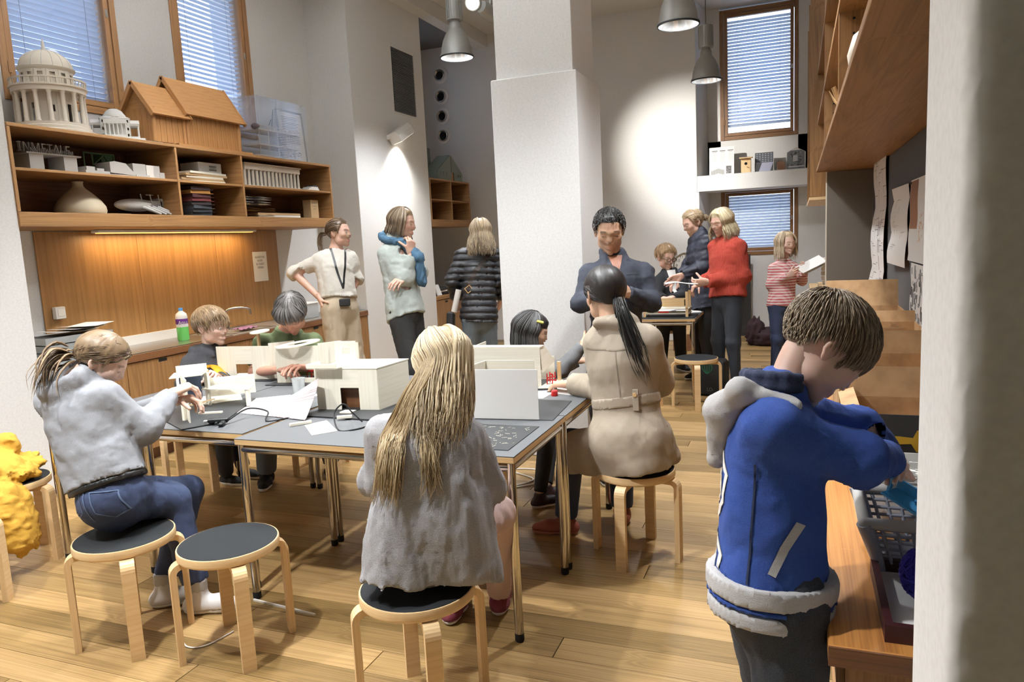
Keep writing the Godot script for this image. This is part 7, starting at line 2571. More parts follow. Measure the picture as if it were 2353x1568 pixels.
func person(key: String, label: String, o: Dictionary) -> Node3D:
	var src: Dictionary = JOINTS[key]
	var base := Vector3(src.pv.x, 0, src.pv.z)
	J = {}
	for n in src: J[n] = src[n] if n in ["face", "fw"] else src[n] - base
	var k: float = o.get("s", 1.0)
	var mid_sh: Vector3 = (J.sl + J.sr) * 0.5
	for c in ["sl", "sr"]: J[c] = J[c].lerp(mid_sh, 0.07) - Vector3(0, 0.028 * k, 0)
	J.nk -= Vector3(0, 0.015 * k, 0)
	var up: Vector3 = (J.nk - J.pv).normalized()
	J.bf = (J.sl - J.sr).cross(up).normalized()
	if J.bf.dot(J.fw) < 0.0: J.bf = -J.bf
	var hs: float = o.get("hs", 1.0)
	var kid: float = o.get("kid", 0.0)
	var cell: float = o.get("cell", 0.014)
	var skin: Color = o.get("skin", Color(0.62, 0.40, 0.30))
	var t := thing("person", label, "person", base)
	var hx := Transform3D(head_basis(J.face, o.get("tilt", 0.0)) * hs, J.hd)
	# body: one continuous skin surface, with head and hands at a finer grain
	var bd := Mb.new()
	bd.col = skin
	var pts := [J.hd, J.nk, J.pv, J.sl, J.sr, J.el, J.er, J.wl, J.wr, J.hl, J.hr, J.kl, J.kr, J.al, J.ar, J.tl, J.tr]
	var bb := bounds(pts, 0.17 * k)
	var s := Sdf.new(bb[0], bb[1], maxf(cell, 0.013) * 1.15)
	torso(s, k, -0.012)
	var jaw: Vector3 = hx * Vector3(0, -0.042, -0.025)
	s.cone(J.nk, jaw, (0.055 - 0.012 * kid) * k, (0.047 - 0.006 * kid) * hs, 0.02)
	for c in ["l", "r"]:
		s.cone(J["s" + c], J["e" + c], 0.045 * k, 0.036 * k, 0.03)
		s.cone(J["e" + c], J["w" + c], 0.038 * k, 0.025 * k, 0.02)
		s.cone(J["h" + c], J["k" + c], 0.078 * k, 0.05 * k, 0.04)
		s.cone(J["k" + c], J["a" + c], 0.05 * k, 0.034 * k, 0.03)
		s.cone(J["a" + c] - Vector3(0, 0.035 * k, 0), J["t" + c] - Vector3(0, 0.005, 0), 0.03 * k, 0.018 * k, 0.02)
	s.to_mb(bd)
	add_head(bd, hx, skin, o.get("lips", skin.lerp(Color(0.50, 0.17, 0.15), 0.32)), o.get("brow", Color(0.16, 0.1, 0.06)), kid)
	for c in ["l", "r"]:
		var pose: Array = o.get("hand_" + c, ["relaxed", Vector3.ZERO, Vector3(0, -1, 0)])
		if pose[0] == "none": continue
		var dir: Vector3 = pose[1] if pose[1] != Vector3.ZERO else (J["w" + c] - J["e" + c]).normalized()
		add_hand(bd, J["w" + c], dir, pose[2], pose[0], c == "l", 0.98 * hs * (0.86 if kid > 0.5 else 1.0))
	put(t, "body", bd, skin_mat())
	# eyes
	if o.get("eyes", false):
		for sx in [-1.0, 1.0]:
			var e := Mb.new()
			var ec := Vector3(0.031 * sx, 0.003, 0.0735)
			e.ball(Vector3.ZERO, Vector3.ONE * 0.0125, 14)
			for i in e.v.size():
				var p := e.v[i] / 0.0125
				var gz := p.dot(Vector3(0.0, -0.1, 1.0).normalized())
				e.c[i] = Color(0.02, 0.015, 0.01) if gz > 0.86 else Color(0.75, 0.73, 0.7)
				e.v[i] = hx * child_shape(ec + e.v[i] * Vector3(1, 0.62, 1), kid)
				e.n[i] = (hx.basis * e.n[i]).normalized()
			put(t, "eye", e, skin_mat())
	# trousers
	var tr: Dictionary = o.get("bottom", {})
	if tr:
		var g: float = tr.get("g", 0.014)
		var b2 := bounds([J.pv, J.hl, J.hr, J.kl, J.kr, J.al, J.ar], 0.2 * k)
		var q := Sdf.new(b2[0], b2[1], cell)
		q.cone(J.pv + up * tr.get("rise", 0.05) * k, J.pv - up * 0.02, 0.132 * k + g * 0.3, 0.143 * k + g * 0.5, 0.04, J.bf, 1.18)
		for c in ["l", "r"]:
			q.cone(J.pv.lerp(J["h" + c], 0.8), J["k" + c], 0.092 * k + g, 0.062 * k + g, 0.035)
			q.cone(J["k" + c], J["a" + c], 0.062 * k + g, (tr.get("hem", 0.05)) * k + g * 0.7, 0.03)
			var dn: Vector3 = (J["a" + c] - J["k" + c]).normalized()
			q.cut(J["a" + c] - dn * tr.get("up", 0.02), dn, 0.11 * k)
		if tr.has("folds"):
			fold.seed = 21
			fold.frequency = 5.0
			q.ripple(fold, tr.folds, Vector3(1.4, 0.9, 1.4))
		if not tr.get("bare_waist", false): q.cut(J.pv + up * (tr.get("rise", 0.05) + 0.09) * k, up, 0.3)
		var mb := Mb.new()
		q.to_mb(mb)
		put(t, tr.get("name", "trousers"), mb, tr.m)
		sdf_last_b = q
	# top garment
	var tp: Dictionary = o.get("top", {})
	if tp:
		var g: float = tp.get("g", 0.02)
		var list := [J.nk, J.pv, J.sl, J.sr, J.el, J.er, J.wl, J.wr]
		for e in tp.get("extra", []):
			list.append(e[0] - base)
			list.append(e[1] - base)
		var b3 := bounds(list, 0.2 * k)
		var q := Sdf.new(b3[0], b3[1], cell * tp.get("fine", 1.0))
		torso(q, k, g, tp.get("build", 1.0), tp.get("belly", 1.0))
		var low: float = tp.get("hem", 0.04)
		q.cone(J.pv, J.pv - up * (low + 0.12) * k, 0.15 * k * tp.get("build", 1.0) + g, 0.155 * k * tp.get("flare", 1.0) + g, 0.03, J.bf, 1.18)
		for c in ["l", "r"]:
			var sl: float = tp.get("sleeve", 1.0)
			var w: float = tp.get("cuff", 0.0)
			q.cone(J["s" + c], J["e" + c], 0.044 * k + g * 1.2, 0.041 * k + g * 1.2, 0.045 * k)
			if sl > 0.0:
				var en: Vector3 = J["e" + c].lerp(J["w" + c], sl)
				q.cone(J["e" + c], en, 0.043 * k + g * 1.2, 0.03 * k + g + w, 0.03)
				var dn: Vector3 = (J["w" + c] - J["e" + c]).normalized()
				q.cut(en - dn * 0.004, dn, 0.075 * k + g)
			else:
				var dn: Vector3 = (J["e" + c] - J["s" + c]).normalized()
				q.cut(J["s" + c].lerp(J["e" + c], 1.0 + sl), dn, 0.12)
		for e in tp.get("extra", []): q.cone(e[0] - base, e[1] - base, e[2], e[3], e[4] if e.size() > 4 else 0.03)
		q.cut(J.nk + up * tp.get("neck", 0.03) * k, up, 0.09 * k if not tp.has("extra_neck") else 0.02)
		var hp: Vector3 = J.pv - up * low * k
		if tp.get("cuthem", true): q.cut(hp, (-up + tp.get("hemtilt", Vector3.ZERO)).normalized(), tp.get("hemrad", 0.34))
		if tp.has("dig"):
			for e in tp.dig: q.dig(e[0] - base, e[1], 0.02)
		if tp.has("quilt"): q.quilt(tp.quilt, tp.get("quiltd", 0.012), up)
		if tp.has("folds"):
			fold.seed = tp.get("seed", 5)
			fold.frequency = tp.get("ffreq", 6.0)
			q.ripple(fold, tp.folds, tp.get("fs", Vector3(1, 1, 1)))
		var mb := Mb.new()
		q.to_mb(mb)
		put(t, tp.get("name", "jumper"), mb, tp.m)
		sdf_last = q
	# shoes
	var sh: Dictionary = o.get("shoes", {})
	if sh:
		for c in ["l", "r"]:
			var a: Vector3 = J["a" + c]
			var f: Vector3 = J["t" + c] - a
			f.y = 0
			f = f.normalized()
			var fl := 0.0
			a.y = fl
			var q := Sdf.new(a - Vector3(0.24, 0.02, 0.24) * k, a + Vector3(0.24, 0.16, 0.24) * k, 0.009)
			q.cone(a - f * 0.035 * k + Vector3.UP * 0.035 * k, a + f * 0.09 * k + Vector3.UP * 0.032 * k, 0.038 * k, 0.043 * k, 0.02)
			q.cone(a + f * 0.09 * k + Vector3.UP * 0.03 * k, a + f * 0.15 * k + Vector3.UP * 0.022 * k, 0.042 * k, 0.034 * k, 0.02)
			q.cone(a + Vector3.UP * 0.05 * k, J["a" + c] + Vector3.UP * (0.03 + sh.get("high", 0.0)) * k, 0.042 * k, 0.041 * k, 0.03)
			q.cut(J["a" + c] + Vector3.UP * (0.025 + sh.get("high", 0.0)) * k, Vector3.UP, 0.1)
			var up_part := Sdf.new(q.o, q.o, 0.1)
			up_part.o = q.o; up_part.cs = q.cs; up_part.nx = q.nx; up_part.ny = q.ny; up_part.nz = q.nz
			up_part.f = q.f.duplicate()
			up_part.cut(a + Vector3.UP * 0.02, Vector3.DOWN, 0.5)
			var m1 := Mb.new()
			up_part.to_mb(m1)
			var part := put(t, "shoe", m1, sh.m)
			q.cut(a + Vector3.UP * 0.021, Vector3.UP, 0.5)
			q.cut(a, Vector3.DOWN, 0.5)
			var m2 := Mb.new()
			q.to_mb(m2)
			put(part, "sole", m2, sh.get("sole", M.white))
	J.hx = hx
	J.base = base
	J.up = up
	return t

var sdf_last: Sdf
var sdf_last_b: Sdf

func on_cloth(q: Sdf, p: Vector3, dir: Vector3, lift := 0.002) -> Vector3:
	# moves a point along dir until it meets the cloth
	var r := p
	for i in 40:
		var d := q.at(r)
		if d < 0.001: break
		r += dir * clampf(d * 0.8, 0.0015, 0.05)
	return r - dir * lift

func stripe_on(q: Sdf, line: Array, dir: Vector3, width: float, side: Vector3) -> Mb:
	# a flat band of thread or print that follows the cloth
	var mb := Mb.new()
	var g := [[], []]
	for i in line.size() - 1:
		var n := maxi(2, int((line[i + 1] - line[i]).length() / 0.012))
		for j in n + (1 if i == line.size() - 2 else 0):
			var p: Vector3 = (line[i] as Vector3).lerp(line[i + 1], j / float(n))
			var tg: Vector3 = (line[i + 1] - line[i]).normalized()
			var sd := tg.cross(dir).normalized() if side == Vector3.ZERO else side
			var e0 := on_cloth(q, p + sd * width / 2, dir)
			var e1 := on_cloth(q, p - sd * width / 2, dir)
			if q.at(e0 + dir * 0.004) > 0.012 or q.at(e1 + dir * 0.004) > 0.012: continue
			g[0].append(e0)
			g[1].append(e1)
	if g[0].size() > 1: mb.sheet(g, 0.0012)
	else: mb.ball(line[0] + dir * 0.28, Vector3.ONE * 0.001, 6)
	return mb

# ---------------------------------------------------------------- joints of each person, in metres
var JOINTS := {
	"hoodie_girl": {"hd": Vector3(-2.697, 1.131, -2.173), "nk": Vector3(-2.762, 1.076, -2.107), "ch": Vector3(-2.724, 0.905, -2.086), "pv": Vector3(-2.606, 0.614, -2.069), "sl": Vector3(-2.881, 1.012, -2.072), "sr": Vector3(-2.617, 1.023, -2.102), "el": Vector3(-2.942, 0.811, -2.268), "wl": Vector3(-2.652, 0.896, -2.460), "er": Vector3(-2.541, 0.844, -2.214), "wr": Vector3(-2.604, 0.946, -2.421), "hl": Vector3(-2.659, 0.538, -2.167), "hr": Vector3(-2.578, 0.596, -2.023), "kl": Vector3(-2.628, 0.473, -2.473), "kr": Vector3(-2.544, 0.495, -2.314), "al": Vector3(-2.642, 0.085, -2.302), "ar": Vector3(-2.441, 0.085, -2.295), "tl": Vector3(-2.541, 0.044, -2.391), "tr": Vector3(-2.322, 0.044, -2.357), "fw": Vector3(0.202, 0.000, -0.979), "face": Vector3(0.644, -0.580, -0.499)},
	"hoodie_boy": {"hd": Vector3(-3.546, 1.087, -3.686), "nk": Vector3(-3.592, 0.936, -3.679), "ch": Vector3(-3.613, 0.813, -3.653), "pv": Vector3(-3.718, 0.491, -3.640), "sl": Vector3(-3.558, 0.868, -3.758), "sr": Vector3(-3.664, 0.881, -3.588), "el": Vector3(-3.458, 0.727, -3.669), "wl": Vector3(-3.400, 0.788, -3.538), "er": Vector3(-3.646, 0.754, -3.512), "wr": Vector3(-3.418, 0.799, -3.478), "kl": Vector3(-3.530, 0.482, -3.713), "kr": Vector3(-3.410, 0.499, -3.546), "al": Vector3(-3.612, 0.070, -3.913), "ar": Vector3(-3.628, 0.070, -3.762), "hl": Vector3(-3.716, 0.463, -3.705), "hr": Vector3(-3.721, 0.463, -3.575), "tl": Vector3(-3.504, 0.038, -3.909), "tr": Vector3(-3.520, 0.038, -3.758), "fw": Vector3(0.999, 0.000, 0.038), "face": Vector3(0.992, -0.097, -0.083)},
	"green_man": {"hd": Vector3(-3.032, 1.152, -3.844), "nk": Vector3(-3.150, 1.047, -3.945), "ch": Vector3(-3.233, 0.815, -4.009), "pv": Vector3(-3.349, 0.456, -4.106), "sl": Vector3(-2.989, 0.973, -3.998), "sr": Vector3(-3.317, 0.984, -3.870), "el": Vector3(-2.848, 0.779, -3.917), "wl": Vector3(-2.859, 0.831, -3.704), "er": Vector3(-3.287, 0.788, -3.745), "wr": Vector3(-3.010, 0.826, -3.643), "hl": Vector3(-3.251, 0.425, -4.119), "hr": Vector3(-3.421, 0.434, -4.053), "kl": Vector3(-2.839, 0.513, -3.882), "kr": Vector3(-3.187, 0.543, -3.695), "al": Vector3(-3.049, 0.080, -4.156), "ar": Vector3(-3.351, 0.080, -3.841), "tl": Vector3(-2.974, 0.035, -4.027), "tr": Vector3(-3.276, 0.035, -3.711), "fw": Vector3(0.503, 0.000, 0.865), "face": Vector3(0.240, -0.712, 0.660)},
	"white_woman": {"hd": Vector3(-3.686, 1.690, -5.400), "nk": Vector3(-3.722, 1.554, -5.388), "ch": Vector3(-3.717, 1.380, -5.343), "pv": Vector3(-3.681, 1.071, -5.312), "sl": Vector3(-3.641, 1.496, -5.477), "sr": Vector3(-3.802, 1.498, -5.272), "el": Vector3(-3.617, 1.274, -5.497), "wl": Vector3(-3.623, 1.121, -5.364), "er": Vector3(-4.054, 1.367, -5.229), "wr": Vector3(-3.796, 1.155, -5.192), "hl": Vector3(-3.655, 1.032, -5.396), "hr": Vector3(-3.707, 1.032, -5.229), "al": Vector3(-3.621, 0.073, -5.406), "kl": Vector3(-3.609, 0.552, -5.392), "ar": Vector3(-3.701, 0.073, -5.248), "kr": Vector3(-3.675, 0.552, -5.230), "tl": Vector3(-3.482, 0.029, -5.363), "tr": Vector3(-3.562, 0.029, -5.205), "fw": Vector3(0.956, 0.000, 0.294), "face": Vector3(0.988, 0.002, -0.151)},
	"scarf_woman": {"hd": Vector3(-3.073, 1.735, -5.432), "nk": Vector3(-3.144, 1.616, -5.409), "ch": Vector3(-3.109, 1.413, -5.371), "pv": Vector3(-3.057, 1.051, -5.339), "sl": Vector3(-3.091, 1.528, -5.525), "sr": Vector3(-3.171, 1.519, -5.286), "el": Vector3(-2.964, 1.331, -5.471), "wl": Vector3(-2.998, 1.290, -5.267), "er": Vector3(-3.004, 1.290, -5.265), "wr": Vector3(-2.962, 1.492, -5.332), "hl": Vector3(-3.041, 1.013, -5.425), "hr": Vector3(-3.073, 1.013, -5.253), "al": Vector3(-3.016, 0.073, -5.451), "kl": Vector3(-2.999, 0.543, -5.432), "ar": Vector3(-2.955, 0.073, -5.231), "kr": Vector3(-2.985, 0.543, -5.237), "tl": Vector3(-2.873, 0.029, -5.424), "tr": Vector3(-2.812, 0.029, -5.205), "fw": Vector3(0.983, 0.000, 0.182), "face": Vector3(0.982, -0.138, -0.125)},
	"puffer_woman": {"hd": Vector3(-2.836, 1.645, -6.490), "nk": Vector3(-2.847, 1.501, -6.464), "ch": Vector3(-2.850, 1.274, -6.430), "pv": Vector3(-2.845, 0.862, -6.372), "sl": Vector3(-3.006, 1.460, -6.395), "sr": Vector3(-2.688, 1.443, -6.519), "el": Vector3(-3.074, 1.205, -6.310), "wl": Vector3(-3.095, 0.999, -6.423), "er": Vector3(-2.625, 1.180, -6.505), "wr": Vector3(-2.701, 0.987, -6.578), "hl": Vector3(-2.916, 0.823, -6.321), "hr": Vector3(-2.774, 0.823, -6.423), "al": Vector3(-2.932, 0.073, -6.310), "kl": Vector3(-2.941, 0.448, -6.340), "ar": Vector3(-2.758, 0.073, -6.435), "kr": Vector3(-2.783, 0.448, -6.453), "tl": Vector3(-3.017, 0.029, -6.428), "tr": Vector3(-2.843, 0.029, -6.553), "fw": Vector3(-0.584, 0.000, -0.812), "face": Vector3(-0.498, -0.174, -0.850)},
	"blond_girl": {"hd": Vector3(-1.092, 1.145, -2.137), "nk": Vector3(-1.138, 1.022, -2.101), "ch": Vector3(-1.119, 0.876, -2.044), "pv": Vector3(-1.145, 0.589, -2.013), "sl": Vector3(-1.305, 0.958, -2.058), "sr": Vector3(-0.994, 0.947, -2.103), "el": Vector3(-1.348, 0.742, -2.086), "wl": Vector3(-1.397, 0.743, -2.327), "er": Vector3(-0.961, 0.731, -2.161), "wr": Vector3(-1.102, 0.737, -2.410), "hl": Vector3(-1.220, 0.547, -2.021), "hr": Vector3(-1.081, 0.557, -2.034), "kl": Vector3(-1.286, 0.502, -2.401), "kr": Vector3(-1.037, 0.552, -2.376), "al": Vector3(-1.333, 0.075, -2.547), "ar": Vector3(-1.171, 0.075, -2.670), "tl": Vector3(-1.349, 0.038, -2.669), "tr": Vector3(-1.205, 0.038, -2.789), "fw": Vector3(-0.477, 0.000, -0.879), "face": Vector3(-0.583, -0.540, -0.606)},
	"black_hair_girl": {"hd": Vector3(-1.510, 0.988, -4.152), "nk": Vector3(-1.534, 0.855, -4.145), "ch": Vector3(-1.537, 0.722, -4.135), "pv": Vector3(-1.585, 0.416, -4.147), "sl": Vector3(-1.560, 0.780, -4.264), "sr": Vector3(-1.495, 0.809, -4.055), "el": Vector3(-1.453, 0.724, -4.353), "wl": Vector3(-1.285, 0.779, -4.373), "er": Vector3(-1.331, 0.761, -4.135), "wr": Vector3(-1.205, 0.907, -4.206), "kl": Vector3(-1.465, 0.355, -4.294), "kr": Vector3(-1.383, 0.432, -4.013), "al": Vector3(-1.410, 0.070, -4.005), "ar": Vector3(-1.399, 0.070, -3.853), "hl": Vector3(-1.629, 0.387, -4.195), "hr": Vector3(-1.541, 0.387, -4.100), "tl": Vector3(-1.331, 0.038, -4.079), "tr": Vector3(-1.320, 0.038, -3.926), "fw": Vector3(0.733, 0.000, -0.681), "face": Vector3(0.907, -0.276, -0.319)},
	"navy_man": {"hd": Vector3(-1.097, 1.577, -4.509), "nk": Vector3(-1.088, 1.413, -4.565), "ch": Vector3(-1.062, 1.255, -4.530), "pv": Vector3(-1.074, 0.900, -4.496), "sl": Vector3(-0.900, 1.336, -4.606), "sr": Vector3(-1.236, 1.345, -4.475), "el": Vector3(-0.851, 1.127, -4.541), "wl": Vector3(-0.958, 1.209, -4.326), "er": Vector3(-1.260, 1.143, -4.382), "wr": Vector3(-1.074, 1.191, -4.256), "hl": Vector3(-0.990, 0.860, -4.534), "hr": Vector3(-1.157, 0.860, -4.458), "al": Vector3(-0.972, 0.076, -4.542), "kl": Vector3(-0.968, 0.468, -4.511), "ar": Vector3(-1.175, 0.076, -4.450), "kr": Vector3(-1.154, 0.468, -4.426), "tl": Vector3(-0.908, 0.031, -4.403), "tr": Vector3(-1.112, 0.031, -4.310), "fw": Vector3(0.414, 0.000, 0.910), "face": Vector3(0.260, -0.378, 0.888)},
	"trench_woman": {"hd": Vector3(-0.882, 1.258, -3.495), "nk": Vector3(-0.832, 1.140, -3.433), "ch": Vector3(-0.784, 0.930, -3.399), "pv": Vector3(-0.748, 0.568, -3.361), "sl": Vector3(-0.907, 1.059, -3.413), "sr": Vector3(-0.660, 1.070, -3.425), "el": Vector3(-0.887, 0.792, -3.469), "wl": Vector3(-1.093, 0.801, -3.562), "er": Vector3(-0.636, 0.819, -3.550), "wr": Vector3(-0.876, 0.786, -3.689), "hl": Vector3(-0.823, 0.526, -3.379), "hr": Vector3(-0.682, 0.529, -3.360), "kl": Vector3(-1.098, 0.488, -3.536), "kr": Vector3(-0.888, 0.465, -3.747), "al": Vector3(-1.140, 0.075, -3.526), "ar": Vector3(-0.888, 0.075, -3.750), "tl": Vector3(-1.281, 0.032, -3.504), "tr": Vector3(-0.925, 0.032, -3.887), "fw": Vector3(-0.544, 0.000, -0.839), "face": Vector3(-0.553, -0.216, -0.805)},
	"glasses_man": {"hd": Vector3(-1.403, 1.282, -8.414), "nk": Vector3(-1.374, 1.131, -8.458), "ch": Vector3(-1.364, 0.966, -8.471), "pv": Vector3(-1.356, 0.612, -8.498), "sl": Vector3(-1.239, 1.050, -8.500), "sr": Vector3(-1.472, 1.049, -8.386), "el": Vector3(-1.201, 0.846, -8.377), "wl": Vector3(-1.292, 0.850, -8.124), "er": Vector3(-1.494, 0.861, -8.263), "wr": Vector3(-1.381, 0.845, -8.088), "kl": Vector3(-1.225, 0.581, -8.112), "kr": Vector3(-1.381, 0.580, -8.050), "al": Vector3(-1.243, 0.080, -8.339), "ar": Vector3(-1.447, 0.080, -8.235), "hl": Vector3(-1.283, 0.572, -8.551), "hr": Vector3(-1.429, 0.572, -8.446), "tl": Vector3(-1.156, 0.035, -8.217), "tr": Vector3(-1.360, 0.035, -8.113), "fw": Vector3(0.584, 0.000, 0.812), "face": Vector3(0.685, -0.297, 0.666)},
	"bun_woman": {"hd": Vector3(-1.024, 1.648, -7.858), "nk": Vector3(-0.972, 1.529, -7.883), "ch": Vector3(-0.939, 1.294, -7.840), "pv": Vector3(-0.913, 0.913, -7.795), "sl": Vector3(-0.883, 1.463, -7.756), "sr": Vector3(-1.006, 1.466, -7.969), "el": Vector3(-0.899, 1.200, -7.712), "wl": Vector3(-1.114, 1.115, -7.614), "er": Vector3(-1.069, 1.206, -7.906), "wr": Vector3(-1.176, 1.098, -7.848), "hl": Vector3(-0.861, 0.873, -7.721), "hr": Vector3(-0.965, 0.873, -7.869), "al": Vector3(-0.849, 0.075, -7.705), "kl": Vector3(-0.880, 0.474, -7.696), "ar": Vector3(-0.965, 0.075, -7.869), "kr": Vector3(-0.989, 0.474, -7.851), "tl": Vector3(-0.972, 0.030, -7.619), "tr": Vector3(-1.087, 0.030, -7.782), "fw": Vector3(-0.818, 0.000, 0.576), "face": Vector3(-0.756, -0.394, 0.523)},
	"red_woman": {"hd": Vector3(-0.701, 1.627, -7.440), "nk": Vector3(-0.640, 1.486, -7.465), "ch": Vector3(-0.641, 1.277, -7.413), "pv": Vector3(-0.640, 0.922, -7.361), "sl": Vector3(-0.536, 1.412, -7.365), "sr": Vector3(-0.761, 1.419, -7.516), "el": Vector3(-0.496, 1.109, -7.337), "wl": Vector3(-0.812, 1.073, -7.186), "er": Vector3(-0.738, 1.130, -7.462), "wr": Vector3(-0.889, 1.053, -7.391), "hl": Vector3(-0.571, 0.882, -7.304), "hr": Vector3(-0.710, 0.882, -7.419), "al": Vector3(-0.560, 0.075, -7.270), "kl": Vector3(-0.585, 0.478, -7.264), "ar": Vector3(-0.725, 0.075, -7.432), "kr": Vector3(-0.736, 0.478, -7.402), "tl": Vector3(-0.656, 0.030, -7.154), "tr": Vector3(-0.821, 0.030, -7.316), "fw": Vector3(-0.637, 0.000, 0.771), "face": Vector3(-0.633, -0.249, 0.733)},
	"striped_girl": {"hd": Vector3(-0.123, 1.377, -8.175), "nk": Vector3(-0.144, 1.220, -8.165), "ch": Vector3(-0.152, 1.050, -8.138), "pv": Vector3(-0.167, 0.770, -8.069), "sl": Vector3(-0.046, 1.157, -8.195), "sr": Vector3(-0.244, 1.159, -8.095), "el": Vector3(0.034, 0.993, -8.236), "wl": Vector3(0.046, 1.084, -8.069), "er": Vector3(-0.265, 0.968, -8.059), "wr": Vector3(-0.095, 1.062, -7.988), "hl": Vector3(-0.112, 0.737, -8.121), "hr": Vector3(-0.223, 0.737, -8.018), "al": Vector3(-0.105, 0.063, -8.127), "kl": Vector3(-0.088, 0.400, -8.102), "ar": Vector3(-0.230, 0.063, -8.011), "kr": Vector3(-0.206, 0.400, -7.992), "tl": Vector3(-0.019, 0.025, -8.035), "tr": Vector3(-0.144, 0.025, -7.919), "fw": Vector3(0.681, 0.000, 0.732), "face": Vector3(0.631, -0.011, 0.776)},
	"blue_boy": {"hd": Vector3(0.050, 1.285, -1.665), "nk": Vector3(-0.038, 1.194, -1.617), "ch": Vector3(-0.047, 1.056, -1.615), "pv": Vector3(-0.053, 0.798, -1.575), "sl": Vector3(-0.004, 1.131, -1.773), "sr": Vector3(-0.048, 1.172, -1.512), "el": Vector3(0.139, 1.050, -1.915), "wl": Vector3(0.222, 0.928, -2.104), "er": Vector3(0.117, 1.064, -1.594), "wr": Vector3(0.190, 0.999, -1.841), "hl": Vector3(-0.086, 0.766, -1.639), "hr": Vector3(-0.019, 0.766, -1.511), "al": Vector3(-0.042, 0.060, -1.662), "kl": Vector3(-0.038, 0.413, -1.664), "ar": Vector3(-0.037, 0.060, -1.502), "kr": Vector3(-0.001, 0.413, -1.521), "tl": Vector3(0.064, 0.024, -1.718), "tr": Vector3(0.069, 0.024, -1.558), "fw": Vector3(0.884, 0.000, -0.467), "face": Vector3(0.632, -0.750, -0.195)},
}

# ---------------------------------------------------------------- everybody in the room
func band(t: Node3D, called: String, a: Vector3, b: Vector3, ra: float, rb: float, ax: Vector3, kk: float, m: Material, cell := 0.01) -> MeshInstance3D:
	# a cuff, belt or hem around the body between two points
	var d := (b - a).normalized()
	var bb := bounds([a, b], maxf(ra, rb) + 0.03)
	var q := Sdf.new(bb[0], bb[1], cell)
	q.cone(a - d * 0.03, b + d * 0.03, ra, rb, 0.005, ax, kk)
	q.cut(a, -d, 1.0)
	q.cut(b, d, 1.0)
	var mb := Mb.new()
	q.to_mb(mb)
	return put(t, called, mb, m)

func hair_part(t: Node3D, mb: Mb, called := "hair") -> void:
	put(t, called, mb, hair_mat())

func rib_cloth(name: String, a: Color, b: Color, per_m: float) -> StandardMaterial3D:
	# knitted ribs
	var im := Image.create(16, 16, false, Image.FORMAT_RGB8)
	var hm := Image.create(16, 16, false, Image.FORMAT_L8)
	for y in 16:
		for x in 16:
			var v := 0.5 + 0.5 * sin(TAU * x / 16.0)
			var w := 0.8 + 0.2 * sin(TAU * y / 8.0)
			im.set_pixel(x, y, a.lerp(b, v * w))
			hm.set_pixel(x, y, Color(v * w, v * w, v * w))
	var m := textured(name, ImageTexture.create_from_image(im), Vector3.ONE * per_m, 0.95, true)
	relief(m, hm, 0.25)
	return m

func build_people() -> void:
	make_head()
	make_hands()
	var denim := cloth("denim", Color(0.17, 0.22, 0.34), 0.22, 9.0, 0.85, 0.04)
	var darkdenim := cloth("darkdenim", Color(0.13, 0.15, 0.185), 0.25, 9.0, 0.85, 0.04)
	var greydenim := cloth("greydenim", Color(0.36, 0.40, 0.43), 0.25, 8.0, 0.85, 0.04)
	var blackcloth := cloth("blackcloth", Color(0.07, 0.068, 0.07), 0.2, 8.0, 0.85, 0.03)
	var pale := Color(0.66, 0.44, 0.34)
	var rosy := Color(0.68, 0.43, 0.33)
	var tan := Color(0.58, 0.36, 0.24)
	var whiteshoe := mat("whiteshoe", Color(0.82, 0.81, 0.8), 0.6)
	var darkshoe := mat("darkshoe", Color(0.035, 0.035, 0.04), 0.7)
	var heather := cloth("heather", Color(0.55, 0.555, 0.57), 0.12, 7.0, 0.95, 0.05)
	person_hoodie_girl(heather, denim, pale, whiteshoe)
	person_hoodie_boy(pale, darkdenim, darkshoe)
	person_green_man(tan, greydenim, darkshoe)
	person_white_woman(rosy, darkshoe)
	person_scarf_woman(rosy, blackcloth, darkshoe)
	person_puffer_woman(rosy, greydenim, darkshoe)
	person_blond_girl(pale)
	person_black_hair_girl(tan, blackcloth)
	person_navy_man(tan, darkdenim, darkshoe)
	person_trench_woman(tan, denim)
	person_glasses_man(rosy, blackcloth, darkshoe)
	person_bun_woman(rosy, blackcloth, darkshoe)
	person_red_woman(rosy, darkdenim)
	person_striped_girl(pale, denim, whiteshoe)
	person_blue_boy(pale, darkdenim, darkshoe)

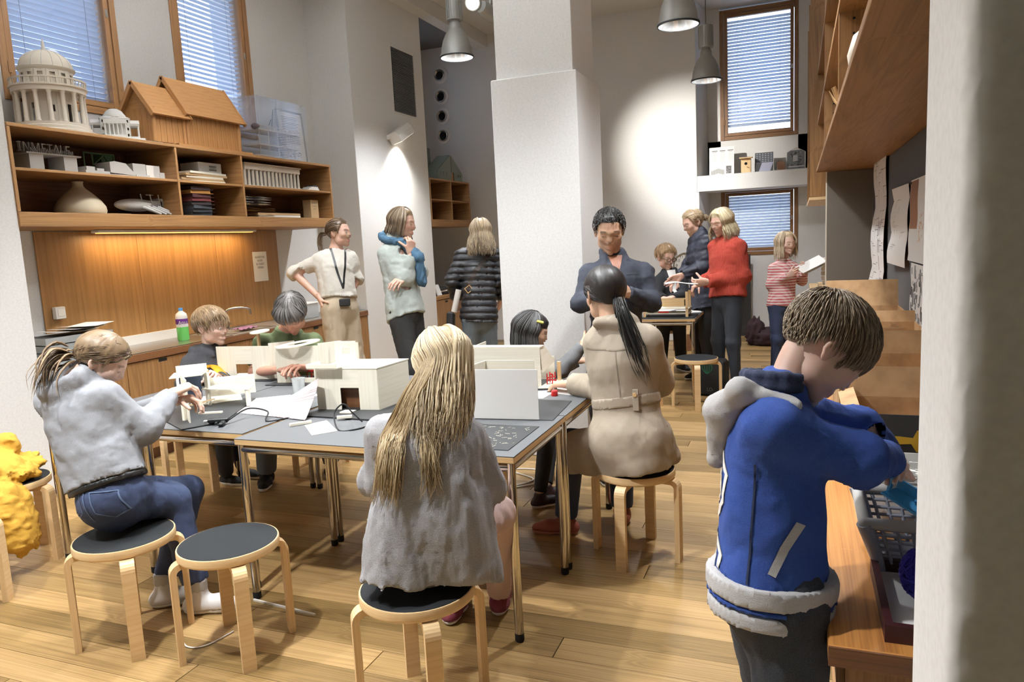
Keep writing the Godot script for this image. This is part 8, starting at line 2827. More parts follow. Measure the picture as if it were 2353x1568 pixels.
func person_hoodie_girl(heather: Material, denim: Material, skin: Color, shoe: Material) -> void:
	var j: Dictionary = JOINTS.hoodie_girl
	var lf: Vector3 = (j.sl - j.sr).normalized()
	var bk: Vector3 = -j.fw
	var n: Vector3 = j.nk
	var t := person("hoodie_girl", "girl in grey hoodie and blue jeans bending over a house model, seen from behind", {"s": 0.98, "hs": 1.0, "kid": 0.4, "cell": 0.0105, "skin": skin,
		"hand_l": ["pinch", Vector3(0.6, 0.1, -0.5), Vector3(0.3, -0.9, 0.2)], "hand_r": ["pinch", Vector3(0.25, 0.2, -0.8), Vector3(0.1, -0.9, -0.3)],
		"bottom": {"m": denim, "g": 0.012, "name": "jeans", "hem": 0.05, "up": 0.05, "folds": 0.006},
		"top": {"m": heather, "g": 0.022, "name": "hoodie", "hem": -0.045, "hemrad": 0.3, "folds": 0.009, "ffreq": 5.0, "build": 1.0, "belly": 1.05, "cuff": -0.004, "neck": 0.2, "extra": [
			[n + bk * 0.055 + lf * 0.085 + Vector3(0, 0.01, 0), n + bk * 0.10 + Vector3(0, -0.04, 0), 0.04, 0.052], [n + bk * 0.10 + Vector3(0, -0.04, 0), n + bk * 0.055 - lf * 0.085 + Vector3(0, 0.01, 0), 0.052, 0.04], [n + bk * 0.09 + Vector3(0, -0.10, 0), n + bk * 0.08 + Vector3(0, -0.15, 0), 0.055, 0.045], [n + lf * 0.085 + bk * 0.05, n + lf * 0.05 - bk * 0.06 + Vector3(0, 0.0, 0), 0.035, 0.03], [n - lf * 0.085 + bk * 0.05, n - lf * 0.05 - bk * 0.06, 0.035, 0.03]],
			"dig": [[n + bk * 0.05 + Vector3(0, 0.045, 0), 0.055]]},
		"shoes": {"m": shoe, "high": 0.015}})
	for c in ["l", "r"]: band(t, "sock", J["a" + c] + Vector3(0, 0.015, 0), J["a" + c] + Vector3(0, 0.07, 0), 0.042, 0.042, Vector3.ZERO, 1.0, M.modelgrey)
	band(t, "undershirt", J.pv + J.up * 0.04, J.pv + J.up * 0.12, 0.146, 0.144, J.bf, 1.17, cloth("darkgreen", Color(0.13, 0.16, 0.15)))
	band(t, "belt", J.pv + J.up * 0.025, J.pv + J.up * 0.05, 0.158, 0.157, J.bf, 1.15, M.black)
	# seams and pocket stitching on the jeans
	var st := mat("stitch", Color(0.34, 0.41, 0.52), 0.8)
	var bkk: Vector3 = -J.bf
	var l2: Vector3 = (J.sl - J.sr).normalized()
	for sx in [0.075, -0.075]:
		var c: Vector3 = J.pv + bkk * 0.3 + l2 * sx - J.up * 0.0
		put(t, "pocket_stitching", stripe_on(sdf_last_b, [c + l2 * 0.045 + J.up * 0.025, c + l2 * 0.045 - J.up * 0.06, c - J.up * 0.085, c - l2 * 0.045 - J.up * 0.06, c - l2 * 0.045 + J.up * 0.025, c + l2 * 0.045 + J.up * 0.025], -bkk, 0.0035, Vector3.ZERO), st)
	var cs: Vector3 = J.pv + bkk * 0.3
	put(t, "seat_seam", stripe_on(sdf_last_b, [cs + J.up * 0.07, cs - J.up * 0.1], -bkk, 0.004, Vector3.ZERO), st)
	var h := Mb.new()
	var cols := [Color(0.085, 0.055, 0.032), Color(0.27, 0.185, 0.105)]
	var xf: Transform3D = J.hx
	hair_cap(h, xf, 0.012, cols, 0.4, -0.07, 0.07, 3)
	var knot := Vector3(-0.01, -0.035, -0.115)
	hair_to(h, xf, knot, cols, 4, 260, -0.07, 0.072)
	var k0: Vector3 = xf * knot
	tail(h, [k0, k0 + J.bf * -0.07 + Vector3(0, -0.0, 0), k0 + J.bf * -0.13 + Vector3(0, -0.06, 0), k0 + J.bf * -0.15 + Vector3(0, -0.14, 0)], 0.05, cols, 6, 60, 0.012)
	hair_part(t, h)

func person_hoodie_boy(skin: Color, bottom: Material, shoe: Material) -> void:
	var j: Dictionary = JOINTS.hoodie_boy
	var n: Vector3 = j.nk
	var bk: Vector3 = -j.fw
	var lf: Vector3 = Vector3.UP.cross(j.fw)
	var t := person("hoodie_boy", "boy in dark hoodie with yellow emblem looking over the models", {"s": 0.80, "hs": 1.1, "kid": 1.0, "cell": 0.012, "skin": Color(0.70, 0.46, 0.36), "eyes": true, "brow": Color(0.3, 0.18, 0.1),
		"hand_l": ["relaxed", Vector3.ZERO, Vector3(0, -1, 0)], "hand_r": ["grip", Vector3(0.8, 0.3, 0.2), Vector3(0.4, -0.3, 0.9)],
		"bottom": {"m": bottom, "g": 0.012}, "top": {"m": cloth("charcoal", Color(0.19, 0.19, 0.205), 0.2, 7.0), "g": 0.022, "name": "hoodie", "hem": 0.06, "folds": 0.008, "neck": 0.2, "extra": [[n + bk * 0.06 + lf * 0.07 + Vector3(0, 0.015, 0), n + bk * 0.09, 0.032, 0.04], [n + bk * 0.09, n + bk * 0.06 - lf * 0.07 + Vector3(0, 0.015, 0), 0.04, 0.032], [n + lf * 0.075, n + lf * 0.035 - bk * 0.07 + Vector3(0, -0.02, 0), 0.026, 0.022], [n - lf * 0.075, n - lf * 0.035 - bk * 0.07 + Vector3(0, -0.02, 0), 0.026, 0.022]]}, "shoes": {"m": shoe}})
	# round yellow emblem on the chest
	var ye := mat("emblem", Color(0.80, 0.58, 0.04), 0.7)
	var c: Vector3 = J.ch + J.bf * 0.25 + J.up * 0.0
	var l2: Vector3 = (J.sl - J.sr).normalized()
	var ring := []
	for i in 25:
		var a := TAU * i / 24.0
		ring.append(c + l2 * 0.085 * cos(a) + J.up * 0.055 * sin(a))
	put(t, "emblem_ring", stripe_on(sdf_last, ring, -J.bf, 0.016, Vector3.ZERO), ye, "yellow oval emblem")
	var h := Mb.new()
	var cols := [Color(0.11, 0.068, 0.036), Color(0.33, 0.22, 0.12)]
	hair_cap(h, J.hx, 0.016, cols, 1.0, -0.05, 0.052, 11)
	hair_short(h, J.hx, cols, 12, 1100, 0.07, 0.014, -0.05, 0.045)
	hair_part(t, h)

func person_green_man(skin: Color, bottom: Material, shoe: Material) -> void:
	var t := person("green_man", "man in green shirt with grey hair bowed over the table", {"s": 1.04, "hs": 1.08, "cell": 0.013, "skin": Color(0.52, 0.27, 0.19), "brow": Color(0.1, 0.09, 0.08),
		"hand_l": ["relaxed", Vector3.ZERO, Vector3(0, -1, 0)], "hand_r": ["relaxed", Vector3.ZERO, Vector3(0, -1, 0)],
		"bottom": {"m": bottom, "g": 0.016, "name": "jeans"}, "top": {"m": cloth("green", Color(0.29, 0.33, 0.20), 0.2, 7.0), "g": 0.014, "name": "shirt", "sleeve": -0.15, "hem": 0.08, "folds": 0.007, "neck": 0.02, "build": 1.05}, "shoes": {"m": shoe, "high": 0.03}})
	var h := Mb.new()
	var cols := [Color(0.03, 0.027, 0.024), Color(0.23, 0.21, 0.195)]
	hair_cap(h, J.hx, 0.015, [cols[0], Color(0.11, 0.10, 0.095)], 0.0, -0.07, 0.07, 21)
	hair_short(h, J.hx, cols, 22, 1200, 0.09, 0.016, -0.07, 0.07, false)
	var r := RandomNumberGenerator.new()
	r.seed = 5
	# fringe falling over the face
	for k in 90:
		var az := r.randf_range(-1.1, 1.1)
		var p := scalp(az, 1.0 + 0.2 * r.randf(), 0.01)
		lock(h, [J.hx * p, J.hx * scalp(az, 0.62, 0.022), J.hx * (scalp(az * 1.05, 0.28, 0.028)), J.hx * (scalp(az * 1.1, -0.05, 0.024))], 0.0055, between(cols[0], cols[1], r))
	hair_part(t, h)

func person_white_woman(skin: Color, shoe: Material) -> void:
	var t := person("white_woman", "smiling woman in white jumper and beige trousers with a black lanyard", {"s": 1.0, "hs": 1.02, "cell": 0.013, "skin": skin, "eyes": true, "brow": Color(0.1, 0.06, 0.04), "lips": Color(0.58, 0.27, 0.23),
		"hand_r": ["flat", Vector3(0.35, -0.75, 0.1), Vector3(0.6, 0.1, -0.5)], "hand_l": ["relaxed", Vector3.ZERO, Vector3(0, 0, -1)],
		"bottom": {"m": cloth("beige", Color(0.71, 0.645, 0.55), 0.1, 6.0), "g": 0.02, "hem": 0.075, "rise": 0.1, "folds": 0.008}, "top": {"flare": 1.08, "m": cloth("ivory", Color(0.85, 0.83, 0.79), 0.07, 8.0), "g": 0.022, "sleeve": 0.12, "cuff": 0.012, "hem": -0.06, "folds": 0.01, "ffreq": 5.0, "neck": 0.012, "belly": 1.05}, "shoes": {"m": shoe}})
	var h := Mb.new()
	var cols := [Color(0.045, 0.028, 0.018), Color(0.17, 0.11, 0.065)]
	hair_cap(h, J.hx, 0.009, cols, 0.0, -0.06, 0.078, 31)
	var knot := Vector3(0, 0.0, -0.118)
	hair_to(h, J.hx, knot, cols, 32, 220, -0.06, 0.08)
	var k0: Vector3 = J.hx * knot
	var b: Vector3 = -(J.face as Vector3)
	tail(h, [k0, k0 + b * 0.05 + Vector3(0, 0.0, 0), k0 + b * 0.075 + Vector3(0, -0.08, 0), k0 + b * 0.06 + Vector3(0, -0.19, 0)], 0.028, [cols[0], Color(0.28, 0.19, 0.11)], 33, 34, 0.006)
	hair_part(t, h)
	# lanyard with badge holder
	var l2: Vector3 = (J.sl - J.sr).normalized()
	var f: Vector3 = J.bf
	var dir := -f
	var bot: Vector3 = J.pv + J.up * 0.13 + f * 0.3
	put(t, "lanyard", stripe_on(sdf_last, [J.nk + J.up * 0.05 + l2 * 0.07 + f * 0.25, J.ch + l2 * 0.05 + f * 0.3, bot], dir, 0.018, Vector3.ZERO), M.black)
	put(t, "lanyard", stripe_on(sdf_last, [J.nk + J.up * 0.05 - l2 * 0.07 + f * 0.25, J.ch - l2 * 0.03 + f * 0.3, bot], dir, 0.018, Vector3.ZERO), M.black)
	var bp := on_cloth(sdf_last, J.pv + J.up * 0.07 + f * 0.3, dir, 0.02)
	var bm := Mb.new()
	bm.obox(Transform3D(Basis(l2, J.up, f), bp - J.up * 0.06), Vector3(0.095, 0.065, 0.02), 0.008)
	put(t, "badge_holder", bm, M.black)

func person_scarf_woman(skin: Color, bottom: Material, shoe: Material) -> void:
	var t := person("scarf_woman", "woman in pale denim shirt and blue scarf with her hand at her chin", {"s": 1.0, "hs": 1.06, "cell": 0.013, "skin": skin, "eyes": true, "brow": Color(0.2, 0.13, 0.08), "lips": Color(0.6, 0.25, 0.22),
		"hand_r": ["grip", Vector3(0.1, 0.85, 0.0), Vector3(-0.7, 0.2, -0.4)], "hand_l": ["relaxed", Vector3.ZERO, Vector3(0, -0.3, -1)],
		"bottom": {"m": bottom, "g": 0.016, "folds": 0.007}, "top": {"m": cloth("chambray", Color(0.65, 0.68, 0.66), 0.1, 8.0), "g": 0.024, "name": "shirt", "sleeve": 0.93, "cuff": 0.014, "hem": 0.1, "hemtilt": Vector3(0.25, 0, 0.0), "folds": 0.011, "ffreq": 5.0, "flare": 1.08, "neck": 0.12}, "shoes": {"m": shoe}})
	# scarf wound round the neck with a hanging end
	var q := Sdf.new(J.nk - Vector3(0.3, 0.5, 0.3), J.nk + Vector3(0.3, 0.2, 0.3), 0.011)
	var l2: Vector3 = (J.sl - J.sr).normalized()
	var f: Vector3 = J.bf
	var prev := Vector3.ZERO
	for i in 15:
		var a := TAU * i / 14.0
		var p: Vector3 = J.nk + l2 * 0.115 * cos(a) + f * 0.10 * sin(a) + Vector3(0, 0.02 - 0.055 * sin(a), 0)
		if i: q.cone(prev, p, 0.037, 0.037, 0.02)
		prev = p
	var e0: Vector3 = J.nk + f * 0.13 - l2 * 0.01 + Vector3(0, -0.05, 0)
	q.cone(e0, J.ch + f * 0.19 + l2 * 0.05, 0.05, 0.055, 0.03)
	q.cone(J.ch + f * 0.19 + l2 * 0.05, J.ch + f * 0.17 + l2 * 0.08 - J.up * 0.2, 0.055, 0.05, 0.03)
	fold.seed = 8
	fold.frequency = 9.0
	q.ripple(fold, 0.013, Vector3(1.5, 0.7, 1.5))
	var mb := Mb.new()
	q.to_mb(mb)
	put(t, "scarf", mb, cloth("scarfblue", Color(0.21, 0.34, 0.44), 0.25, 9.0))
	var h := Mb.new()
	var cols := [Color(0.13, 0.085, 0.05), Color(0.32, 0.23, 0.14)]
	hair_cap(h, J.hx, 0.011, cols, 0.0, -0.08, 0.075, 41)
	hair_long(h, J.hx, cols, 42, 330, 0.10, -J.bf * 0.04, 0.012, 0.004, 58.0)
	hair_part(t, h)

func person_puffer_woman(skin: Color, bottom: Material, shoe: Material) -> void:
	var puff := mat("puffer", Color(0.10, 0.105, 0.125), 0.55)
	var j: Dictionary = JOINTS.puffer_woman
	var bk: Vector3 = -j.fw
	var n: Vector3 = j.nk
	var t := person("puffer_woman", "woman with long wavy hair in black quilted jacket, seen from behind", {"s": 1.02, "hs": 1.05, "cell": 0.012, "skin": skin,
		"hand_l": ["relaxed", Vector3.ZERO, Vector3(1, 0, 0)], "hand_r": ["relaxed", Vector3.ZERO, Vector3(-1, 0, 0)],
		"bottom": {"m": bottom, "g": 0.012, "name": "jeans", "folds": 0.006}, "top": {"m": puff, "g": 0.03, "name": "quilted_jacket", "hem": 0.07, "quilt": 0.062, "quiltd": 0.014, "folds": 0.006, "neck": 0.09, "belly": 1.05, "extra": [[n + bk * 0.09 + Vector3(0.09, -0.02, 0), n + bk * 0.1 + Vector3(-0.09, -0.02, 0), 0.055, 0.055]]}, "shoes": {"m": shoe}})
	var l2: Vector3 = (J.sl - J.sr).normalized()
	var b: Vector3 = -J.bf
	put(t, "bag_strap", stripe_on(sdf_last, [J.sr - l2 * -0.05 + b * 0.3 + J.up * 0.02, J.ch + b * 0.35 + l2 * 0.02, J.pv + J.up * 0.16 + l2 * 0.16 + b * 0.3], -b, 0.042, Vector3.ZERO), mat("strap", Color(0.16, 0.115, 0.09), 0.7))
	var bk2 := on_cloth(sdf_last, J.ch.lerp(J.pv, 0.42) + l2 * 0.09 + b * 0.3, -b, 0.006)
	var bm := Mb.new()
	for q in [Vector2(0, 0.026), Vector2(0, -0.026)]: bm.obox(Transform3D(Basis(J.up + l2 * 0.8, l2 - J.up * 0.8, b).orthonormalized(), bk2 + (J.up + l2 * 0.8).normalized() * q.y), Vector3(0.006, 0.06, 0.008), 0.001)
	for q in [0.028, -0.028]: bm.obox(Transform3D(Basis(J.up + l2 * 0.8, l2 - J.up * 0.8, b).orthonormalized(), bk2 + (l2 - J.up * 0.8).normalized() * q), Vector3(0.055, 0.006, 0.008), 0.001)
	put(t, "strap_buckle", bm, M.plyedge)
	var h := Mb.new()
	var cols := [Color(0.19, 0.125, 0.07), Color(0.60, 0.47, 0.30)]
	hair_cap(h, J.hx, 0.014, cols, 0.0, -0.08, 0.07, 51)
	hair_long(h, J.hx, cols, 52, 640, 0.24, b * 0.09, 0.035, 0.022, 40.0, 0.75)
	hair_part(t, h)
	# the shoulder bag hangs at her side
	var bg := thing("shoulder_bag", "dark shoulder bag with white roll hanging beside the quilted jacket", "bag", J.base)
	var sb := Mb.new()
	sb.obox(Transform3D(Basis(b, J.up, l2).orthonormalized(), J.pv + l2 * 0.27 - J.up * 0.12), Vector3(0.22, 0.3, 0.07), 0.02)
	put(bg, "pouch", sb, M.rubber)
	var rl := Mb.new()
	rl.tube([J.pv + l2 * 0.235 + J.up * 0.03 + b * 0.06, J.pv + l2 * 0.19 + J.up * 0.24 + b * 0.08], 0.028, 16)
	put(bg, "paper_roll", rl, M.paper)

func person_blond_girl(skin: Color) -> void:
	var card := cloth("cardigan", Color(0.58, 0.575, 0.58), 0.22, 6.0, 1.0, 0.10)
	var j: Dictionary = JOINTS.blond_girl
	var lf: Vector3 = Vector3.UP.cross(j.fw)
	var bk: Vector3 = -j.fw
	var p: Vector3 = j.pv
	var c: Vector3 = j.ch
	var t := person("blond_girl", "girl with long blond hair in fuzzy grey cardigan, seen from behind", {"s": 0.92, "hs": 0.98, "kid": 0.7, "cell": 0.0105, "skin": skin,
		"hand_l": ["pinch", Vector3.ZERO, Vector3(0, -1, 0)], "hand_r": ["pinch", Vector3.ZERO, Vector3(0, -1, 0)],
		"bottom": {"m": cloth("blush", Color(0.78, 0.68, 0.65), 0.08, 7.0), "g": 0.012, "up": 0.03, "folds": 0.006}, "top": {"m": card, "g": 0.018, "name": "cardigan", "hem": 0.14, "cuthem": true, "hemrad": 0.45, "folds": 0.014, "ffreq": 4.0, "fs": Vector3(1.3, 0.55, 1.3), "build": 1.08, "belly": 1.2, "cuff": 0.01, "neck": 0.05, "extra": [
			[c + bk * 0.05 + lf * 0.06, p + bk * 0.07 + lf * 0.10 + Vector3(0, -0.1, 0), 0.09, 0.11, 0.05], [c + bk * 0.05 - lf * 0.06, p + bk * 0.07 - lf * 0.13 + Vector3(0, -0.08, 0), 0.09, 0.10, 0.05], [c - lf * 0.12, p - lf * 0.22 + bk * 0.06 + Vector3(0, -0.14, 0), 0.07, 0.045, 0.04]]},
		"shoes": {"m": cloth("floral", Color(0.45, 0.12, 0.19), 0.6, 20.0), "high": 0.0}})
	var h := Mb.new()
	var cols := [Color(0.26, 0.175, 0.09), Color(0.72, 0.58, 0.36)]
	hair_cap(h, J.hx, 0.013, [cols[0], Color(0.5, 0.38, 0.22)], 0.7, -0.08, 0.075, 61)
	var b: Vector3 = -(J.bf as Vector3)
	hair_long(h, J.hx, cols, 62, 620, 0.30, b * 0.10 + lf * 0.02, 0.02, 0.014, 35.0, 0.62)
	# long locks laid over the back
	var r := RandomNumberGenerator.new()
	r.seed = 9
	for k in 620:
		var u := r.randf()
		var side := u < 0.68
		var az := deg_to_rad(r.randf_range(115, 245))
		var e: Vector3
		var mid: Vector3
		if side:
			var w := r.randf()
			e = J.ch + lf * lerpf(0.03, 0.17, w) - J.up * r.randf_range(-0.03, 0.12) + b * 0.3
			mid = J.nk + lf * lerpf(0.01, 0.12, w) + b * 0.3 - J.up * 0.05
		else:
			e = J.ch - lf * lerpf(0.03, 0.09, r.randf()) - J.up * r.randf_range(-0.05, 0.10) + b * 0.3
			mid = J.nk - lf * lerpf(0.03, 0.075, r.randf()) + b * 0.3 - J.up * 0.04
		var lift := r.randf_range(0.005, 0.022)
		var pm := on_cloth(sdf_last, mid, -b, lift + 0.008)
		var pe := on_cloth(sdf_last, e, -b, lift)
		var pq := on_cloth(sdf_last, mid.lerp(e, 0.5) + lf * r.randf_range(-0.015, 0.015), -b, lift + 0.004)
		var sc: Vector3 = J.hx * scalp(az, -0.25, 0.012)
		var s0: Vector3 = J.hx * scalp(az, 0.5, 0.012)
		lock(h, [s0, sc, sc.lerp(pm, 0.5) + b * 0.02, pm, pq, pe, pe - J.up * 0.04 + lf * r.randf_range(-0.02, 0.02)], r.randf_range(0.0022, 0.0048), between(cols[0], cols[1], r))
	hair_part(t, h)

func person_black_hair_girl(skin: Color, bottom: Material) -> void:
	var t := person("black_hair_girl", "girl with straight black hair and a yellow hair clip in grey sleeves", {"s": 0.80, "hs": 1.0, "kid": 1.0, "cell": 0.0125, "skin": skin, "eyes": true, "brow": Color(0.02, 0.015, 0.01),
		"hand_l": ["relaxed", Vector3.ZERO, Vector3(0, -1, 0)], "hand_r": ["relaxed", Vector3.ZERO, Vector3(0, -0.4, -0.9)],
		"bottom": {"m": bottom, "g": 0.008, "hem": 0.04}, "top": {"m": cloth("greyknit", Color(0.38, 0.38, 0.385), 0.3, 8.0), "g": 0.016, "hem": 0.08, "folds": 0.007}, "shoes": {"m": mat("maroonshoe", Color(0.16, 0.05, 0.05), 0.6)}})
	var h := Mb.new()
	var cols := [Color(0.008, 0.007, 0.007), Color(0.03, 0.026, 0.024)]
	hair_cap(h, J.hx, 0.016, cols, 1.0, -0.09, 0.05, 71)
	hair_long(h, J.hx, cols, 72, 420, 0.14, Vector3.ZERO, 0.01, 0.002, 62.0, 1.15)
	hair_part(t, h)
	var cp := Mb.new()
	cp.obox(Transform3D(J.hx.basis.orthonormalized() * Basis(Vector3.BACK, 0.5), J.hx * Vector3(-0.085, 0.085, 0.03)), Vector3(0.02, 0.012, 0.045), 0.004)
	put(t, "hair_clip", cp, mat("clip", Color(0.75, 0.72, 0.30), 0.4))

func person_navy_man(skin: Color, bottom: Material, shoe: Material) -> void:
	var j: Dictionary = JOINTS.navy_man
	var n: Vector3 = j.nk
	var f: Vector3 = j.fw
	var lf: Vector3 = Vector3.UP.cross(f)
	var t := person("navy_man", "man with short black hair in navy zip jumper looking down at his hands", {"s": 1.06, "hs": 1.13, "cell": 0.012, "skin": Color(0.54, 0.335, 0.225), "brow": Color(0.02, 0.015, 0.012),
		"hand_l": ["grip", Vector3(-0.5, 0.5, 0.5), Vector3(-0.5, -0.2, -0.5)], "hand_r": ["grip", Vector3(0.5, 0.5, 0.4), Vector3(0.5, -0.2, -0.5)],
		"bottom": {"m": bottom, "g": 0.016}, "top": {"m": cloth("navy", Color(0.155, 0.17, 0.215), 0.22, 8.0), "g": 0.015, "name": "zip_jumper", "hem": 0.1, "folds": 0.009, "neck": 0.2, "build": 1.0, "extra": [[n - f * 0.05 + lf * 0.045 + Vector3(0, 0.03, 0), n - f * 0.05 - lf * 0.045 + Vector3(0, 0.03, 0), 0.032, 0.032], [n - f * 0.05 + lf * 0.055 + Vector3(0, 0.035, 0), n + f * 0.06 + lf * 0.065 - Vector3(0, 0.02, 0), 0.026, 0.02], [n - f * 0.05 - lf * 0.055 + Vector3(0, 0.035, 0), n + f * 0.06 - lf * 0.065 - Vector3(0, 0.02, 0), 0.026, 0.02]]}, "shoes": {"m": shoe}})
	# open collar showing skin, and the zip
	var vq := Mb.new()
	var ff: Vector3 = J.bf
	var top: Vector3 = J.nk + J.up * 0.02
	var g := []
	for i in 7:
		var v := i / 6.0
		var r := []
		for k in 7:
			var u := k / 6.0 - 0.5
			r.append(on_cloth(sdf_last, top - J.up * 0.15 * v + lf * u * 0.09 * (1.0 - v) + ff * 0.3, -ff, 0.003))
		g.append(r)
	vq.sheet(g, 0.001)
	put(t, "collar_opening", vq, mat("chestskin", Color(0.50, 0.31, 0.21), 0.5))
	put(t, "zip", stripe_on(sdf_last, [top - J.up * 0.15 + ff * 0.3, J.ch - J.up * 0.05 + ff * 0.3], -ff, 0.008, Vector3.ZERO), M.black)
	var lg := Mb.new()
	var c: Vector3 = J.ch + J.up * 0.06 + lf * 0.085 + ff * 0.3
	for i in 4: lg = merge(lg, stripe_on(sdf_last, [c + lf * (0.017 * i - 0.025) + J.up * 0.012, c + lf * (0.017 * i - 0.018) - J.up * 0.012, c + lf * (0.017 * i - 0.012) + J.up * 0.01], -ff, 0.003, Vector3.ZERO))
	lg = merge(lg, stripe_on(sdf_last, [c - lf * 0.045 - J.up * 0.022, c + lf * 0.045 - J.up * 0.022], -ff, 0.003, Vector3.ZERO))
	put(t, "embroidery", lg, mat("thread", Color(0.16, 0.175, 0.21), 0.8))
	var h := Mb.new()
	var cols := [Color(0.007, 0.006, 0.006), Color(0.03, 0.027, 0.025)]
	hair_cap(h, J.hx, 0.007, cols, 0.0, -0.05, 0.08, 81)
	hair_short(h, J.hx, cols, 82, 1800, 0.014, 0.012, -0.05, 0.08, false)
	hair_part(t, h)

func merge(a: Mb, b: Mb) -> Mb:
	add_copy(a, b, Transform3D.IDENTITY)
	return a

func person_trench_woman(skin: Color, bottom: Material) -> void:
	var j: Dictionary = JOINTS.trench_woman
	var f: Vector3 = j.fw
	var bk: Vector3 = -f
	var lf: Vector3 = Vector3.UP.cross(f)
	var p: Vector3 = j.pv
	var n: Vector3 = j.nk
	var coat := cloth("trench", Color(0.63, 0.58, 0.51), 0.06, 5.0, 0.75, 0.02)
	var t := person("trench_woman", "woman with black pony tail in beige belted trench coat, seen from behind", {"s": 1.0, "hs": 1.15, "cell": 0.011, "skin": skin,
		"hand_l": ["relaxed", Vector3(-0.8, -0.1, -0.4), Vector3(0, -1, 0)], "hand_r": ["relaxed", Vector3.ZERO, Vector3(0, -1, 0)],
		"bottom": {"m": bottom, "g": 0.012, "name": "jeans"}, "top": {"m": coat, "g": 0.026, "name": "trench_coat", "cuthem": true, "hem": 0.145, "hemrad": 0.36, "folds": 0.008, "ffreq": 3.0, "fs": Vector3(1.2, 0.8, 1.2), "belly": 0.98, "neck": 0.05, "cuff": 0.008, "extra": [
			[p, p + lf * 0.12 + f * 0.10 + Vector3(0, -0.1, 0), 0.17, 0.10, 0.06], [p, p - lf * 0.12 + f * 0.06 + Vector3(0, -0.09, 0), 0.17, 0.10, 0.06], [p + lf * 0.1, p + lf * 0.22 + f * 0.20 + Vector3(0, -0.16, 0), 0.11, 0.05, 0.06], [p + bk * 0.04, p + bk * 0.1 + Vector3(0, -0.09, 0), 0.15, 0.12, 0.05], [p - lf * 0.12, p - lf * 0.20 + Vector3(0, -0.09, 0), 0.1, 0.06, 0.05], [p + lf * 0.12 + f * 0.1 + Vector3(0, -0.05, 0), j.kl + Vector3(0, 0.0, 0), 0.11, 0.08, 0.05],
			[n + lf * 0.09 - f * 0.04, n - f * 0.085 + Vector3(0, 0.0, 0), 0.03, 0.036], [n - lf * 0.09 - f * 0.04, n - f * 0.085, 0.03, 0.036]]},
		"shoes": {"m": mat("pinkshoe", Color(0.56, 0.30, 0.24), 0.6), "sole": mat("pinksole", Color(0.60, 0.38, 0.32), 0.6)}})
	var w: Vector3 = J.ch.lerp(J.pv, 0.46)
	band(t, "belt", w - J.up * 0.025, w + J.up * 0.025, 0.166, 0.165, J.bf, 1.22, coat)
	var b: Vector3 = -J.bf
	var l2: Vector3 = (J.sl - J.sr).normalized()
	var bl := Mb.new()
	bl.obox(Transform3D(Basis(l2, J.up, b).orthonormalized(), on_cloth(sdf_last, w - l2 * 0.07 + b * 0.3 + J.up * 0.01, -b, 0.012)), Vector3(0.028, 0.1, 0.008), 0.003)
	put(t, "belt_loop", bl, coat)
	var bt := Mb.new()
	bt.lathe([Vector2(0, 0.004), Vector2(0.009, 0.004), Vector2(0.011, 0.0), Vector2(0, 0)], 14, Transform3D(Basis(l2, b, J.up).orthonormalized(), on_cloth(sdf_last, w - l2 * 0.07 + b * 0.3 + J.up * 0.035, -b, 0.018)))
	put(t, "button", bt, M.plyedge)
	put(t, "yoke_seam", stripe_on(sdf_last, [J.ch + J.up * 0.09 + l2 * 0.15 + b * 0.3, J.ch + J.up * 0.075 + b * 0.3, J.ch + J.up * 0.09 - l2 * 0.15 + b * 0.3], -b, 0.006, Vector3.ZERO), mat("seam", Color(0.55, 0.50, 0.43), 0.8))
	put(t, "back_seam", stripe_on(sdf_last, [J.ch + J.up * 0.075 + b * 0.3, w + b * 0.3], -b, 0.004, Vector3.ZERO), M.seam)
	var h := Mb.new()
	var cols := [Color(0.007, 0.006, 0.006), Color(0.035, 0.03, 0.028)]
	hair_cap(h, J.hx, 0.013, cols, 0.0, -0.06, 0.075, 91)
	var knot := Vector3(-0.02, -0.04, -0.112)
	hair_to(h, J.hx, knot, cols, 92, 420, -0.07, 0.075)
	var k0: Vector3 = J.hx * knot
	tail(h, [k0, k0 + b * 0.045 - l2 * 0.015 + Vector3(0, -0.05, 0), k0 + b * 0.07 - l2 * 0.06 + Vector3(0, -0.18, 0), k0 + b * 0.085 - l2 * 0.10 + Vector3(0, -0.30, 0), k0 + b * 0.085 - l2 * 0.125 + Vector3(0, -0.38, 0)], 0.042, cols, 93, 110, 0.01)
	hair_part(t, h)
	var bd := Mb.new()
	bd.ball(k0, Vector3.ONE * 0.019, 12)
	put(t, "hair_tie", bd, M.black)

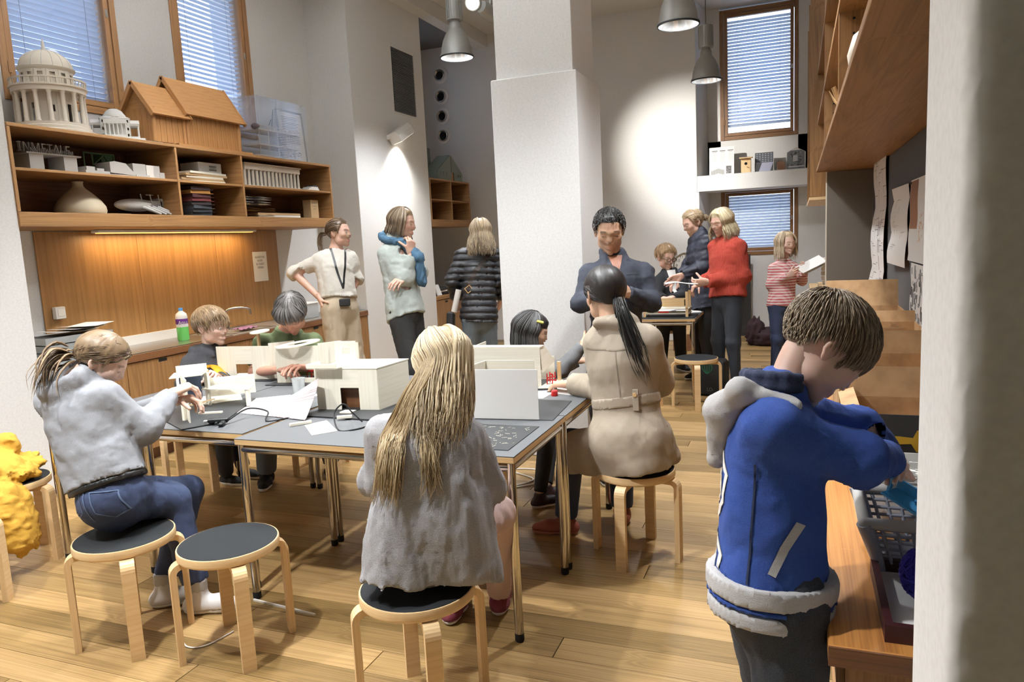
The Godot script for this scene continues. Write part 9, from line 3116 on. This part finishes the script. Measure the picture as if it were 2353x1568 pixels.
func person_glasses_man(skin: Color, bottom: Material, shoe: Material) -> void:
	var t := person("glasses_man", "seated man with glasses in dark jacket and white shirt at the far table", {"s": 1.02, "hs": 1.14, "cell": 0.015, "skin": skin, "brow": Color(0.2, 0.12, 0.06),
		"hand_l": ["relaxed", Vector3.ZERO, Vector3(0, -1, 0)], "hand_r": ["relaxed", Vector3.ZERO, Vector3(0, -1, 0)],
		"bottom": {"m": bottom, "g": 0.014}, "top": {"m": cloth("inkjacket", Color(0.10, 0.105, 0.12), 0.2, 8.0), "g": 0.024, "name": "jacket", "hem": 0.08, "folds": 0.008, "neck": 0.05}, "shoes": {"m": shoe}})
	var f: Vector3 = J.bf
	var l2: Vector3 = (J.sl - J.sr).normalized()
	var g := []
	for i in 6:
		var v := i / 5.0
		var r := []
		for k in 5:
			var u := k / 4.0 - 0.5
			r.append(on_cloth(sdf_last, J.nk + J.up * 0.03 - J.up * 0.28 * v + l2 * u * lerpf(0.1, 0.03, v) + f * 0.3, -f, 0.004))
		g.append(r)
	var vq := Mb.new()
	vq.sheet(g, 0.001)
	put(t, "shirt_front", vq, M.white)
	var gl := Mb.new()
	for sx in [-1.0, 1.0]:
		var ring := []
		for i in 15:
			var a := TAU * i / 14.0
			ring.append(J.hx * Vector3(sx * 0.034 + 0.024 * cos(a), 0.003 + 0.017 * sin(a), 0.096))
		gl.tube(ring, 0.0028, 6)
		gl.tube([J.hx * Vector3(sx * 0.058, 0.008, 0.094), J.hx * Vector3(sx * 0.078, 0.006, -0.01)], 0.0022, 6)
	gl.tube([J.hx * Vector3(-0.01, 0.008, 0.1), J.hx * Vector3(0.01, 0.008, 0.1)], 0.0024, 6)
	put(t, "glasses", gl, M.black)
	var h := Mb.new()
	var cols := [Color(0.19, 0.11, 0.055), Color(0.42, 0.28, 0.15)]
	hair_cap(h, J.hx, 0.018, cols, 0.0, -0.04, 0.07, 101)
	hair_short(h, J.hx, cols, 102, 700, 0.055, 0.026, -0.04, 0.066)
	hair_part(t, h)

func person_bun_woman(skin: Color, bottom: Material, shoe: Material) -> void:
	var t := person("bun_woman", "woman with hair in a bun and navy down coat reaching over the far table", {"s": 1.03, "hs": 1.12, "cell": 0.014, "skin": skin, "eyes": true, "brow": Color(0.25, 0.17, 0.1),
		"hand_l": ["flat", Vector3.ZERO, Vector3(0, -0.3, 1)], "hand_r": ["relaxed", Vector3.ZERO, Vector3(0, -1, 0)],
		"bottom": {"m": bottom, "g": 0.014}, "top": {"m": cloth("downnavy", Color(0.115, 0.13, 0.19), 0.2, 6.0, 0.6), "g": 0.034, "name": "down_coat", "hem": 0.16, "folds": 0.012, "quilt": 0.11, "quiltd": 0.008, "neck": 0.11, "extra": [[JOINTS.bun_woman.nk + Vector3(0.05, 0.0, 0.05), JOINTS.bun_woman.nk + Vector3(0.05, 0, -0.06), 0.06, 0.06]]}, "shoes": {"m": shoe}})
	var h := Mb.new()
	var cols := [Color(0.25, 0.17, 0.10), Color(0.56, 0.43, 0.28)]
	hair_cap(h, J.hx, 0.011, cols, 0.0, -0.07, 0.075, 111)
	var knot := Vector3(0, -0.005, -0.118)
	hair_to(h, J.hx, knot, cols, 112, 200, -0.07, 0.076)
	var r := RandomNumberGenerator.new()
	r.seed = 3
	var k0: Vector3 = J.hx * Vector3(0, -0.01, -0.135)
	for k in 60:
		var ax := Vector3(r.randfn(), r.randfn(), r.randfn()).normalized()
		var u := ax.cross(Vector3(0.3, 1, 0.2)).normalized()
		var w := ax.cross(u)
		var pts := []
		for i in 6:
			var a := r.randf() * 0.3 + i * 0.9
			pts.append(k0 + (u * cos(a) + w * sin(a)) * 0.034)
		lock(h, pts, 0.006, between(cols[0], cols[1], r))
	hair_part(t, h)

func person_red_woman(skin: Color, bottom: Material) -> void:
	var knit := rib_cloth("redknit", Color(0.58, 0.19, 0.14), Color(0.78, 0.33, 0.26), 95.0)
	var t := person("red_woman", "woman with wavy blond hair in red ribbed jumper and dark jeans", {"s": 1.03, "hs": 1.08, "cell": 0.012, "skin": skin, "brow": Color(0.35, 0.25, 0.15), "lips": Color(0.55, 0.22, 0.2),
		"hand_l": ["pinch", Vector3(-0.85, -0.1, 0.1), Vector3(0.0, 0.4, -1)], "hand_r": ["pinch", Vector3.ZERO, Vector3(0, -1, 0)],
		"bottom": {"m": bottom, "g": 0.008, "name": "jeans", "hem": 0.04, "folds": 0.005}, "top": {"m": knit, "g": 0.03, "name": "jumper", "hem": 0.02, "folds": 0.008, "build": 1.02, "belly": 1.12, "neck": 0.03, "cuff": 0.006}, "shoes": {"m": mat("tanshoe", Color(0.50, 0.42, 0.36), 0.7)}})
	var h := Mb.new()
	var cols := [Color(0.42, 0.32, 0.17), Color(0.80, 0.70, 0.48)]
	hair_cap(h, J.hx, 0.018, cols, 0.0, -0.08, 0.07, 121)
	hair_long(h, J.hx, cols, 122, 640, 0.16, -J.bf * 0.03, 0.032, 0.018, 50.0, 0.8)
	hair_part(t, h)

func person_striped_girl(skin: Color, bottom: Material, shoe: Material) -> void:
	var im := Image.create(4, 32, false, Image.FORMAT_RGB8)
	im.fill(Color(0.86, 0.80, 0.78))
	for k in 2: im.fill_rect(Rect2i(0, 2 + k * 16, 4, 7), Color(0.72, 0.30, 0.32))
	var m := textured("stripes", ImageTexture.create_from_image(im), Vector3.ONE * 18.0, 0.9, true)
	var t := person("striped_girl", "girl with long fair hair in red and white striped shirt holding a card", {"s": 0.88, "hs": 1.04, "kid": 0.8, "cell": 0.012, "skin": Color(0.70, 0.47, 0.38), "eyes": true, "brow": Color(0.4, 0.28, 0.17),
		"hand_l": ["pinch", Vector3(0.2, 0.5, 0.6), Vector3(-0.6, -0.2, -0.6)], "hand_r": ["pinch", Vector3(0.5, 0.35, 0.5), Vector3(0.4, 0.1, -0.7)],
		"bottom": {"m": bottom, "g": 0.008, "name": "jeans", "hem": 0.042, "folds": 0.005}, "top": {"m": m, "g": 0.014, "name": "striped_shirt", "hem": 0.05, "folds": 0.006, "cuff": 0.004}, "shoes": {"m": shoe}})
	var h := Mb.new()
	var cols := [Color(0.40, 0.29, 0.17), Color(0.74, 0.60, 0.41)]
	hair_cap(h, J.hx, 0.01, cols, 0.8, -0.08, 0.078, 131)
	hair_long(h, J.hx, cols, 132, 260, 0.17, J.bf * 0.02, 0.008, 0.006, 52.0, 0.95)
	hair_part(t, h)
	var c := thing("card_sheet", "white card held up by the girl in the striped shirt", "card", Vector3.ZERO)
	var w: Vector3 = JOINTS.striped_girl.wl.lerp(JOINTS.striped_girl.wr, 0.5)
	var mb := Mb.new()
	var bs := Basis(Vector3(1, 0.55, -0.35).normalized(), 0.0)
	var x := Vector3(0.86, 0.42, -0.3).normalized()
	var z := (Vector3(-0.35, 0.75, 0.55) - x * x.dot(Vector3(-0.35, 0.75, 0.55))).normalized()
	mb.obox(Transform3D(Basis(x, z.cross(x), z), w + Vector3(0.14, 0.10, 0.06)), Vector3(0.26, 0.16, 0.003))
	mb.obox(Transform3D(Basis(x, z.cross(x), z), w + Vector3(0.15, 0.08, 0.02)), Vector3(0.2, 0.16, 0.003))
	put(c, "sheet", mb, M.white)

func person_blue_boy(skin: Color, bottom: Material, shoe: Material) -> void:
	var blue := cloth("royal", Color(0.14, 0.25, 0.52), 0.12, 8.0, 0.95, 0.04)
	var greyrib := cloth("greyrib", Color(0.69, 0.68, 0.675), 0.12, 8.0)
	var t := person("blue_boy", "boy in royal blue zip jacket with grey hood searching the boxes on the bench", {"s": 0.86, "hs": 0.98, "kid": 0.9, "cell": 0.0085, "skin": Color(0.62, 0.40, 0.31), "brow": Color(0.2, 0.13, 0.07), "eyes": true,
		"hand_l": ["grip", Vector3.ZERO, Vector3(0, -1, 0)], "hand_r": ["grip", Vector3.ZERO, Vector3(0, -1, 0)],
		"bottom": {"m": bottom, "g": 0.014, "name": "jeans", "folds": 0.006, "hem": 0.06, "rise": 0.0}, "top": {"m": blue, "g": 0.016, "name": "jacket", "hem": -0.012, "folds": 0.008, "ffreq": 4.0, "build": 0.94, "belly": 0.98, "neck": 0.085, "cuff": 0.006}, "shoes": {"m": shoe}})
	var up: Vector3 = J.up
	var f: Vector3 = J.bf
	var b := -f
	var l2: Vector3 = (J.sl - J.sr).normalized()
	var a0: Vector3 = J.pv - up * 0.0
	band(t, "hem_band", a0 - up * 0.02, a0 + up * 0.022, 0.150, 0.152, f, 1.12, greyrib)
	band(t, "hem_stripe", a0 - up * 0.033, a0 - up * 0.02, 0.147, 0.149, f, 1.12, blue)
	band(t, "hem_band", a0 - up * 0.068, a0 - up * 0.033, 0.143, 0.147, f, 1.12, greyrib)
	# hood lying on the back
	var q := Sdf.new(J.nk - Vector3(0.3, 0.3, 0.3), J.nk + Vector3(0.3, 0.25, 0.3), 0.009)
	var n: Vector3 = J.nk
	for s in [-1.0, 1.0]:
		q.cone(n + l2 * 0.085 * s + f * 0.05 - up * 0.0, n + l2 * 0.085 * s + b * 0.06 + up * 0.02, 0.018, 0.028, 0.02)
		q.cone(n + l2 * 0.085 * s + b * 0.06 + up * 0.02, n + b * 0.11 + l2 * 0.035 * s - up * 0.03, 0.028, 0.04, 0.025)
		q.cone(n + b * 0.11 + l2 * 0.035 * s - up * 0.03, n + b * 0.125 - up * 0.14, 0.04, 0.022, 0.025)
	fold.seed = 3
	fold.frequency = 6.0
	q.ripple(fold, 0.008, Vector3.ONE)
	var hm := Mb.new()
	q.to_mb(hm)
	put(t, "hood", hm, greyrib)
	# dark collar standing round the neck
	var qc := Sdf.new(n - Vector3.ONE * 0.16, n + Vector3.ONE * 0.16, 0.008)
	var prev := Vector3.ZERO
	for i in 13:
		var a := -2.3 + 4.6 * i / 12.0
		var p: Vector3 = n + up * 0.03 + l2 * 0.068 * sin(a) - f * 0.072 * cos(a)
		if i:
			qc.cone(prev, p, 0.012, 0.012, 0.01)
			qc.cone(prev + up * 0.022, p + up * 0.022, 0.01, 0.01, 0.01)
		prev = p
	var cm := Mb.new()
	qc.to_mb(cm)
	put(t, "collar", cm, cloth("darknavy", Color(0.10, 0.13, 0.23), 0.15, 8.0))
	# white outlined numerals on the back and the pocket welt
	var sq := sdf_last
	for d in [["0", 0.17], ["9", 0.0]]:
		var o: Vector3 = J.ch - up * (0.235 - d[1]) + b * 0.3 - l2 * 0.02
		for rr in [[0.075, 0.075, 0.012], [0.05, 0.05, 0.006]]:
			var line := []
			for i in 9:
				var an := TAU * (i + 0.5) / 8.0
				line.append(o + l2 * rr[0] * cos(an) + up * rr[1] * sin(an) * 0.95)
			put(t, "back_numeral", stripe_on(sq, line, -b, rr[2], Vector3.ZERO), M.white, "white outlined numeral %s" % d[0])
	var sd := -l2
	var pw: Vector3 = J.pv + up * 0.10 + sd * 0.3 + f * 0.045
	put(t, "pocket_welt", stripe_on(sq, [pw + f * 0.025 + up * 0.05, pw - f * 0.0, pw - f * 0.02 - up * 0.055], -sd, 0.016, Vector3.ZERO), greyrib)
	put(t, "side_seam", stripe_on(sq, [J.ch + sd * 0.3 - f * 0.01, J.pv + up * 0.02 + sd * 0.3 - f * 0.02], -sd, 0.004, Vector3.ZERO), M.darknavy)
	var h := Mb.new()
	var cols := [Color(0.10, 0.07, 0.045), Color(0.36, 0.27, 0.18)]
	hair_cap(h, J.hx, 0.007, [cols[0], Color(0.24, 0.175, 0.115)], 0.9, -0.078, 0.05, 141)
	hair_short(h, J.hx, cols, 142, 2800, 0.05, 0.008, -0.078, 0.04)
	hair_part(t, h)
